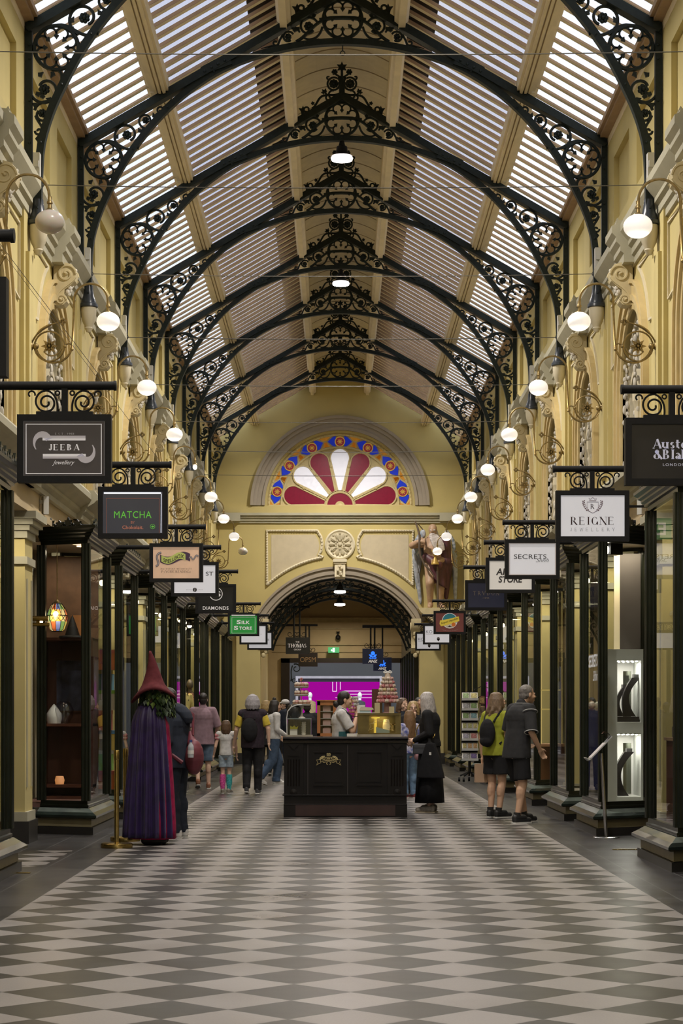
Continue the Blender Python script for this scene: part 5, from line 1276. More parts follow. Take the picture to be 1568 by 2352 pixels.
    def shoes(s, mt, sole=None, sock=None, sockh=.10):
        for q in 'LR':
            an, to = Vector(s.J['an' + q]), Vector(s.J['to' + q]); d = (to - an); d.z = 0; d.normalize(); lift = to.z - .03; hl = an.z - .085
            m = MB(); he = an - d * .035; he.z = .045 + hl
            m.cap2(he, Vector((to.x, to.y, .042 + lift)) + d * .02, .043, .036, 10); m.cap2(he + Vector((0, 0, .03)), he + d * .06 + Vector((0, 0, .03)), .044, .044, 10); m.cap2(an + Vector((0, 0, -.012)), an.lerp(to, .62) + Vector((0, 0, .022)), .044, .040, 10)
            o = blob(m, 'shoe', mt, s.t, .008, 2)
            if sole:
                m = MB(); rr = []
                p0, p1 = he - d * .045, Vector((to.x, to.y, 0)) + d * .062
                p0.z = hl; p1.z = lift; nn = Vector((-d.y, d.x, 0))
                for zz in (.001, .017):
                    ring = []
                    for t_, w_ in ((0, .02), (.08, .036), (.35, .036), (.7, .047), (.92, .034), (1, .012)): ring.append(tuple(p0.lerp(p1, t_) + nn * w_ + Vector((0, 0, zz))))
                    for t_, w_ in ((1, .012), (.92, .034), (.7, .047), (.35, .036), (.08, .036), (0, .02)): ring.append(tuple(p0.lerp(p1, t_) - nn * w_ + Vector((0, 0, zz))))
                    rr.append(ring)
                m.loft(rr); obj('sole', m, sole, o)
            if sock:
                kn = Vector(s.J['kn' + q]); m = MB(); e = an.lerp(kn, sockh / .40); md = an.lerp(kn, sockh / .8) + Vector((0, .012, 0)); r2 = .042 + .06 * min(1, sockh / .36) ** 1.5; m.tube([an + Vector((0, 0, -.02)), an, md, e + Vector((0, .014, 0))], [.042, .043, (.043 + r2) / 2, r2 if sockh < .3 else .068], 12); obj('sock', m, sock if not isinstance(sock, dict) else sock[q], s.t, True)
SOLEW = mat('sole_white', (.66, .65, .62), .6)
m = MB()
for a, b, ra, rb in ((S_(999, 1296), S_(996, 1262), .24, .30), (S_(996, 1262), S_(995, 1245), .30, .24), (S_(980, 1246), S_(1014, 1247), .14, .14), (S_(994, 1240, -.05), S_(993, 1222, -.1), .10, .10),
    (S_(979, 1246), S_(946, 1254, -.15), .125, .10), (S_(946, 1254, -.15), S_(960, 1247, -.36), .10, .07), (S_(1016, 1248), S_(1021, 1285, -.1), .13, .10), (S_(1021, 1285, -.1), S_(1003, 1293, -.38), .10, .07),
    (S_(990, 1300), S_(986, 1340, -.22), .20, .125), (S_(986, 1340, -.22), S_(988, 1388), .125, .075), (S_(1006, 1300), S_(1011, 1350, -.15), .19, .12), (S_(1011, 1350, -.15), S_(1010, 1390), .12, .075),
    (S_(988, 1390, .05), S_(985, 1395, -.3), .085, .06), (S_(1010, 1392, .05), S_(1016, 1396, -.3), .085, .06)): m.cap2(a, b, ra, rb, 10)
m.M = Matrix.Translation(S_(993, 1218, -.12)); m.ball((0, .02, .02), (.125, .14, .15), 12, 9); m.cap2((-.02, -.14, 0), (-.03, -.18, -.05), .02, .03); m.ball((0, -.08, -.07), (.09, .08, .1)); m.M = Matrix.Identity(4)
for (p, d) in ((S_(960, 1247, -.36), (.7, -.3, .1)), (S_(1003, 1293, -.38), (-1, -.2, 0))):
    p = Vector(p); d = Vector(d).normalized(); m.cap2(p, p + d * .12, .07, .06, 8)
    for q in range(4): b_ = p + d * .1 + Vector((0, 0, .05 - .035 * q)); m.cap2(b_, b_ + d * .08 + Vector((0, -.05, 0)), .022, .02, 6)
    m.cap2(p + d * .04 + Vector((0, 0, .06)), p + d * .1 + Vector((0, -.06, .1)), .025, .02, 6)
blob(m, 'body', SKN, ST, .022, 2)
DRP = mat('statue_drapery', (.075, .022, .030), .5, var=.3, scale=5, stretch=(3, 3, .5))
m = MB()
R_ = []
for t_ in range(11):
    u = t_ / 10; y_ = 1280 + u * 66; xl, xr = 977 + 8 * u + 8 * u * u, 1022 + 4 * u
    pts = []
    for i in range(28):
        a = 2 * PI * i / 28; k = 1 + .05 * math.sin(a * 8 + u * 3); yy = y_ + (6 if u < .2 else 0) + (xr - xl) * .5 * .5 * u * math.cos(a)
        c = S_((xl + xr) / 2 + (xr - xl) / 2 * math.cos(a) * k, yy); pts.append((c[0], -.06 + .30 * math.sin(a) * k, c[2]))
    R_.append(pts)
m.loft(R_)
m.cap2(S_(978, 1279, -.1), S_(1004, 1300, -.32), .12, .14); m.cap2(S_(1018, 1246, -.02), S_(1024, 1290, -.05), .19, .22); m.cap2(S_(1012, 1240, -.05), S_(1020, 1260, -.1), .12, .17); m.cap2(S_(1020, 1300), S_(1025, 1372, .1), .24, .06)
blob(m, 'drapery', DRP, ST, .025, 2)
m = MB()
for k in range(19):
    t_ = k / 18; m.tube([S_(989 + 12 * t_ + .4 * math.sin(k), 1228 + 4 * t_, -.26), S_(990 + 18 * t_, 1240 + 3 * t_, -.33), S_(994 + 20 * t_ + math.sin(k * 3), 1252, -.36), S_(998 + 20 * t_ + 1.5 * math.sin(k * 2), 1262 + 6 * math.sin(PI * t_ * .8), -.36)], [.04, .06, .055, .03], 6)
for q in (-1, 1): m.tube([S_(993, 1229, -.30), S_(993 + q * 6, 1231, -.28), S_(993 + q * 8, 1238, -.28)], [.03, .035, .015], 6); m.tube([S_(992, 1221, -.27), S_(992 + q * 6, 1219, -.26)], .022, 5)
for k in range(5): m.ball(S_(1001 + k, 1222 + 3 * k, -.02), (.05, .1, .06))
obj('beard', m, mat('statue_beard', (.50, .45, .42), .6, var=.25, scale=14, stretch=(1, 1, 4)), ST, True)
WING = mat('statue_wing', (.40, .42, .46), .6, var=.25, scale=10)
for s, root, tips in ((-1, (975, 1238), [(958 + 2.2 * k, 1268 + (15.5 * k if k < 8 else 124 - 6 * (k - 8))) for k in range(9)]), (1, (1022, 1240), [(1046 - 1.0 * k, 1375 - 10.5 * k) for k in range(11)])):
    m = MB()
    for k, tp in enumerate(tips if s > 0 else [(957 + .7 * k + (4 if k > 5 else 0), 1290 + 13.0 * k - (10 * (k - 7) if k > 7 else 0)) for k in range(10)]):
        a = (root[0] + s * (14 - .9 * k), root[1] + 4 + 1.5 * k); 
        if s > 0: tp = (1046 - .6 * k, 1380 - 10.5 * k); a = (1030 + 1.2 * k - .6 * k, 1244 + 2 * k)
        d = .12 + .012 * k
        pa, pb = Vector(S_(a[0], a[1], d)), Vector(S_(tp[0], tp[1], d + .04)); mid = pa.lerp(pb, .5) + Vector((s * .10, 0, 0))
        m.mi = k % 2; off = Vector((0, .05 * (k % 2), 0)); m.tube([pa + off, mid + off, pb.lerp(mid, .12) + off, pb + off], [.07, .062, .045, .008], 8, up=(0, 1, 0), sx=.5)
    for k in range(14):
        t_ = k / 13; c = S_(root[0] + s * (4 + 14 * math.sin(t_ * 2.6)), root[1] - 12 + 44 * t_, .06); m.mi = k % 2; m.ball(c, (.085, .06, .13), 8, 6)
    obj('wing', m, [WING, mat('statue_wing_blue', (.22, .27, .33), .6, var=.3, scale=12)], ST, True)
WD = mat('statue_wood', (.10, .07, .05), .5, var=.2)
m = MB(); m.tube([S_(951, 1200, -.40), S_(957, 1214, -.40), S_(962, 1234, -.42), S_(961, 1262, -.42), S_(964, 1280, -.42), S_(973, 1300, -.45), S_(985, 1312, -.48), S_(996, 1329, -.48)], [.018, .028, .034, .034, .03, .028, .024, .012], 10); m.tube([S_(958, 1206, -.4), S_(970, 1219, -.3)], .014); obj('bow', m, WD, ST, True)
m = MB(); m.tube([S_(1002, 1298, -.42), S_(1004, 1396, -.4)], .028, 6); obj('staff', m, WD, ST)
m = MB(); m.lathe([(0, -.20), (.11, -.20), (.11, -.16), (.085, -.13), (.03, 0), (.085, .13), (.11, .16), (.11, .2), (0, .2)], 14, S_(997, 1283, -.45)); obj('hourglass', m, mat('gilt', (.42, .27, .06), .4, .3), ST, True)
m = MB(); m.prism([(.5, -.0), (-.5, 0), (-.42, -.12), (-.3, -.2), (0, -.45), (.3, -.2), (.42, -.12)], 'y', -.45, .33); m.M = Matrix.Identity(4); o = obj('plinth_bracket', m, CONS, ST); o.location = S_(1000, 1398)
# ================================================================ bay shop windows
SILLM = mat('sill_green_black', (.018, .026, .022), .16, var=.3, scale=4)
RIS = mat('stall_riser_buff', (.30, .26, .15), .45, var=.08)
PLN = mat('plinth_stone', (.03, .028, .026), .35)
BAYN = [1]
def bay_window(s, ya, yb, label, back=(.20, .16, .10), deck=(.3, .26, .2), en=9, lcol=(1, .84, .60), depth=.70, bulb=True, ins=0.25, back_on=True):
    BAYN[0] += 1
    r = thing('window_%d' % (BAYN[0] + 100), label, 'shop window', (0, 0, 0), 0, None, 'structure')
    xo = 3.52 if s < 0 else 3.62
    P = [(xo, ya + ins), (2.97, ya), (2.97, yb), (xo, yb - ins)]
    if s < 0: P = [(-a, b) for a, b in P][::-1]
    sw = lambda prof, m_, nm: obj(nm, MB().sweep(prof, P), m_, r)
    sw([(-.05, 0), (.10, 0), (.10, .085), (-.05, .09)], PLN, 'plinth')
    sw([(-.05, .09), (.075, .09), (.075, .185), (-.05, .185)], RIS, 'stall_riser')
    sw([(-.05, .185), (.12, .185), (.145, .20), (.145, .225), (.03, .305), (.03, .315), (-.05, .315)], SILLM, 'sill')
    sw([(.130, .222), (.136, .226), (.045, .302), (.040, .298)], mat('sill_glass', (.13, .155, .14), .08, var=.35, scale=3), 'sill_glass')
    sw([(-.04, .315), (.035, .315), (.035, .335), (.02, .345), (.02, .385), (-.04, .385)], BLKG, 'bottom_rail')
    sw([(-.04, 3.36), (.02, 3.36), (.025, 3.40), (.05, 3.41), (.05, 3.43), (.075, 3.45), (.075, 3.47), (.10, 3.485), (.10, 3.505), (.13, 3.53), (.13, 3.56), (-.04, 3.57)], BLKG, 'cornice')
    f = MB()
    for i, (px, py) in enumerate(P):
        w_ = .040
        f.bb(px - w_, px + w_, py - w_, py + w_, .385, 3.36)
        for dx, dy in ((w_, w_), (-w_, w_), (w_, -w_), (-w_, -w_), (0, w_), (-s * w_, 0), (0, -w_)): f.tube([(px + dx, py + dy, .385), (px + dx, py + dy, 3.36)], .012, 6)
    obj('corner_post', f, BLKG, r, True)
    c = MB()
    for (a, b) in zip(P, P[1:]):
        a_, b_ = Vector(a), Vector(b); L = (b_ - a_).length; d = (b_ - a_) / L; nn = Vector((-d.y, d.x)); k = max(1, int(L / .115))
        for i in range(k):
            q = a_ + d * (L * (i + .5) / k) + nn * .09
            hs = .85 if i % 2 else .6; c.M = Matrix(((d.x * .75, nn.x, 0, q.x), (d.y * .75, nn.y, 0, q.y), (0, 0, hs, 3.56), (0, 0, 0, 1)))
            c.prism([(0, 0), (.04, .02), (.075, .015), (.05, .05), (.065, .085), (.03, .08), (0, .125), (-.03, .08), (-.065, .085), (-.05, .05), (-.075, .015), (-.04, .02)], 'y', -.012, .012)
            c.ball((.075, 0, .03), (.04, .025, .035), 6, 4); c.ball((0, -.01, .03), (.05, .02, .03), 6, 4)
        c.M = Matrix.Identity(4)
    obj('leaf_cresting', c, BLKG, r)
    for (a, b) in zip(P, P[1:]):
        g = MB(); g.add([(a[0], a[1], .385), (b[0], b[1], .385), (b[0], b[1], 3.36), (a[0], a[1], 3.36)], [(0, 1, 2, 3)]); obj('pane', g, PGL, r)
    xb = s * (2.97 + depth + .1)
    dk = MB(); pl = P + ([(xb, P[3][1]), (xb, P[0][1])]); dk.prism(pl, 'z', .30, .36); obj('display_deck', dk, mat('deck_%.2f_%.2f' % deck[:2], deck, .5, var=.1), r)
    ce = MB(); ce.prism(pl, 'z', 3.40, 3.44); obj('soffit', ce, mat('bay_soffit', (.40, .34, .24), .7), r)
    if back_on:
        b = MB(); b.bb(xb, xb + s * .05, ya + ins, yb - ins, .36, 3.40); obj('back_panel', b, mat('back_%.2f_%.2f_%.2f' % back, back, .6, var=.12, scale=2), r)
    if en: lamp('shop_window_light', 'AREA', (s * 3.38, (ya + yb) / 2, 3.34), en, lcol, .5, (0, 0, 0))
    if bulb:
        m = MB(); m.ball((s * 3.25, ya + .45, 3.16), (.035, .035, .04)); rt = thing('shop_spot_bulb', 'small glowing bulb inside the ' + label.split(',')[0], 'bulb', (0, 0, 0), 0, 'shop window bulbs'); obj('bulb', m, glow('bulb_warm', (1, .80, .52), 14), rt, True)
        m = MB(); m.tube([(s * 3.25, ya + .45, 3.40), (s * 3.25, ya + .45, 3.2)], [.02, .03], 8); obj('lamp_holder', m, BLKM, rt)
    return r
yb0 = lambda *a: a
LEFT = [((11.2, 13.2), (.05, .04, .03), 4), ((15.6, 17.3), (.04, .03, .025), 4), ((22.7, 24.75), (.10, .035, .022), 7), ((26.1, 28.1), (.30, .25, .18), 12), ((30.7, 32.9), (.12, .10, .07), 9), ((34.9, 36.9), (.10, .08, .06), 9), ((40.5, 42.25), (.55, .44, .20), 26), ((43.5, 45.8), (.10, .09, .07), 8), ((47.5, 50.0), (.42, .26, .10), 12), ((51.5, 53.3), (.42, .30, .13), 12)]
RIGHT = [((13.4, 15.3), (.05, .04, .03), 4), ((17.45, 19.05), (.13, .08, .05), 9), ((22.5, 24.2), (.10, .09, .08), 20), ((25.65, 27.6), (.11, .09, .07), 9), ((29.9, 31.9), (.40, .28, .10), 16), ((34.7, 36.7), (.10, .09, .06), 9), ((38.9, 40.9), (.40, .32, .13), 12), ((43.35, 45.2), (.12, .10, .07), 9), ((47.5, 49.4), (.30, .24, .10), 9), ((51.7, 53.3), (.12, .10, .07), 6)]
LN = ['cut off by the picture edge', 'beside the nearest', 'with the stained glass lantern', 'third of the row', 'behind the purple cloak', 'fifth of the row', 'one with the yellow dress', 'seventh of the row', 'eighth of the row', 'ninth of the row']
for s, nm, lst in ((-1, 'left', LEFT), (1, 'right', RIGHT)):
    for i, ((a, b), bk, en) in enumerate(lst):
        bay_window(s, a, b, 'black timber shop bay number %d on the %s, with leaf cresting' % (i, nm), bk, tuple(min(1, q * 1.4 + .05) for q in bk), en * 1.0, ins=.25 if s < 0 else .45, bulb=i > 2, back_on=not (s < 0 and i == 2))
# recess shop doors
for s, nm in ((-1, 'left'), (1, 'right')):
    lst = LEFT if s < 0 else RIGHT
    for i in range(1, 5):
        y0, y1 = lst[i][0][1], lst[i + 1][0][0]
        yc = (y0 + y1) / 2
        t = thing('door_%d' % (2 + i + (10 if s > 0 else 0)), 'black glazed shop door set back in recess %d on the %s' % (i, nm), 'door', (s * 4.15, yc, 0), 0, None, 'structure')
        m = MB(); hw = min(.55, (y1 - y0) / 2)
        m.bb(-.04, .04, -hw, -hw + .12, 0, 2.6); m.bb(-.04, .04, hw - .12, hw, 0, 2.6); m.bb(-.04, .04, -hw, hw, 2.45, 2.6); m.bb(-.04, .04, -hw, hw, 0, .35); m.bb(-.05, .05, -hw - .08, -hw, 0, 3.5); m.bb(-.05, .05, hw, hw + .08, 0, 3.5)
        obj('door_frame', m, BLKG, t)
        m = MB(); m.add([(0, -hw, .3), (0, hw, .3), (0, hw, 2.5), (0, -hw, 2.5)], [(0, 1, 2, 3)]); obj('pane', m, PGL, t)
        m = MB(); m.tube([(-s * .06, hw - .2, .95), (-s * .08, hw - .2, 1.0), (-s * .08, hw - .2, 1.3), (-s * .06, hw - .2, 1.35)], .012, 6); obj('door_handle', m, BRASS, t)
# soffit floodlights over the recesses
for s, nm in ((-1, 'left'), (1, 'right')):
    for i, yk in enumerate(TY[1:]):
        lamp('soffit_light', 'AREA', (s * 3.55, yk - .55, 3.50), 11, (1, .88, .66), .25, (0, 0, 0))
        t = thing('soffit_floodlight', 'small white floodlight under the frieze before the %s pilaster on the %s' % (NTH[i], nm), 'floodlight', (s * 3.36, yk + 1.1, 3.74), 0, 'floodlights under the frieze'); m = MB(); m.box((0, 0, 0), (.06, .10, .20), .4); m.bb(-.01 * s, .08 * s, -.015, .015, .02, .06); obj('lamp_housing', m, JB, t)
# brass thresholds
for s, (a, b), lab in ((-1, (17.15, 17.20), 'left'), (1, (20.1, 20.16), 'right')):
    m = MB(); m.bb(s * 2.75, s * 3.5, a, b, 0, .008); tag(obj('brass_strip', m, BRASS), 'thin brass threshold strip in the dark floor border, %s side' % lab, 'threshold')
# lettering etched on the pane of the right bay with the jewellery cabinet
mb = MB(); write(mb, 'SECRETS', (0, 2.02), width=.80, height=.15, y=0, bold=.02); write(mb, 'Shhh', (.2, 1.84), width=.4, height=.12, y=0, shear=.5)
etch = MB(); etch.add([(2.962, 23.3 - v[0], v[2]) for v in mb.v], mb.f); o_ = obj('window_lettering', etch, ink('etched', (.6, .6, .62), .3)); tag(o_, 'pale SECRETS lettering on the glass of the bay with the jewellery cabinet', 'lettering')
# hidden EXIT box that mirrors in the near right-hand window
t = thing('exit_sign', 'green EXIT box under the soffit, mirrored in the nearest right-hand window', 'sign', (2.75, 20.6, 3.33))
m = MB(); m.bb(-.24, .24, -.03, .03, -.11, .11); obj('sign_box', m, mat('exit_green_box', (.01, .17, .05), .4, es=.45), t); m = MB(); m.bb(-.02, .02, -.01, .01, .11, .23); m.bb(-.02, .72, -.01, .01, .225, .25); obj('bracket', m, BLKM, t)
m = MB(); write(m, 'EXIT', (0, 0), width=.36, height=.13, y=-.032, bold=.02); obj('lettering', m, WHT, t)
# ---------------------------------------------------------------- left bay: cabinet, lantern, curios
WOODR = mat('red_brown_wood', (.085, .026, .014), .4, var=.3, scale=4, stretch=(1, 1, .2)); WOODO = mat('orange_wood', (.36, .15, .05), .45, var=.2, scale=4, stretch=(1, 1, .2))
t = thing('display_cabinet', 'dark red brown shelf cabinet inside the left window with the lantern', 'cabinet', (-3.36, 24.05, .36))
m = MB(); m.bb(-.33, .33, .28, .32, 0, 1.95); m.bb(-.33, -.29, -.25, .3, 0, 1.95); m.bb(.29, .33, -.25, .3, 0, 1.95); obj('carcass', m, WOODR, t)
for z in (.0, .14, .88, 1.92): m = MB(); m.bb(-.33, .33, -.28, .3, z, z + .035); obj('shelf', m, WOODR, t)
m = MB(); m.bb(-.33, .33, .28, .33, 1.95, 2.98); obj('upper_panel', m, mat('brown_panel', (.16, .085, .05), .6, var=.2), t)
t = thing('framed_print', 'smoky blue framed print on the back of the dark shelf cabinet', 'picture', (-3.37, 24.31, 1.75)); m = MB(); m.bb(-.17, .19, 0, .012, -.32, .30); obj('print', m, mat('smoky_blue', (.02, .018, .03), .6, scale=5, col2=(.11, .12, .20)), t); m = MB()
for a0, a1, z0, z1 in ((-.19, .21, .30, .32), (-.19, .21, -.34, -.32), (-.19, -.17, -.32, .30), (.19, .21, -.32, .30)): m.bb(a0, a1, -.01, .012, z0, z1)
obj('picture_frame', m, WOODR, t)
t = thing('brass_rail', 'short polished brass door rail beside the left pilaster', 'rail', (-3.48, 22.4, 2.44)); m = MB(); m.tube([(-.12, 0, .04), (.12, 0, .04)], .03, 10); m.tube([(-.12, 0, -.03), (.13, 0, -.03)], .022, 10); m.ball((-.13, 0, .04), .04); m.bb(-.02, .02, .0, .25, -.02, .02); obj('rail_bar', m, BRASS, t, True)
t = thing('curio_box', 'orange wood box on top of the dark shelf cabinet', 'box', at(184, 1465, 23.95)); m = MB(); m.bb(-.1, .1, -.1, .1, 0, .27); obj('box_body', m, WOODO, t)
t = thing('witch_hat', 'crumpled dark pointed hat on the dark shelf cabinet', 'hat', at(166, 1465, 23.85)); m = MB(); m.lathe([(.17, 0), (.16, .02), (.09, .03), (.07, .10), (.05, .16), (.02, .24), (.0, .28)], 14); obj('hat_body', m, BLKM, t, True)
LP = at(131, 1418, 23.2)
t = thing('stained_glass_lantern', 'lit egg shaped stained glass lantern hanging in the left window', 'lantern', LP)
RL = [(.06, -.165), (.09, -.14), (.12, -.05), (.125, .02), (.105, .09), (.07, .14), (.05, .165)]
cols = [(.70, .26, .04), (.66, .46, .10), (.22, .36, .10), (.16, .20, .42), (.55, .13, .04), (.72, .55, .24)]
LM = [mat('lantern_glass_%d' % i, c, .3, es=.8) for i, c in enumerate(cols)]
m = MB(); n = 12
for j in range(len(RL) - 1):
    for i in range(n):
        m.mi = (i * 5 + (j // 2) * 3) % 6
        q = [(RL[j + dj][0] * math.cos(2 * PI * (i + di) / n), RL[j + dj][0] * math.sin(2 * PI * (i + di) / n), RL[j + dj][1]) for dj, di in ((0, 0), (0, 1), (1, 1), (1, 0))]; m.add(q, [(0, 1, 2, 3)])
obj('glass_shade', m, LM, t)
m = MB()
for i in range(n):
    for tw in (1, -1): m.tube([(r_ * 1.01 * math.cos(2 * PI * i / n + tw * k * .16 * (k > 2)), r_ * 1.01 * math.sin(2 * PI * i / n + tw * k * .16 * (k > 2)), z) for k, (r_, z) in enumerate(RL)], .0035, 4)
for r_, z in (RL[0], RL[3], RL[-1]): m.tube([(r_ * math.cos(k * PI / 10), r_ * math.sin(k * PI / 10), z) for k in range(20)], .006, 4, closed=True)
obj('lead_frame', m, BLKM, t)
m = MB(); m.ball((0, -.1, .03), (.035, .04, .035)); obj('glowing_bulb', m, glow('bulb_white', (1, .95, .85), 9), t)
m = MB(); m.tube([(0, 0, .165), (0, 0, 3.40 - LP.z)], .006, 5); m.lathe([(.05, .165), (.03, .19), (.008, .21)], 10); obj('hanging_rod', m, BRASSD, t)
lamp('lantern_light', 'POINT', LP + Vector((0, -.16, 0)), 5, (1, .75, .45), .08)
for x_, y_, lab, mt, prof in ((124, 1672, 'white pointed crystal on the middle shelf of the dark cabinet', WHITE, [(.0, 0), (.085, 0), (.095, .06), (.09, .12), (.045, .19), (0, .24)]), (147, 1671, 'clear glass sphere vase on the dark cabinet shelf', glass('clear_glass', (.9, .9, .92), 1.5), [(.05, 0), (.11, .09), (.12, .16), (.09, .24), (.05, .27)]), (137, 1795, 'small glass tea light glowing orange on the low shelf', mat('tea_light', (.6, .35, .25), .3, es=.5, emit=(.9, .35, .1)), [(0, 0), (.05, 0), (.06, .05), (.045, .10), (0, .10)])):
    p = at(x_, y_, 23.93); z_ = min((.36 + .655, .36 + .915,   .36 + .175), key=lambda q: abs(q - p.z)); t = thing('shelf_curio', lab, 'ornament', (p.x, p.y, z_)); m = MB(); m.lathe(prof, 14); obj('ornament_body', m, mt, t, True)
for k, (x_, y_) in enumerate(((176, 1244), (187, 1254))):
    p = at(x_, y_, 23.1 + .35 * k); t = thing('recessed_downlight', 'oval glowing downlight in the ceiling of the lantern window, %s' % ('nearer' if k == 0 else 'farther'), 'light', (p.x, p.y, 3.385), 0, 'ceiling downlights of the lantern window'); m = MB(); m.lathe([(0, 0), (.055, 0), (.06, .012), (0, .012)], 16); obj('light_disc', m, glow('downlight_warm', (1, .62, .35), 4), t)
# coloured packets in the next left bay
COLS = [(.5, .12, .03), (.2, .42, .06), (.55, .4, .1), (.45, .08, .06), (.5, .47, .4), (.1, .25, .4)]
for k in range(7):
    p = (-3.2 - .06 * (k % 2), 26.4 + .1 * (k % 3), .36 + .0); z_ = .36 + .27 * k
    t = thing('gift_box', 'coloured gift box number %d up the stack in the third left window' % (k + 1), 'box', (p[0], p[1], z_), 0, 'gift boxes stacked in the left window'); m = MB(); m.bb(-.16, .16, -.12, .12, 0, .22); obj('box_body', m, mat('packet_%d' % (k % 6), COLS[k % 6], .5), t); m = MB(); m.bb(-.165, .165, -.125, .125, .22, .268); obj('box_lid', m, mat('packet_%d' % ((k + 3) % 6), COLS[(k + 3) % 6], .5), t)
# mannequins in the long left bay
def mannequin(label, loc, dress, h=1.75, rz=0):
    t = thing('dress_mannequin', label, 'mannequin', loc, rz, 'mannequins in the sixth left window'); m = MB()
    m.loft([ell(.02, 0, 0, .17, .17), ell(.04, 0, 0, .02, .02), ell(.6, 0, 0, .02, .02)]); obj('stand', m, BLKM, t)
    m = MB(); m.loft([ell(.45, 0, 0, .24, .20, 28, .06, 9), ell(.9, 0, 0, .19, .16, 28, .04, 9), ell(1.08, 0, 0, .14, .11, 28), ell(1.30, 0, 0, .18, .12, 28), ell(1.42, 0, 0, .17, .09, 28), ell(1.47, 0, 0, .07, .06, 28)])
    for q in (-1, 1): m.cap2((q * .17, 0, 1.40), (q * .25, -.02, .95), .055, .05)
    obj('dress', m, dress, t, True)
    m = MB(); m.cap2((0, 0, 1.45), (0, 0, 1.56), .045, .045); m.ball((0, -.01, 1.65), (.075, .095, .11)); obj('head_form', m, mat('mannequin_bronze', (.12, .10, .07), .4), t, True)
    m = MB(); m.tube([(.09 * math.cos(a * PI / 8), -.09 + .02 * math.cos(a), 1.36 + .14 * math.sin(a * PI / 8)) for a in range(16)], .01, 5, closed=True); obj('necklace', m, mat('beads', (.10, .06, .04), .4), t)
mannequin('mannequin in a pale yellow dress with dark beads, sixth left window', (-3.30, 41.05, .36), cloth('pale_yellow', (.62, .50, .19)), rz=.5)
mannequin('mannequin in a flowered pink and brown dress behind the yellow one', (-3.20, 41.72, .36), cloth('floral', (.36, .17, .12), .5, scale=30), rz=.3)
for k, (x_, y_) in enumerate(((405, 1418), (413, 1424), (423, 1430), (435, 1437))):
    Y_ = 41.0 + .3 * k; p = at(x_, y_, Y_); t = thing('track_spotlight', 'glowing track spotlight, %s along the ceiling of the sixth left window' % NTH[k], 'spotlight', p, 0, 'track spotlights'); m = MB(); m.ball((0, 0, 0), (.05, .05, .05)); obj('bulb', m, glow('bulb_warm', (1, .80, .52), 14), t); m = MB(); m.lathe([(.055, 0), (.05, .06), (.03, .12), (.01, .14)], 12); m.tube([(0, 0, .13), (0, 0, 3.40 - p.z)], .01, 5); obj('shade', m, BLKM, t, True)
# ---------------------------------------------------------------- right bay: jewellery cabinet with black busts
GC = mat('cabinet_grey_green', (.60, .62, .58), .5, var=.03); WIN = mat('niche_white', (.78, .77, .74), .5, var=.02)
CB = Vector((3.31, 23.05, .36)); t = thing('jewellery_cabinet', 'pale grey cabinet with two lit white niches inside the right window', 'cabinet', CB)
x0, x1, d1 = -.235, .21, .62; N = [(.055, .80), (.93, 1.665)]; zt = 1.79; nx0, nx1 = -.10, .185
m = MB(); m.bb(x0, nx0, 0, d1, 0, zt); m.bb(nx1, x1, 0, d1, 0, zt); m.bb(nx0, nx1, 0, d1, 0, N[0][0]); m.bb(nx0, nx1, 0, d1, N[0][1], N[1][0]); m.bb(nx0, nx1, 0, d1, N[1][1], zt); obj('carcass', m, GC, t)
m = MB(); m.bb(.02, .27, d1 - .03, d1, zt, 2.96); obj('dark_panel', m, mat('panel_dark_taupe', (.035, .030, .029), .6), t); m = MB(); m.bb(-.05, .02, d1 - .03, d1, zt, 2.96); obj('beige_strip', m, CRM, t)
for z0, z1 in N:
    m = MB(); m.bb(nx0, nx0 + .006, .01, d1, z0, z1); m.bb(nx0, nx1, d1 - .02, d1, z0, z1); m.bb(nx0, nx1, .01, d1, z0, z0 + .006); m.bb(nx0, nx1, .01, d1, z1 - .006, z1); o = obj('niche', m, WIN, t)
    m = MB(); m.bb(.06, nx1 - .03, d1 - .03, d1 - .021, z0 + .02, z1 - .12); obj('mirror', m, mat('mirror_dark', (.2, .21, .17), .08, .9), o)
    m = MB()
    for k in range(10): m.ball((nx0 + .03 + .055 * (k % 5), .12 + .3 * (k // 5), z1 - .015), (.016, .016, .006), 6, 4)
    obj('downlight', m, glow('led_cool', (1, .97, .9), 12), o)
    lamp('niche_light', 'AREA', CB + Vector((.05, .22, z1 - .03)), 4.5, (1, .96, .88), .2)
BUST = mat('bust_black_leather', (.018, .016, .016), .35, var=.2)
def bust(label, loc, H, flip=1):
    t = thing('necklace_bust', label, 'display bust', loc, 0, 'black necklace busts'); m = MB(); O, I = [], []
    for i in range(15):
        u = i / 14; xc = (-.16 * math.sin(u * PI * .92) + .20 * u * u - .02) * H; wd = (.27 - .13 * math.sin(u * PI * .85) ** .8) * H; O.append((flip * (xc - wd * .55), u * H)); I.append((flip * (xc + wd * .55), u * H))
    for yy in (-.10, -.035, .035): m.prism(O + I[::-1], 'y', yy * H, (yy + .07) * H)
    obj('curved_bust', m, BUST, t)
    m = MB(); m.box((O[-1][0] * .5 + I[-1][0] * .5, 0, H + .02), (.07, .05, .04), .3); obj('block', m, BUST, t)
bust('tall black curved bust in the upper white niche', CB + Vector((.09, .2, 1.0)), .46); bust('short black curved bust leaning in the upper white niche', CB + Vector((-.01, .3, 1.0)), .34); bust('large black crescent bust in the lower white niche', CB + Vector((.0, .22, .062)), .52)
t = thing('bust_plinth', 'low black display base in the upper white niche', 'base', CB + Vector((.04, .25, .937))); m = MB(); m.bb(-.135, .13, -.2, .2, 0, .06); obj('base_block', m, BUST, t)
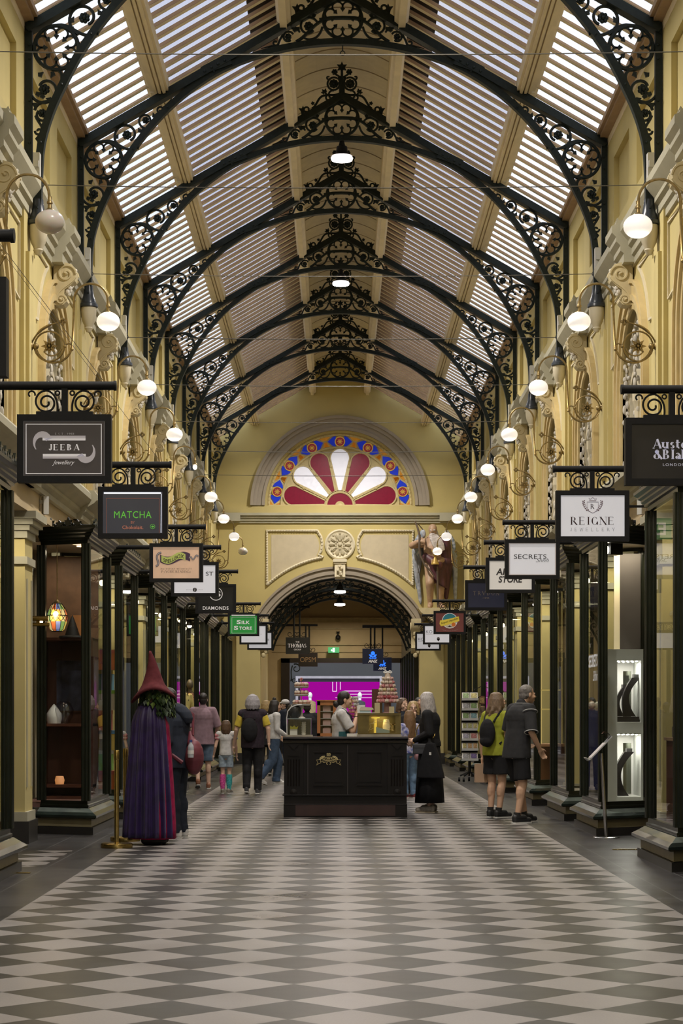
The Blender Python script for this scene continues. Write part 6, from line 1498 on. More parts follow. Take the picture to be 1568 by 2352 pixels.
t = thing('track_spotlight', 'black spotlight with white glow above the grey jewellery cabinet', 'spotlight', at(1408, 1266, 22.95)); m = MB(); m.box((0, 0, .02), (.16, .16, .13), .4); m.tube([(0, 0, .08), (0, 0, .32)], .02); obj('lamp_housing', m, BLKM, t); m = MB(); m.ball((-.09, -.05, .01), (.04, .03, .05)); obj('bulb', m, glow('bulb_white', (1, .95, .85), 9), t)
# right bay with blue stand; wood table with lit glass shelves
t = thing('blue_stand', 'tall narrow blue display stand seen in the third right window', 'stand', (3.42, 26.6, .36)); m = MB(); m.bb(-.2, .2, -.05, .05, .0, 1.1); obj('stand_panel', m, mat('blue_card', (.03, .04, .22), .5), t)
m = MB(); [m.ball((-.12 + .08 * k, 0, 1.15), (.05, .05, .05)) for k in range(4)]; obj('white_topping', m, WHITE, t)
t = thing('wooden_table', 'orange topped wooden display table in the fourth right window', 'table', (3.30, 30.75, .36)); m = MB(); m.bb(-.28, .28, -.25, .4, .52, .56); obj('table_top', m, mat('table_salmon', (.50, .26, .15), .5), t); m = MB(); m.bb(-.25, .25, -.22, .36, 0, .52); obj('cabinet_body', m, WOODR, t)
for k in range(2):
    m = MB(); m.tube([(3.12 + .32 * k, 30.7, .92), (3.12 + .32 * k, 30.7, 3.3)], .008, 5); tag(obj('light_tube', m, glow('tube_yellow', (1, .72, .25), .5)), 'upright yellow light tube in the fourth right window, %s' % ('nearer the arcade' if k == 0 else 'nearer the wall'), 'light')
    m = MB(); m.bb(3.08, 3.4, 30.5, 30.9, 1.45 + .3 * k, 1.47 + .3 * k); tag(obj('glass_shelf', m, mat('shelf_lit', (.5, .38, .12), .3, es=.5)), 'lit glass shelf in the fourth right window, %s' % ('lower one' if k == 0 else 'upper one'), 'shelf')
t = thing('display_table', 'dark wooden counter in the nearest right window', 'counter', (3.36, 18.2, .36)); m = MB(); m.bb(-.28, .3, -.55, .6, 0, .78); obj('counter_body', m, WOODR, t); m = MB(); m.bb(-.30, .32, -.58, .63, .78, .81); obj('counter_top', m, mat('counter_tan', (.34, .22, .13), .4), t)
for k in range(3):
    t = thing('jewellery_tray', 'grey jewellery tray with gold pieces on the near right counter, %s' % NTH[k], 'tray', (3.26, 17.85 + .36 * k, 1.17), 0, 'jewellery trays'); m = MB(); m.bb(-.14, .14, -.15, .15, 0, .10); obj('tray_body', m, mat('tray_grey', (.10, .085, .08), .6), t); m = MB(); [m.tube([(-.1 + .05 * (q % 5), -.1 + .2 * (q // 5), .10), (-.08 + .05 * (q % 5), -.08 + .2 * (q // 5), .15)], .01, 5) for q in range(10)]; obj('gold_piece', m, BRASS, t)
# ================================================================ confectionery kiosk
KY = 26.4
KW = mat('kiosk_black_wood', (.0065, .005, .0045), .4, spec=.25, var=.25, scale=4); KR = mat('kiosk_red_brown', (.030, .012, .010), .35, var=.2)
K = thing('confectionery_counter', 'black panelled kiosk counter with gold crowned ribbon emblem in mid arcade', 'counter', (.04, KY, 0))
hx = .83
m = MB()
m.bb(-hx, hx, 0, .55, .0, .17); m.mi = 1; m.bb(-hx + .16, hx - .16, -.012, 0, .02, .165); obj('plinth', m, [KW, KR], K)
m = MB(); m.bb(-hx + .005, hx - .005, .01, .54, .17, .29); m.prism([(-hx - .02, .305), (hx + .02, .305), (hx + .01, .29), (-hx - .01, .29)], 'y', -.03, .55); m.bb(-hx, hx, -.008, .55, .165, .18); obj('base_moulding', m, KW, K, bevel=.004)
m = MB(); m.bb(-hx + .01, hx - .01, .01, .54, .30, 1.0); obj('carcass', m, KW, K)
for q in (-1, 1):
    m = MB(); c = q * (hx - .135); m.bb(c - .13, c + .13, -.012, .01, .30, 1.0)
    for k in range(5): m.tube([(c - .075 + .0375 * k, -.014, .42), (c - .075 + .0375 * k, -.014, .78)], .010, 6)
    m.bb(c - .08, c + .08, -.03, 0, .825, .84); m.prism([(c - .075, .985), (c + .075, .985), (c, .91)], 'y', -.03, 0); m.prism([(c - .07, .84), (c + .07, .84), (c, .905)], 'y', -.03, 0); m.lathe([(0, -.03), (.05, -.02), (.055, 0), (.0, 0)], 14, (c, 0, .335), ax='y'); obj('fluted_pilaster', m, KW, K)
m = MB(); m.bb(-.505, .505, -.004, .01, .30, .985); obj('front_panel', m, KW, K)
for x0, x1, nm in ((-.435, -.02, 'a'), (.145, .50, 'b')):
    m = MB(); z0, z1 = .425, .885
    for a in ((x0, x1, z1 - .016, z1, .026), (x0, x0 + .016, z0, z1, .02), (x1 - .016, x1, z0, z1, .02)): m.bb(a[0], a[1], -a[4], 0, a[2], a[3])
    m.prism([(x0 - .0, z0), (x1, z0), (x1 - .025, z0 + .026), (x0 + .025, z0 + .026)], 'y', -.028, 0); m.bb(x0 + .03, x1 - .03, -.012, 0, z0 + .05, z1 - .04); obj('raised_panel', m, KW, K)
m = MB(); m.bb(.028, .032, -.006, -.003, .30, .98); m.bb(-.506, -.502, -.006, -.003, .30, .98); obj('panel_joint', m, mat('joint_grey', (.10, .09, .09), .5), K)
m = MB(); P = [(-.03, 1.0), (-.03, 1.015), (-.045, 1.02), (-.045, 1.03), (-.02, 1.04), (-.05, 1.05), (-.058, 1.065), (-.05, 1.082), (.0, 1.085), (.55, 1.085), (.55, 1.0)]
m.prism(P, 'x', -hx - .01, hx + .01); obj('counter_top', m, mat('kiosk_top_gloss', (.020, .016, .015), .12, var=.1), K, 'all' if 0 else False)
for q in (-1, 1):
    m = MB(); m.bb(q * hx, q * (hx - .5), .55, 1.72, .0, 1.0); obj('side_wing', m, KW, K); m = MB(); m.bb(q * (hx + .01), q * (hx - .5), .55, 1.72, 1.0, 1.04); obj('wing_top', m, mat('wing_top_timber', (.30, .17, .07), .4), K)
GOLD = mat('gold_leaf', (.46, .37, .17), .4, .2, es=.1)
m = MB(); ex, ez, y_ = -.225, .775, -.0285
def gl_(pts, r=.0035): m.tube([(ex + a, y_, ez + b) for a, b in pts], r, 4)
arcz = lambda u: .035 - 1.6 * u * u
for o_ in (0, -.045): gl_([(u * .01, arcz(u * .01) + o_) for u in range(-11, 12)], .004)
gl_([(-.11, arcz(.11)), (-.11, arcz(.11) - .045)]); gl_([(.11, arcz(.11)), (.11, arcz(.11) - .045)])
for q in (-1, 1):
    gl_([(q * a, b) for a, b in [(.105, .0), (.165, -.005), (.145, -.035), (.168, -.075), (.118, -.045), (.10, -.04)]], .004); gl_([(q * a, b) for a, b in bez((.06, .04), (.085, .06), (.1, .03), (.12, .02), n=8)], .006)
    for k in range(4): m.ball((ex + q * (.06 + .018 * k), y_, ez + .045 - .012 * k), (.011, .004, .008), 6, 4)
    gl_([(q * a, b) for a, b in bez((.0, -.02), (.03, -.03), (.04, -.07), (.01, -.06), n=8)], .004); gl_([(q * a, b) for a, b in bez((.02, -.03), (.07, -.03), (.05, -.05), (.08, -.03), n=8)], .003)
for k in range(5): m.ball((ex - .022 + .011 * k, y_, ez + .075 + .004 * (k % 2)), (.005, .004, .012), 6, 4)
m.bb(ex - .026, ex + .026, y_ - .003, y_, ez + .055, ez + .064)
write(m, 'The Little Royal', (ex, ez - .003), width=.195, height=.036, y=y_ - .004, bold=.02, warp=lambda u, v: (u, v + .015 - 1.6 * u * u))
obj('ribbon_emblem', m, GOLD, K)
CT = 1.085
# ---- glass case on the right of the counter
GX0, GX1 = at(823, 0, KY + .1).x, at(918, 0, KY + .1).x
t = thing('glass_display_case', 'gold framed glass case of sweets on the right of the kiosk counter', 'display case', ((GX0 + GX1) / 2, KY + .26, CT))
hw = (GX1 - GX0) / 2; H = .315
GFR = mat('olive_gold_frame', (.16, .12, .04), .3, .6, var=.2)
m = MB(); m.bb(-hw - .02, hw + .02, -.24, .24, 0, .03); obj('case_base', m, mat('marble_beige', (.36, .32, .25), .3, var=.2), t)
m = MB()
for a in (-1, 1):
    for b in (-1, 1): m.bb(a * hw - .012, a * hw + .012, b * .2 - .012, b * .2 + .012, .03, H)
m.bb(-hw - .01, hw + .01, -.215, .215, H - .03, H); m.bb(-hw, hw, -.21, -.19, .03, .05); m.bb(-hw, -hw + .14, -.205, -.195, .03, H - .03); m.bb(hw - .06, hw, -.205, -.195, .03, H - .03); m.bb(-hw, hw, .19, .2, .03, H - .03); obj('case_frame', m, GFR, t)
m = MB(); m.add([(-hw, -.2, .03), (hw, -.2, .03), (hw, -.2, H), (-hw, -.2, H)], [(0, 1, 2, 3)]); m.add([(hw, -.2, .03), (hw, .2, .03), (hw, .2, H), (hw, -.2, H)], [(0, 1, 2, 3)]); obj('pane', m, PGL, t)
lamp('case_light', 'AREA', ((GX0 + GX1) / 2, KY + .26, CT + H - .04), 2.2, (1, .8, .35), .2)
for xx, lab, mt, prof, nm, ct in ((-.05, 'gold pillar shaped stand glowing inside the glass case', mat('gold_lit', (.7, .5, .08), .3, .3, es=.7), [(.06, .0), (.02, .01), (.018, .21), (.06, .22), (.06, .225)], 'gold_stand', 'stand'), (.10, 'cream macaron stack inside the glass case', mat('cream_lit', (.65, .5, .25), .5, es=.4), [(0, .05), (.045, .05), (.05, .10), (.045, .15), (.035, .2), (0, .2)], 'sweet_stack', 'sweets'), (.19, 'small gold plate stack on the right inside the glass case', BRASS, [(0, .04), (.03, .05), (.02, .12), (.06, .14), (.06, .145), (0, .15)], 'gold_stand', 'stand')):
    q = thing(nm, lab, ct, ((GX0 + GX1) / 2 + xx, KY + .24, CT + .03)); m = MB(); m.lathe(prof, 12); obj('stand_body', m, mt, q, True)
q = thing('sweet_box', 'grey green wedge shaped sweet box in the glass case', 'box', ((GX0 + GX1) / 2 + .05, KY + .14, CT + .03)); m = MB(); m.prism([(-.09, 0), (.09, 0), (.09, .05), (-.09, .10)], 'y', -.05, .05); obj('box_body', m, mat('box_sage', (.28, .33, .27), .6), q)
# gold line emblem on the case glass
m = MB(); bx, bz = (GX0 + GX1) / 2 + .02, CT + .17
for q in (-1, 1):
    m.tube([(bx + q * a, KY + .05, bz + b) for a, b in [(.07, .02), (.15, .0), (.13, -.03), (.17, -.09), (.10, -.06)]], .003, 4); m.tube([(bx + q * a, KY + .05, bz + b) for a, b in bez((.02, .04), (.06, .07), (.1, .05), (.1, 0), n=8)], .004, 4)
m.tube([(bx + u * .01, KY + .05, bz + .03 - 2 * (u * .01) ** 2) for u in range(-10, 11)], .003, 4)
tag(obj('case_emblem', m, GOLD), 'gold ribbon emblem on the front glass of the sweet case', 'emblem')
# ---- macaron towers
MCOL = {'cream': (.60, .50, .40), 'pale pink': (.60, .38, .34), 'rose pink': (.50, .20, .20), 'deep red': (.32, .04, .05), 'yellow cream': (.58, .47, .25), 'magenta': (.35, .04, .13), 'grey white': (.50, .48, .47)}
MPRO = {}
def macaron(color):
    if color in MPRO: return MPRO[color]
    mt = mat('macaron_' + color.replace(' ', '_'), MCOL[color], .7, var=.06, scale=40); R = .5
    r = None
    me = MB(); me.lathe([(0, -.5), (.36, -.46), (.50, -.30), (.50, -.14), (.47, -.10)], 9, ax='y'); a = me.mesh('shell', mt, True)
    me = MB(); me.lathe([(.47, .10), (.50, .14), (.50, .30), (.36, .46), (0, .5)], 9, ax='y'); b = me.mesh('shell', mt, True)
    me = MB(); me.lathe([(0, -.12), (.44, -.12), (.44, .12), (0, .12)], 9, ax='y'); c = me.mesh('filling', mat('filling_' + color.replace(' ', '_'), tuple(q * .75 for q in MCOL[color]), .6), True)
    MPRO[color] = (a, b, c); return MPRO[color]
def put_macaron(loc, rz, color, size, label, group):
    a, b, c = macaron(color); r = bpy.data.objects.new('macaron', None); C.objects.link(r); r.location = loc; r.rotation_euler = (0, 0, rz); r.scale = (size * .97,) * 3; r.empty_display_size = .02
    tag(r, label, 'macaron', group)
    for nm, me in (('shell', a), ('shell', b), ('filling', c)): o = bpy.data.objects.new(nm, me); C.objects.link(o); o.parent = r
def tower(cx, cy, z0, tiers, nm, group, tone):
    rnd = random.Random(7)
    for j, (R, z, sz, pal) in enumerate(tiers):
        n = max(4, int(2 * PI * R / (sz * 1.02)))
        for i in range(n):
            a = 2 * PI * i / n + .2 * j
            if math.sin(a) > .45: continue
            c = rnd.choice(pal); put_macaron((cx + R * math.cos(a), cy + R * math.sin(a), z0 + z), a, c, sz, c + ' macaron in the ' + nm, group + ', ' + c)
TX = at(890, 0, KY + .3).x; TZ = CT + H
pk = ['rose pink', 'rose pink', 'pale pink', 'deep red', 'cream', 'pale pink']; ck = ['cream', 'cream', 'pale pink', 'cream', 'rose pink']; wk = ['cream', 'cream', 'cream', 'pale pink']
t = thing('cone_stand', 'pink tower stand carrying the tall macaron cone on the glass case', 'stand', (TX, KY + .3, TZ)); m = MB(); m.lathe([(0, 0), (.07, 0), (.07, .012), (.05, .02), (.045, .14), (.14, .15), (.14, .16), (.03, .50), (.0, .50)], 18); obj('stand_body', m, mat('stand_pink', (.42, .24, .22), .5), t)
tower(TX, KY + .3, TZ + .135, [(.135, .03, .052, pk), (.122, .082, .05, pk), (.11, .132, .05, ['cream', 'cream', 'cream', 'deep red', 'pale pink']), (.10, .184, .05, ['yellow cream', 'cream', 'yellow cream', 'rose pink']), (.088, .235, .05, ck), (.074, .285, .05, ['cream', 'rose pink', 'cream']), (.058, .335, .05, wk)], 'tall cone tower on the glass case', 'macarons of the tall tower', 0)
t = thing('ribbon_bow', 'cream box with white ribbon bow topping the tall macaron cone', 'bow', (TX, KY + .3, TZ + .49)); m = MB(); m.lathe([(0, 0), (.04, 0), (.036, .06), (0, .06)], 12); obj('box_body', m, mat('macaron_cream', MCOL['cream'], .7), t); m = MB()
for q in (-1, 1): m.tube([(0, -.02, .065), (q * .03, -.025, .09), (q * .055, -.02, .075), (q * .03, -.025, .065), (0, -.02, .065)], .009, 6); m.tube([(0, -.03, .065), (q * .04, -.035, .055), (q * .06, -.035, .065)], .007, 5)
obj('bow_loops', m, WHITE, t, True)
SX = at(812, 0, KY + 1.3).x
m = MB(); m.bb(-.33, .33, 1.15, 1.7, 0, 1.0); obj('back_counter', m, KW, K); m = MB(); m.bb(-.33, .33, 1.13, 1.72, 1.0, 1.04); obj('back_top', m, mat('wing_top_timber', (.30, .17, .07), .4), K)
t = thing('cone_stand', 'clear stand of the short macaron tower beside the vendor', 'stand', (SX, KY + 1.3, 1.04)); m = MB(); m.lathe([(0, 0), (.07, 0), (.07, .012), (.012, .02), (.012, .25), (.05, .26), (.05, .27), (.03, .6), (0, .6)], 14); obj('stand_body', m, glass('acrylic', (.85, .85, .87), 1.2), t)
tower(SX, KY + 1.3, 1.04 + .25, [(.045, .03, .05, ['magenta']), (.05, .08, .05, ['magenta', 'deep red']), (.055, .13, .05, ['rose pink', 'magenta']), (.058, .18, .05, ['rose pink', 'pale pink']), (.055, .23, .05, ['grey white', 'pale pink']), (.05, .28, .05, ['grey white', 'cream']), (.042, .325, .045, ['grey white'])], 'short tower beside the vendor', 'macarons of the short tower', 0)
# boxes, card and paper on top of the case
q = thing('pastry_box', 'pale blue and cream pastry box on top of the glass case', 'box', (at(838, 0, KY + .2).x, KY + .2, TZ)); m = MB(); m.bb(-.07, .08, -.06, .06, .008, .035); obj('box_base', m, mat('box_blue', (.30, .40, .42), .6), q); m = MB(); m.prism([(-.08, .035), (.05, .035), (.12, .05), (.10, .075), (-.06, .085)], 'y', -.065, .065); obj('box_lid', m, mat('box_cream', (.6, .53, .42), .6), q); m = MB(); m.bb(-.1, .13, -.07, .08, 0, .008); obj('tray', m, WHITE, q)
m = MB()
for k in range(4): m.prism([(-.045 + .02 * k, .01), (-.01 + .02 * k, .01), (-.0 + .02 * k, .11), (-.05 + .018 * k, .10 + .01 * (k % 2))], 'y', -.01 + .012 * k, -.004 + .012 * k)
tag(obj('paper_bags', m, WHITE, loc=(at(828, 0, KY + .34).x, KY + .34, TZ)), 'sheaf of white paper bags standing on the glass case', 'paper bags', None, 'stuff')
for x_, lab, hh in ((866, 'tall cream card box beside the macaron cone', .14), (899, 'small cream menu card right of the macaron cone stem', .09)):
    q = thing('card_box', lab, 'card', (at(x_, 0, KY + .16).x, KY + .16, TZ)); m = MB(); m.bb(-.035, .035, -.025, .025, 0, hh); obj('card_body', m, mat('card_cream', (.52, .44, .25), .6), q)
q = thing('wooden_box', 'upright dark red wooden box behind the macaron cone', 'box', (at(862, 0, KY + .50).x, KY + .46, TZ)); m = MB(); m.bb(-.05, .05, -.035, .035, 0, .33); obj('box_body', m, WOODR, q); m = MB(); m.bb(.05, .09, -.03, .03, 0, .36); obj('panel', m, mat('tan_card', (.30, .22, .10), .6), q)
# ---- glass counter box, cake stand on the left
BX0, BX1 = at(659, 0, KY + .1).x, at(714, 0, KY + .1).x
t = thing('glass_counter_box', 'clear glass box on the left of the kiosk counter', 'display case', ((BX0 + BX1) / 2, KY + .28, CT)); hw = (BX1 - BX0) / 2
m = MB(); m.bb(-hw - .01, hw + .02, -.22, .22, 0, .018); obj('case_base', m, mat('marble_beige', (.36, .32, .25), .3, var=.2), t)
m = MB(); zt = .235
for a in ((-hw, -.2, hw, -.2), (hw, -.2, hw, .2), (-hw, -.2, -hw, .2), (-hw, .2, hw, .2)): m.add([(a[0], a[1], .018), (a[2], a[3], .018), (a[2], a[3], zt), (a[0], a[1], zt)], [(0, 1, 2, 3)])
obj('pane', m, PGL, t)
m = MB(); m.bb(-hw - .004, hw + .004, -.205, .205, zt, zt + .01)
for a in (-1, 1): m.bb(a * hw - .004, a * hw + .004, -.204, -.196, .018, zt)
obj('glass_lid', m, mat('glass_edge', (.20, .24, .23), .2), t)
m = MB(); m.tube([(-hw, -.2, .02), (-hw - .005, -.2, .25), (-hw + .01, -.2, .34), (-hw + .06, -.2, .40), (-hw + .14, -.2, .425), (-hw + .20, -.2, .43)], .008, 6); obj('curved_edge', m, mat('edge_white', (.6, .6, .6), .3), t)
q = thing('gift_pot', 'small white pot with yellow tissue in the clear glass box', 'gift', ((BX0 + BX1) / 2 - .075, KY + .22, CT + .018)); m = MB(); m.bb(-.05, .05, -.04, .04, 0, .08); obj('pot', m, WHITE, q); m = MB(); m.prism([(-.05, .08), (.05, .08), (.06, .12), (.03, .105), (.01, .13), (-.02, .11), (-.045, .125)], 'y', -.03, .03); obj('tissue', m, mat('tissue_yellow', (.65, .62, .08), .6), q)
q = thing('paper_cup_stack', 'stack of white paper cups in the clear glass box', 'cups', ((BX0 + BX1) / 2 + .06, KY + .22, CT + .018)); m = MB(); [m.lathe([(.025, .03 * k), (.033, .03 * k + .028), (.033, .03 * k + .03)], 12) for k in range(6)]; m.lathe([(0, .18), (.033, .185)], 12); obj('cups', m, WHITE, q)
q = thing('glass_dome', 'dark round glass bowl beneath the curved edge', 'bowl', ((BX0 + BX1) / 2 - .06, KY + .3, CT + zt + .01)); m = MB(); m.lathe([(.0, 0), (.06, .0), (.06, .02), (.09, .06), (.095, .10), (.08, .15), (.04, .175), (0, .18)], 16); obj('bowl_body', m, mat('bowl_dark', (.03, .03, .032), .15), q, True)
cx_ = at(692, 0, KY + .3).x
t = thing('tiered_cake_stand', 'three tier white stand of little cakes with pink topper', 'cake stand', (cx_, KY + .3, CT + zt + .01)); m = MB(); m.lathe([(0, 0), (.055, 0), (.05, .012), (.022, .025), (.018, .10), (.028, .15), (.03, .17), (0, .17)], 14); obj('pedestal', m, mat('stand_white', (.55, .52, .47), .4), t, True)
for k, (z_, R_) in enumerate(((.17, .135), (.30, .10), (.41, .10))):
    m = MB(); m.lathe([(0, z_), (R_ * .8, z_), (R_, z_ + .018), (R_, z_ + .026), (0, z_ + .012)], 20); o = obj('tier_plate', m, mat('stand_white', (.55, .52, .47), .4), t, True); m = MB(); m.tube([(0, 0, z_), (0, 0, z_ + .13)], .006, 5); obj('tier_rod', m, BRASS, o)
    nn = 10 if k == 0 else 8
    for i in range(nn):
        a = 2 * PI * i / nn + .2; rr = R_ * .72
        q = thing('little_cake', '%s iced cake on the %s tier of the white stand' % ('cream' if i % 3 else 'pink', ('bottom', 'middle', 'top')[k]), 'cake', (cx_ + rr * math.cos(a), KY + .3 + rr * math.sin(a), CT + zt + .01 + z_ + .018), 0, 'little cakes on the %s tier' % ('bottom', 'middle', 'top')[k])
        m = MB(); m.lathe([(0, 0), (.022, 0), (.027, .03), (.0, .032)], 9); obj('cake_base', m, mat('cake_brown', (.32, .17, .10), .7), q); m = MB(); m.lathe([(.028, .03), (.026, .045), (.012, .06), (0, .063)], 9); obj('icing', m, mat('icing_cream', (.62, .53, .44), .6) if i % 3 else mat('icing_pink', (.55, .30, .28), .6), q, True)
m = MB(); m.tube([(0 + .03 * a, 0, .50 + .02 * b) for a, b in ((0, -2), (0, 0), (-.6, .8), (-.5, 2), (0, 2.6), (.5, 2), (.3, 1.2), (-.1, 1.4))], .006, 5); obj('pink_topper', m, mat('topper_pink', (.6, .18, .2), .5), t)
# ---- timber glazed cabinet behind
X0, X1 = at(728, 0, KY + 1.4).x, at(772, 0, KY + 1.4).x
t = thing('glazed_wooden_cabinet', 'orange timber cabinet with glazed door at the back left of the kiosk', 'cabinet', ((X0 + X1) / 2, KY + 1.5, 1.04)); hw = (X1 - X0) / 2; H2 = .53
m = MB(); m.bb(-hw, -hw + .045, -.1, .1, 0, H2); m.bb(hw - .045, hw, -.1, .1, 0, H2); m.bb(-hw, hw, -.1, .1, 0, .075); m.bb(-hw, hw, -.1, .1, H2 - .06, H2); m.bb(-hw - .01, hw + .01, -.12, .12, H2, H2 + .015); m.bb(-hw, hw, .085, .1, 0, H2); obj('carcass', m, WOODO, t)
for k in range(3): m = MB(); m.bb(-hw + .045, hw - .045, -.08, .085, .18 + .1 * k, .187 + .1 * k); obj('shelf', m, mat('shelf_glass', (.4, .42, .42), .2), t)
m = MB(); m.add([(-hw + .04, -.09, .07), (hw - .04, -.09, .07), (hw - .04, -.09, H2 - .05), (-hw + .04, -.09, H2 - .05)], [(0, 1, 2, 3)]); obj('pane', m, PGL, t)
for k in range(4): q = thing('sweet_packet', 'pale pink packet on the %s shelf of the timber cabinet' % ('bottom', 'second', 'third', 'top')[k], 'packet', ((X0 + X1) / 2 + .01, KY + 1.5, 1.04 + (.075 if k == 0 else .087 + .1 * k)), 0, 'packets in the timber cabinet'); m = MB(); m.bb(-.065, .045, -.05, .03, 0, .07); m.bb(-.05, .03, -.055, .025, .07, .078); obj('packet_body', m, mat('packet_pink', (.50, .33, .32), .6), q)
t = thing('folded_cloth', 'low white folded cloth on the kiosk counter beside the glass case', 'cloth', (at(808, 0, KY + .5).x, KY + .44, CT)); m = MB(); m.bb(-.07, .10, -.03, .05, 0, .035); obj('cloth_fold', m, WHITE, t)
# ================================================================ people
PX = lambda x, Y: (x - VPX) * Y / F + CX
BLKC = cloth('black', (.016, .016, .018)); NAVY = cloth('navy', (.022, .027, .040)); CHAR = cloth('charcoal', (.030, .030, .032)); WHT_C = cloth('white', (.55, .54, .53)); JEAN = cloth('jeans', (.055, .085, .14), .2); JEANL = cloth('light_denim', (.26, .32, .38), .2); DENS = cloth('denim_shorts', (.10, .14, .20), .25)
H_DK = hairm('dark', (.014, .010, .009)); H_GR = hairm('grey', (.33, .31, .33)); H_SV = hairm('silver', (.44, .41, .40)); H_BR = hairm('brown', (.10, .055, .030)); H_BL = hairm('blonde', (.36, .25, .11)); H_CH = hairm('chestnut', (.17, .095, .045)); H_SP = hairm('salt_pepper', (.17, .155, .145)); H_AU = hairm('light_brown', (.17, .11, .065))
SH_BK = mat('shoe_black', (.018, .018, .019), .5); SH_WH = mat('shoe_white', (.60, .59, .57), .55); SH_GY = mat('shoe_greige', (.27, .24, .20), .65, var=.2, scale=30); SH_RD = mat('shoe_tan_red', (.30, .13, .07), .55)
# ---- cloaked witch figure
t = Fig('figure in maroon witch hat, leafy green hair and purple cloak by the brass posts', (PX(346, 21.0), 21.0, 0), PI / 2, 1.72, S_L, build=.6)
t.set(hed=(0, -.05, 1.60), elL=(.14, .0, 1.12), wrL=(.10, -.10, .95), elR=(-.14, 0, 1.12), wrR=(-.10, -.10, .95), shL=(.06, 0, 1.36), shR=(-.06, 0, 1.36)); t.body(); k = t.t
m = MB(); R = []
for j in range(15):
    u = j / 14; z = .06 + 1.42 * u; rx, ry = .215 - .085 * u ** 1.6, .24 - .09 * u ** 1.5
    if u > .9: rx *= .75; ry *= .75
    R.append([(rx * (1 + .05 * (1 - u) * math.sin(9 * a)) * math.cos(a), -.03 + ry * (1 + .05 * (1 - u) * math.sin(9 * a)) * math.sin(a), z) for a in [2 * PI * i / 54 for i in range(54)]])
m.loft(R); obj('crimson_robe', m, cloth('crimson_velvet', (.26, .008, .055), .2, .6), k, 'all')
m = MB(); R = []; N_ = 200
for j in range(22):
    u = j / 21; z = .075 + 1.44 * u; rx, ry = .25 - .075 * u ** 1.8, .275 - .10 * u ** 1.5
    if u > .88: q = 1 - (u - .88) * 2.6; rx *= q; ry *= q
    a0, a1 = math.radians(-62), math.radians(242)
    ring = []
    for e in (0, 1):
        for i in range(N_ + 1):
            a = a0 + (a1 - a0) * (i if e == 0 else N_ - i) / N_; f_ = 1 + (.10 * (1 - u) ** .8 + .015) * math.sin(19 * a + 1.2 * math.sin(3 * a)) + .035 * (1 - u) * math.sin(37 * a + 2) - (.012 / rx if e else 0)
            ring.append((rx * f_ * math.cos(a), .0 + ry * f_ * math.sin(a), z))
    R.append(ring)
m.loft(R); obj('velvet_cloak', m, mat('purple_velvet', (.020, .007, .062), .5, var=.3, scale=9, sheen=.12), k, 'all')
m = MB(); m.tube([(.11 * math.cos(a * PI / 9), -.01 + .12 * math.sin(a * PI / 9), 1.475 + .01 * (a % 2)) for a in range(18)], .03, 8, closed=True); obj('dark_collar', m, BLKC, k, True)
m = MB(); R = []
for z, r_, ox, wv in ((1.60, .245, 0, .05), (1.635, .215, 0, .045), (1.675, .165, 0, .03), (1.72, .122, .003, .012), (1.77, .098, .004, 0), (1.83, .078, .006, 0), (1.90, .057, .01, 0), (1.97, .037, .018, 0), (2.03, .022, .03, 0), (2.065, .010, .038, 0)):
    R.append([(r_ * math.cos(a), -.03 + ox + r_ * 1.0 * math.sin(a), z + wv * 1.15 * math.cos(2 * a) - .028 * (r_ / .245) ** 2 * math.sin(a)) for a in [2 * PI * i / 32 for i in range(32)]])
R2 = [[(x * .93, y * .93 - .002, z - .012) for x, y, z in r_] for r_ in R[:5]][::-1]
m.loft(R2 + R); obj('pointed_hat', m, mat('maroon_felt', (.10, .022, .026), .95, var=.15, scale=20, spec=.15), k, 'all')
m = MB(); rnd = random.Random(11)
for i in range(300):
    a = rnd.uniform(0, 2 * PI) if i % 2 else rnd.gauss(-PI / 2, .75); z = rnd.uniform(1.47, 1.68); rr = .11 + .05 * rnd.random() - .02 * (z > 1.6)
    if math.sin(a) < -.2: z -= .09 * rnd.random(); rr += .03
    c = Vector((rr * math.cos(a), -.05 + rr * math.sin(a), z)); d = Vector((math.cos(a) * .5, math.sin(a) * .5, -1)).normalized(); s_ = Vector((-math.sin(a), math.cos(a), 0)); n_ = d.cross(s_) * .012; L = .06 + .03 * rnd.random(); w_ = L * .33
    m.mi = 0 if rnd.random() < .8 else 1; m.add([c, c + d * L * .4 + s_ * w_ + n_, c + d * L, c + d * L * .4 - s_ * w_ + n_, c + d * L * .45 - n_ * .6], [(0, 1, 4), (1, 2, 4), (2, 3, 4), (3, 0, 4)])
o = obj('leafy_hair', m, [mat('leaf_dark', (.030, .055, .016), .5, var=.3), mat('leaf_light', (.13, .19, .035), .5, var=.2)], k); o['kind'] = 'stuff'
t.shoes(SH_BK)
# ---- man in dark hooded jacket with burgundy sling bag
t = Fig('man in dark hooded jacket bending towards the witch figure, burgundy bag behind', (PX(407, 22.0), 22.0, 0), -PI / 2 - .35, 1.70, S_L, head=(.02, -.05, -.02), lean=.06)
t.set(wrL=(.15, -.22, .98), elL=(.24, -.02, 1.10), wrR=(-.13, -.24, .99), elR=(-.24, -.03, 1.10)); t.body(look=.25); t.features()
t.hair(H_DK, 'short'); t.top(NAVY, 'long', .80, 1.30, 'hooded_jacket'); t.legs(NAVY, 1.0, 'trousers', 1.12, 1.08); t.shoes(SH_WH, SOLEW)
m = MB(); m.loft([ell(1.30, 0, .13, .06, .04), ell(1.36, 0, .12, .105, .06), ell(1.43, 0, .07, .125, .085), ell(1.49, 0, .01, .11, .09), ell(1.525, 0, -.03, .085, .075)]); blob(m, 'hood', NAVY, t.t, .01, 2)
BUR = mat('burgundy_fabric', (.13, .022, .035), .6, var=.15, bump=.2)
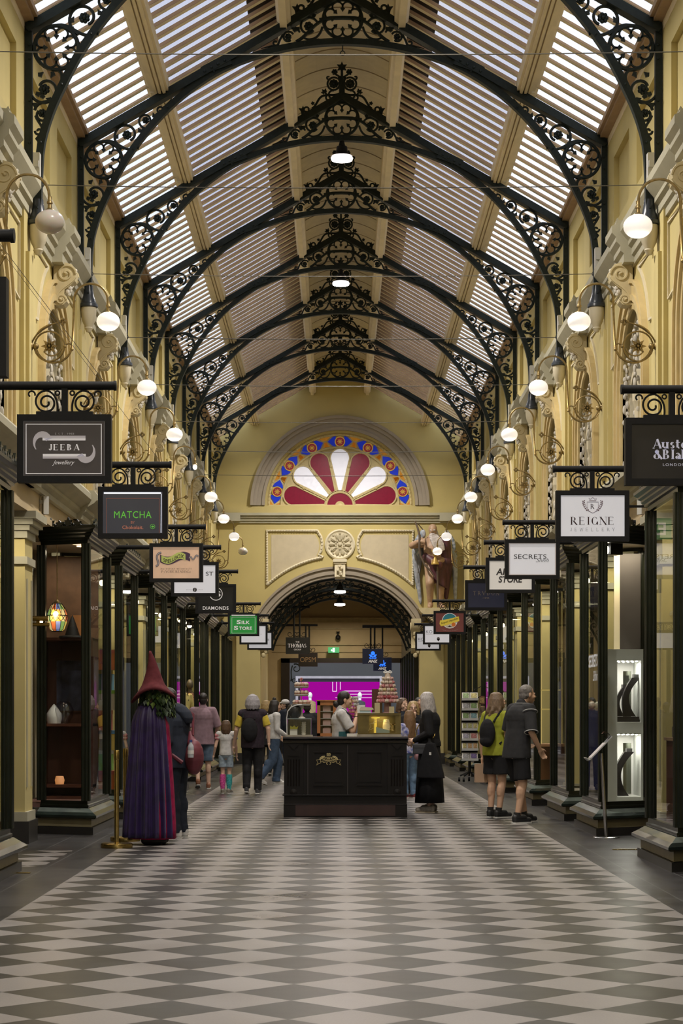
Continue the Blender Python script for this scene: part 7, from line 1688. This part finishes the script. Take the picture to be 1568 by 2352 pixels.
m = MB(); m.ball((.06, .24, .92), (.14, .10, .20), 14, 9); m.cap2((.04, .2, 1.08), (.0, .16, 1.2), .06, .02); o = blob(m, 'sling_bag', BUR, t.t, .012, 2)
m = MB(); m.tube([(.02, .20, 1.16), (-.10, .15, 1.40), (-.13, .02, 1.475), (-.08, -.12, 1.38), (.10, -.16, 1.15), (.22, -.05, 1.0), (.19, .15, .86)], [.016] * 7, 6, up=(0, 0, 1), sx=1.5); obj('bag_strap', m, BUR, o)
m = MB(); m.box((.235, .02, .96), (.01, .05, .035)); obj('strap_buckle', m, CHROME, o)
bw = t.t.matrix_basis @ Vector((-.10, .30, .90))
q = thing('water_bottle', 'clear plastic water bottle with blue cap in the burgundy bag pocket', 'bottle', at(438, 1740, 21.62)); m = MB(); m.lathe([(0, 0), (.032, 0), (.034, .10), (.03, .13), (.014, .16), (.014, .175), (0, .175)], 12); obj('bottle_body', m, mat('bottle_plastic', (.42, .45, .48), .15), q, True); m = MB(); m.lathe([(0, .17), (.016, .17), (.016, .195), (0, .195)], 10); obj('bottle_cap', m, mat('cap_blue', (.05, .07, .25), .4), q); m = MB(); m.lathe([(.0345, .04), (.0345, .08)], 12); obj('bottle_label', m, WHITE, q)
# ---- man in mauve shirt
t = Fig('man in mauve T-shirt and denim shorts walking away on the left', (PX(466, 36.3), 36.3, 0), PI + .12, 1.77, S_L, build=1.0)
t.set(knL=(.11, -.16, .50), anL=(.11, .10, .12), toL=(.12, -.0, .015), hiL=(.09, 0, .9), anR=(-.10, -.02, .085), wrL=(.22, -.26, 1.06), elL=(.27, .04, 1.12), wrR=(-.25, -.2, 1.0), elR=(-.27, .0, 1.12))
t.set(knL=(.10, -.02, .50), anL=(.10, .20, .16), toL=(.10, .12, .035)); t.body(); t.hair(H_DK, 'short', vol=.98); t.top(cloth('mauve', (.27, .18, .215)), 'elbow', .80, 1.12, 't_shirt', 1.08); t.legs(DENS, .48, 'denim_shorts', 1.12, 1.12); t.shoes(SH_RD, SOLEW)
# ---- girl
t = Fig('small girl in white frilled top, pale denim shorts and odd teal and pink knee socks', (PX(519, 34.3), 34.3, 0), PI - .05, 1.27, S_L, build=.86)
t.set(elR=(-.24, .02, 1.10), wrR=(-.24, -.10, .90), elL=(.25, .02, 1.10), wrL=(.30, -.06, .90), anL=(.08, .02, .085), anR=(-.07, -.02, .085), knL=(.08, -.02, .49), knR=(-.075, -.03, .49)); t.body(); t.hair(H_BR, 'bob', .10, 1.05); t.top(WHT_C, 'cap', .90, 1.08, 'white_top')
for q, c in ((1, (.55, .22, .25)), (-1, (.18, .3, .48))):
    m = MB(); m.ball((q * .20, .0, 1.37), (.075, .08, .06), 10, 7); m.ball((q * .21, .0, 1.30), (.07, .075, .05), 10, 7); blob(m, 'sleeve_frill', cloth('frill_%d' % q, c, .4, scale=25), t.t, .012, 1)
t.legs(JEANL, .34, 'denim_shorts', 1.12, 1.12); t.shoes(SH_GY, SOLEW, {'L': cloth('pink_sock', (.55, .08, .28), .4, scale=40), 'R': cloth('teal_sock', (.06, .36, .36), .4, scale=40)}, .36)
# ---- grey haired woman
t = Fig('grey haired woman in black quilted vest over yellow sleeves, black backpack, walking away', (PX(580, 34.1), 34.1, 0), PI, 1.71, S_L, build=1.0)
t.set(knL=(.10, -.03, .49), anL=(.10, .13, .12), toL=(.10, .01, .03), anR=(-.09, -.02, .085), wrR=(-.30, -.12, .92), elR=(-.27, .03, 1.14), wrL=(.33, -.10, .84), elL=(.28, .02, 1.12))
t.set(wrR=(-.28, -.02, .90)); t.body(); t.hair(H_GR, 'bob', .03, 1.16); t.top(cloth('yellow', (.50, .38, .05)), 'short', .86, 1.10, 'yellow_shirt'); t.legs(BLKC, 1, 'trousers', 1.15, 1.1); t.shoes(mat('shoe_grey', (.08, .08, .085), .5), SOLEW)
m = MB(); m.ball((0, .012, 1.30), (.198, .152, .19), 14, 9); m.loft([ell(.80, 0, .0, .205, .165), ell(.95, 0, 0, .205, .162), ell(1.15, 0, 0, .20, .158), ell(1.32, 0, 0, .20, .15), ell(1.43, 0, 0, .13, .10), ell(1.50, 0, 0, .075, .07)]); m.cap2((-.17, 0, 1.39), (.17, 0, 1.39), .093, .093, 12); blob(m, 'quilted_vest', cloth('vest_black_plum', (.028, .020, .028), .2, scale=22), t.t, .011, 2)
m = MB(); m.ball((.05, .19, 1.12), (.15, .085, .21), 12, 8); blob(m, 'backpack', BLKC, t.t, .012, 2)
m = MB(); m.tube([(.16, .13, 1.32), (.17, .05, 1.45), (.15, -.08, 1.40)], .018, 6); m.tube([(-.04, .16, 1.3), (-.10, .05, 1.47), (-.12, -.08, 1.40)], .018, 6); obj('backpack_strap', m, BLKC, t.t)
# ---- young woman
t = Fig('young woman with long dark hair, white top and flared blue jeans stepping past the kiosk', (PX(628, 38.3), 38.3, 0), PI / 2 + .45, 1.66, S_M)
t.set(hed=(0, -.06, 1.59), knL=(.09, -.15, .50), anL=(.09, -.10, .085), toL=(.10, -.25, .03), knR=(-.09, .06, .50), anR=(-.09, .33, .16), toR=(-.09, .24, .03), wrR=(-.20, -.22, .98), elR=(-.22, .02, 1.12), wrL=(.2, -.2, .97), elL=(.22, 0, 1.12)); t.body(look=-.35); t.features(); t.hair(H_DK, 'long', .17); t.top(WHT_C, 'long', .93, 1.06, 'white_top'); t.legs(JEAN, 1, 'flared_jeans', 1.08, 1.35); t.shoes(SH_WH, SOLEW)
# ---- small far figures on the left
t = Fig('person with blonde ponytail and black jacket half hidden behind the girl in white', (PX(611, 44), 44, 0), PI, 1.68, S_L); t.set(knR=(-.09, .05, .5), anR=(-.09, .2, .14), toR=(-.09, .1, .03)); t.body(voxel=.012); t.hair(H_BL, 'bob', .04, 1.05); t.top(BLKC, 'long', .7, 1.2, 'jacket'); t.legs(CHAR, .6, 'cropped_trousers'); t.shoes(SH_BK, SOLEW)
t = Fig('person with black top bun walking away near the far left pier', (PX(630, 46.5), 46.5, 0), PI, 1.72, S_M); t.body(voxel=.012); t.hair(H_DK, 'topbun'); t.top(NAVY, 'long', .8, 1.2, 'jacket'); t.legs(BLKC); t.shoes(SH_BK)
t = Fig('person in white cap and pale blue shirt near the street doorway', (PX(655, 52.5), 52.5, 0), -PI / 2, 1.74, S_L); t.body(voxel=.013); t.hair(H_DK, 'short'); t.top(NAVY, 'long', .8, 1.2, 'jacket'); t.legs(NAVY); t.shoes(SH_BK)
m = MB(); m.ball((0, .0, 1.675), (.105, .115, .08), 12, 8); m.ball((0, -.13, 1.65), (.07, .07, .014), 10, 5); blob(m, 'white_cap', WHT_C, t.t, .012, 1); m = MB(); m.loft([ell(1.1, 0, -.11, .07, .06), ell(1.45, 0, -.06, .07, .06)]); obj('blue_shirt', m, cloth('pale_blue', (.35, .45, .55)), t.t)
t = Fig('dark haired person in black coat seen over the glass box on the kiosk', (PX(669, 49), 49, 0), PI, 1.60, S_M); t.body(voxel=.013); t.hair(H_DK, 'bob', .03, 1.1); t.top(BLKC, 'long', .6, 1.3, 'coat'); t.legs(BLKC); t.shoes(SH_BK)
t = Fig('person in black coat behind the tiered cake stand', (PX(705, 40), 40, 0), PI, 1.62, S_L, build=1.15); t.body(voxel=.013); t.hair(H_DK, 'short', vol=1.0); t.top(BLKC, 'long', .6, 1.3, 'coat'); t.legs(BLKC); t.shoes(SH_BK)
for xx, lab, c in ((712, 'mannequin with pale head and tan jacket in the purple window, left one', (.28, .21, .10)), (826, 'mannequin with pale head and dark striped jacket in the purple window, right one', (.05, .05, .055))):
    q = thing('window_mannequin', lab, 'mannequin', (PX(xx, 79.5), 79.5, .42), 0, 'mannequins in the purple window'); m = MB(); m.loft([ell(0, 0, 0, .2, .16), ell(.8, 0, 0, .2, .15), ell(1.2, 0, 0, .24, .16), ell(1.42, 0, 0, .22, .12), ell(1.5, 0, 0, .07, .07)]); obj('jacket', m, cloth('jk_%d' % xx, c), q, True); m = MB(); m.cap2((0, 0, 1.45), (0, 0, 1.6), .06, .06); m.ball((0, 0, 1.70), (.09, .11, .13)); obj('head_form', m, WHITE, q, True)
# ---- vendor inside the kiosk
t = Fig('kiosk vendor in white T-shirt and teal apron lifting both hands to her chin', (PX(784, 27.2), 27.22, 0), PI / 2, 1.70, S_T)
t.hside = {'L': (-1, 0, .4), 'R': (1, 0, .4)}
t.set(hed=(0, -.06, 1.60), elL=(.20, -.17, 1.17), wrL=(.07, -.21, 1.39), elR=(-.20, -.15, 1.16), wrR=(-.05, -.22, 1.38)); t.hands = {'L': 1.0, 'R': 1.0}; t.body(look=0); t.features(); t.hair(H_DK, 'bun'); t.top(WHT_C, 'short', .9, 1.1, 't_shirt'); t.legs(CHAR); t.shoes(SH_BK)
m = MB(); ap = []
for z, r_ in ((.62, .215), (.9, .212), (1.04, .20), (1.16, .198)): ap.append([(r_ * math.cos(a), .0 + r_ * .78 * math.sin(a), z) for a in [math.radians(165 + 210 * i / 12) for i in range(13)]] + [((r_ - .012) * math.cos(a), (r_ - .012) * .78 * math.sin(a), z) for a in [math.radians(375 - 210 * i / 12) for i in range(13)]])
m.loft(ap); o = obj('teal_apron', m, cloth('teal', (.035, .12, .13)), t.t, True)
m = MB()
for q in (-1, 1): m.tube([(q * .10, -.165, 1.22), (q * .11, -.13, 1.38), (q * .10, -.02, 1.475), (q * .07, .10, 1.40)], .012, 6)
obj('apron_strap', m, NAVY, t.t)
m = MB(); m.tube([(-.05 + .034 * math.cos(a * PI / 6), -.217 + .034 * math.sin(a * PI / 6), 1.365) for a in range(12)], .012, 6, closed=True); obj('dark_wristband', m, BLKM, t.t)
# ---- group right of the kiosk
t = Fig('woman with brown hair glancing left behind the macaron tower', (PX(926, 34.3), 34.3, 0), .1, 1.66, S_L); t.body(look=.45); t.features(); t.hair(H_BR, 'long', .14); t.top(NAVY, 'long', .8, 1.2, 'dark_jacket'); t.legs(BLKC); t.shoes(SH_BK)
t = Fig('blonde woman in glasses and black top holding a hand to her open mouth', (PX(949, 33.3), 33.3, 0), -.1, 1.60, S_L); t.hside = {'R': (1, 0, .5)}; t.set(elR=(-.20, -.12, 1.20), wrR=(-.03, -.20, 1.40)); t.hands['R'] = 1.1; t.body(look=.1); t.features(glasses=True, openm=True); t.hair(H_BL, 'long', .10); t.top(BLKC, 'long', .8, 1.12, 'black_top'); t.legs(BLKC); t.shoes(SH_BK)
t = Fig('dark haired person mostly hidden behind the silver haired woman', (PX(961, 35.6), 35.6, 0), .2, 1.68, S_M); t.body(voxel=.012); t.features(); t.hair(H_DK, 'short'); t.top(BLKC, 'long', .8, 1.2, 'jacket'); t.legs(BLKC); t.shoes(SH_BK)
t = Fig('girl with very long brown hair, tie dyed top, pink waist bag and blue jeans', (PX(939, 32.4), 32.4, 0), PI + .5, 1.44, S_L, build=.95); t.body(); t.hair(H_CH, 'long', .52); t.top(cloth('tie_dye', (.10, .12, .33), .3, scale=16) if 0 else mat('tie_dye', (.08, .10, .33), .85, scale=14, col2=(.55, .53, .60)), 'long', .88, 1.12, 'tie_dye_top'); t.legs(cloth('mid_denim', (.12, .19, .29), .2), 1, 'jeans', 1.1, 1.2); t.shoes(mat('shoe_red', (.16, .025, .03), .5), SOLEW)
m = MB(); m.ball((-.15, .06, .84), (.10, .10, .10), 12, 8); blob(m, 'pink_waist_bag', mat('pink_fabric', (.42, .22, .25), .7), t.t, .012, 2)
# ---- silver haired woman
t = Fig('silver haired woman in long black dress with black tote on her arm at the kiosk', (PX(986, 27.7), 27.7, 0), -PI / 2 - .25, 1.69, S_L, build=1.05)
t.hside = {'L': (0, 0, 1)}
t.set(hed=(0, -.07, 1.60), elL=(.25, .05, 1.14), wrL=(.16, -.19, 1.03), elR=(-.22, 0, 1.14), wrR=(-.12, -.2, 1.05)); t.body(look=-.2); t.features(); t.hair(H_SV, 'long', .20, 1.0); t.top(BLKC, 'long', .95, 1.12, 'black_blouse'); t.shoes(SH_GY, mat('sole_beige', (.45, .38, .26), .6))
m = MB(); m.loft([ell(.14, 0, .0, .24, .21, 40, .03, 11), ell(.45, 0, 0, .225, .19, 40, .03, 11), ell(.75, 0, 0, .205, .165, 40, .02, 11), ell(.95, 0, .0, .185, .15, 40, .01, 11), ell(1.05, 0, 0, .165, .13, 40)]); obj('long_black_skirt', m, BLKC, t.t, 'all')
m = MB(); m.loft([[(.175 + dx, y_, z) for dx, y_ in ((-.035, -.20), (.035, -.20), (.035, .02), (-.035, .02))] for z in (.84, .98)]); m.bb(.138, .215, -.205, .025, .93, .99); blob(m, 'grey_crossbody_bag', mat('grey_leather', (.07, .072, .08), .45), t.t, .009, 2)
m = MB(); m.tube([(.2, -.19, .98), (.12, -.16, 1.2), (-.05, -.06, 1.45), (-.02, .10, 1.35), (.14, .1, 1.1), (.2, .01, .98)], .008, 5); obj('bag_chain', m, BRASS, t.t)
m = MB(); m.loft([[(.26 + a * .05, .07 + b, z) for a, b in ((-1, -h_), (1, -h_), (1, h_), (-1, h_))] for z, h_ in ((.50, .20), (.55, .19), (.8, .13), (1.0, .06))]); m.cap2((.25, .06, .98), (.24, .04, 1.10), .03, .02); blob(m, 'black_tote_bag', cloth('tote_black', (.018, .018, .020)), t.t, .012, 2)
m = MB(); m.tube([(.165 + .036 * math.cos(a * PI / 5), -.155 + .01 * math.sin(a), 1.045 + .036 * math.sin(a * PI / 5)) for a in range(10)], .008, 5, closed=True); m.tube([(.172 + .038 * math.cos(a * PI / 5), -.13, 1.052 + .038 * math.sin(a * PI / 5)) for a in range(10)], .007, 5, closed=True); obj('bangle', m, CHROME, t.t)
m = MB(); m.bb(.312, .316, .06, .09, .83, .87); obj('tote_tag', m, WHITE, t.t)
# ---- woman in lime top
t = Fig('woman with long wavy hair in lime top and black shorts with small black backpack', (PX(1139, 26.3), 26.3, 0), PI / 2 + .75, 1.67, S_T, build=1.04)
t.set(hed=(0, -.05, 1.60), anL=(.08, .02, .085), anR=(-.08, .03, .085), wrL=(.27, -.02, .84), elL=(.26, .02, 1.12), wrR=(-.25, -.08, .86)); t.body(look=-.3); t.features(); t.hair(H_AU, 'wavy', .26); t.top(cloth('lime', (.30, .32, .035)), 'short', .86, 1.14, 'lime_top'); t.legs(BLKC, .36, 'black_shorts', 1.18, 1.15); t.shoes(SH_BK, SOLEW, mat('sock_black', (.02, .02, .02), .8), .06)
m = MB(); m.ball((-.02, .20, 1.17), (.13, .085, .20), 12, 8); m.ball((-.02, .22, 1.06), (.11, .08, .08), 10, 7); blob(m, 'backpack', BLKC, t.t, .011, 2)
m = MB()
for q in (-1, 1): m.tube([(q * .09, .15, 1.32), (q * .13, .05, 1.47), (q * .14, -.12, 1.38), (q * .15, -.13, 1.2), (q * .16, .10, 1.02)], .016, 6)
obj('backpack_strap', m, BLKC, t.t)
hb = PX(1108, 26.2)
q = thing('paper_carrier_bag', 'brown paper carrier bag hanging at the side of the woman in the lime top', 'bag', at(1104, 1797, 26.5)); m = MB(); m.bb(-.085, .085, -.05, .05, 0, .25); obj('bag_body', m, mat('kraft_paper', (.42, .28, .18), .7, var=.04), q); m = MB(); m.tube([(.02, 0, .25), (.04, 0, .40), (.08, 0, .44), (.07, 0, .25)], .006, 5); obj('bag_handle', m, WHITE, q)
# ---- man in black
t = Fig('grey haired man in black T-shirt with white piping leaning to the right window', (PX(1186, 25.0), 25.0, 0), PI / 2 + .55, 1.78, S_T, build=1.02, head=(0, -.07, -.02), lean=.08)
t.set(anL=(.10, -.20, .085), toL=(.11, -.34, .03), knL=(.10, -.12, .49), anR=(-.10, .06, .085), toR=(-.10, -.09, .03), knR=(-.10, -.02, .49), elR=(-.27, -.02, 1.13), wrR=(-.25, -.16, .92), elL=(.27, -.05, 1.14), wrL=(.2, -.25, 1.0)); t.body(look=-.1); t.features(brow=(.12, .11, .1)); t.hair(H_SP, 'short', vol=.96); t.top(CHAR, 'elbow', .80, 1.12, 't_shirt', 1.03); t.legs(BLKC, .44, 'black_shorts', 1.12, 1.08); t.shoes(SH_BK, SOLEW, mat('sock_black', (.02, .02, .02), .8), .05)
PIPE = mat('piping_pale', (.40, .40, .40), .6)
m = MB(); m.tube([(p[0] * 1.0, p[1], p[2]) for p in ell(.805, 0, -.0, .165 * 1.02 * 1.12 * 1.05, .125 * 1.02 * 1.12 * 1.05, 30)], .006, 5, closed=True)
sh, el_ = Vector((-.175, -.072, 1.40)), Vector((-.27, -.02, 1.13)); ax = (el_ - sh).normalized(); u_ = ax.orthogonal().normalized(); w_ = ax.cross(u_)
for f_, r_ in ((1.04, .083), (.12, .092)): c = sh.lerp(el_, f_); m.tube([c + (u_ * math.cos(a * PI / 10) + w_ * math.sin(a * PI / 10)) * r_ for a in range(20)], .006, 5, closed=True)
m.tube(ell(1.475, 0, -.085, .092, .085, 24), .006, 5, closed=True); obj('white_piping', m, PIPE, t.t)
# ================================================================ floor-standing props
for (bx, by), lab in (((PX(268, 20.45), 20.45), 'brass queue post on a round base, nearer of the pair'), ((PX(288, 21.5), 21.5), 'brass queue post on a round base, farther one beside the purple cloak')):
    t = thing('brass_stanchion', lab, 'post', (bx, by, 0), 0, 'brass queue posts'); m = MB(); m.lathe([(0, 0), (.165, 0), (.168, .02), (.165, .042), (.155, .048), (.05, .052), (.03, .06), (0, .06)], 28); obj('round_base', m, BRASS, t, True)
    m = MB(); m.lathe([(0, .05), (.025, .05), (.025, .93), (0, .93)], 16); obj('pole', m, BRASS, t, True); m = MB(); m.lathe([(0, .91), (.027, .91), (.029, .92), (.029, 1.0), (.024, 1.015), (0, 1.018)], 16); obj('top_collar', m, BRASS, t, True)
# lectern stand
LX, LY = PX(1392, 22.05), 22.05
t = thing('menu_lectern', 'slim chrome lectern with tilted clear tray in front of the jewellery cabinet window', 'stand', (LX, LY, 0)); m = MB(); m.lathe([(0, 0), (.15, 0), (.15, .008), (.145, .012), (0, .014)], 28); m.M = Matrix.Identity(4); obj('round_base', m, CHROME, t, True)
m = MB(); m.tube([(0, 0, .01), (-.055, 0, .95)], .020, 10); obj('pole', m, CHROME, t, True)
tr = MB(); tr.M = Matrix.Translation((-.075, -.01, 1.0)) @ Matrix.Rotation(-math.radians(46), 4, 'Y'); tr.bb(-.19, .19, -.12, .12, 0, .008); tr.bb(-.19, -.18, -.12, .12, 0, .05); obj('clear_tray', tr, mat('acrylic_grey', (.35, .36, .37), .12), t)
m = MB(); m.M = tr.M; m.bb(-.15, .08, -.10, .10, .008, .014); obj('menu_card', m, mat('menu_paper', (.50, .46, .46), .6), t); m = MB(); m.M = tr.M; m.bb(.14, .19, -.04, .06, .008, .10); obj('brochure_holder', m, glass('acrylic', (.85, .85, .87), 1.2), t)
# postcard rack
RX, RY = PX(1078, 40.2), 40.2
t = thing('card_rack', 'tall black wheeled rack of greeting cards on the right side', 'rack', (RX, RY, 0)); m = MB(); m.tube([(0, 0, .2), (0, 0, 1.86)], .03, 8); m.bb(-.16, .16, -.06, -.02, .42, 1.84); obj('rack_column', m, BLKM, t)
for k in range(5): a = 2 * PI * k / 5 + .3; m = MB(); m.tube([(0, 0, .2), (.2 * math.cos(a), .2 * math.sin(a), .12)], .018, 6); o = obj('caster_leg', m, BLKM, t); m = MB(); m.lathe([(0, -.02), (.045, -.02), (.045, .02), (0, .02)], 12, (.22 * math.cos(a), .22 * math.sin(a), .046), ax='x'); obj('caster_wheel', m, BLKM, o)
WIRE = mat('rack_wire_white', (.45, .45, .44), .5)
CC = [('green leaf', (.30, .42, .22)), ('yellow flower', (.52, .46, .20)), ('pale grey print', (.46, .46, .50)), ('fern green', (.25, .38, .16)), ('blue bird', (.20, .36, .42)), ('olive floral', (.42, .42, .18)), ('red disc', (.48, .20, .19)), ('lilac print', (.44, .42, .54)), ('orange fruit', (.48, .30, .14)), ('purple', (.20, .14, .36))]
tiers = [[0, 1], [2, 3], [3, 4], [5, 5, 1], [7, 6], [1, 8, 8], [2, 9]]
for k, cs in enumerate(tiers):
    z = 1.66 - .205 * k; m = MB(); m.bb(-.17, .17, -.16, -.06, z, z + .008); m.bb(-.17, .17, -.165, -.16, z, z + .045)
    for i in range(9): m.bb(-.168 + .042 * i - .002, -.168 + .042 * i + .002, -.167, -.163, z, z + .05)
    obj('wire_tier', m, WIRE, t)
    n = len(cs)
    for i, c in enumerate(cs):
        q = thing('greeting_card', '%s greeting card, %s tier of the card rack, %s' % (CC[c][0], ('top', 'second', 'third', 'fourth', 'fifth', 'sixth', 'lowest')[k], ('left', 'middle', 'right')[i if n == 3 else i * 2]), 'card', (RX - .165 + .33 * (i + .5) / n, RY - .125, z + .010), 0, 'greeting cards in the rack'); m = MB(); w2 = .155 / n * 2 * .5; m.add([(-w2, 0, 0), (w2, 0, 0), (w2, .05, .15), (-w2, .05, .15), (-w2, .012, 0), (w2, .012, 0), (w2, .06, .15), (-w2, .06, .15)], [(0, 1, 2, 3), (7, 6, 5, 4), (0, 4, 5, 1), (1, 5, 6, 2), (2, 6, 7, 3), (3, 7, 4, 0)]); obj('card_sheet', m, WHITE, q)
        m = MB(); m.add([(-w2 * .75, .006, .04), (w2 * .75, .006, .04), (w2 * .75, .041, .14), (-w2 * .75, .041, .14)], [(0, 1, 2, 3)]); obj('print', m, mat('print_' + CC[c][0].replace(' ', '_'), CC[c][1], .6, var=.5, scale=40), q)
for k in range(6):
    q = thing('hanging_book', 'small patterned book on the side of the card rack, %s from the top' % NTH[k], 'book', (RX + .25, RY - .05, 1.58 - .20 * k), 0, 'small books on the rack side'); m = MB(); m.bb(-.055, .055, -.02, .02, 0, .17); obj('book_body', m, mat('book_%d' % k, [(.12, .05, .03), (.30, .20, .12), (.16, .16, .2), (.35, .33, .33), (.30, .14, .14), (.4, .35, .25)][k], .6, var=.5, scale=30), q); m = MB(); m.bb(-.05, .05, -.024, -.02, .03, .14); obj('book_cover_print', m, mat('bookp_%d' % k, [(.3, .2, .08), (.12, .08, .05), (.4, .4, .42), (.05, .05, .06), (.4, .3, .3), (.2, .12, .06)][k], .6, var=.5, scale=60), q)
    if k == 0:
        m = MB(); m.tube([(RX + .02, RY - .04, 1.72), (RX + .25, RY - .04, 1.72)], .012, 5); m.tube([(RX + .25, RY - .02, 1.78), (RX + .25, RY - .02, .5)], .012, 5); o = obj('side_wire', m, BLKM, t); o.matrix_parent_inverse = Matrix.Translation((-RX, -RY, 0))
q = thing('lime_gift_bag', 'lime yellow paper gift bag hanging beside the card rack', 'bag', (PX(1124, 41), 41, 1.55)); m = MB(); m.prism([(-.13, 0), (.13, 0), (.13, .28), (.05, .36), (-.05, .36), (-.13, .28)], 'y', -.04, .04); obj('bag_body', m, mat('lime_paper', (.50, .52, .04), .6), q); m = MB(); m.tube([(-.03, 0, .35), (0, 0, .40), (.03, 0, .35)], .008, 5); obj('bag_handle', m, WHITE, q); m = MB(); m.tube([(0, 0, .40), (0, 0, .5), (-.35, 0, .32)], .008, 5); obj('hanger', m, BLKM, q)
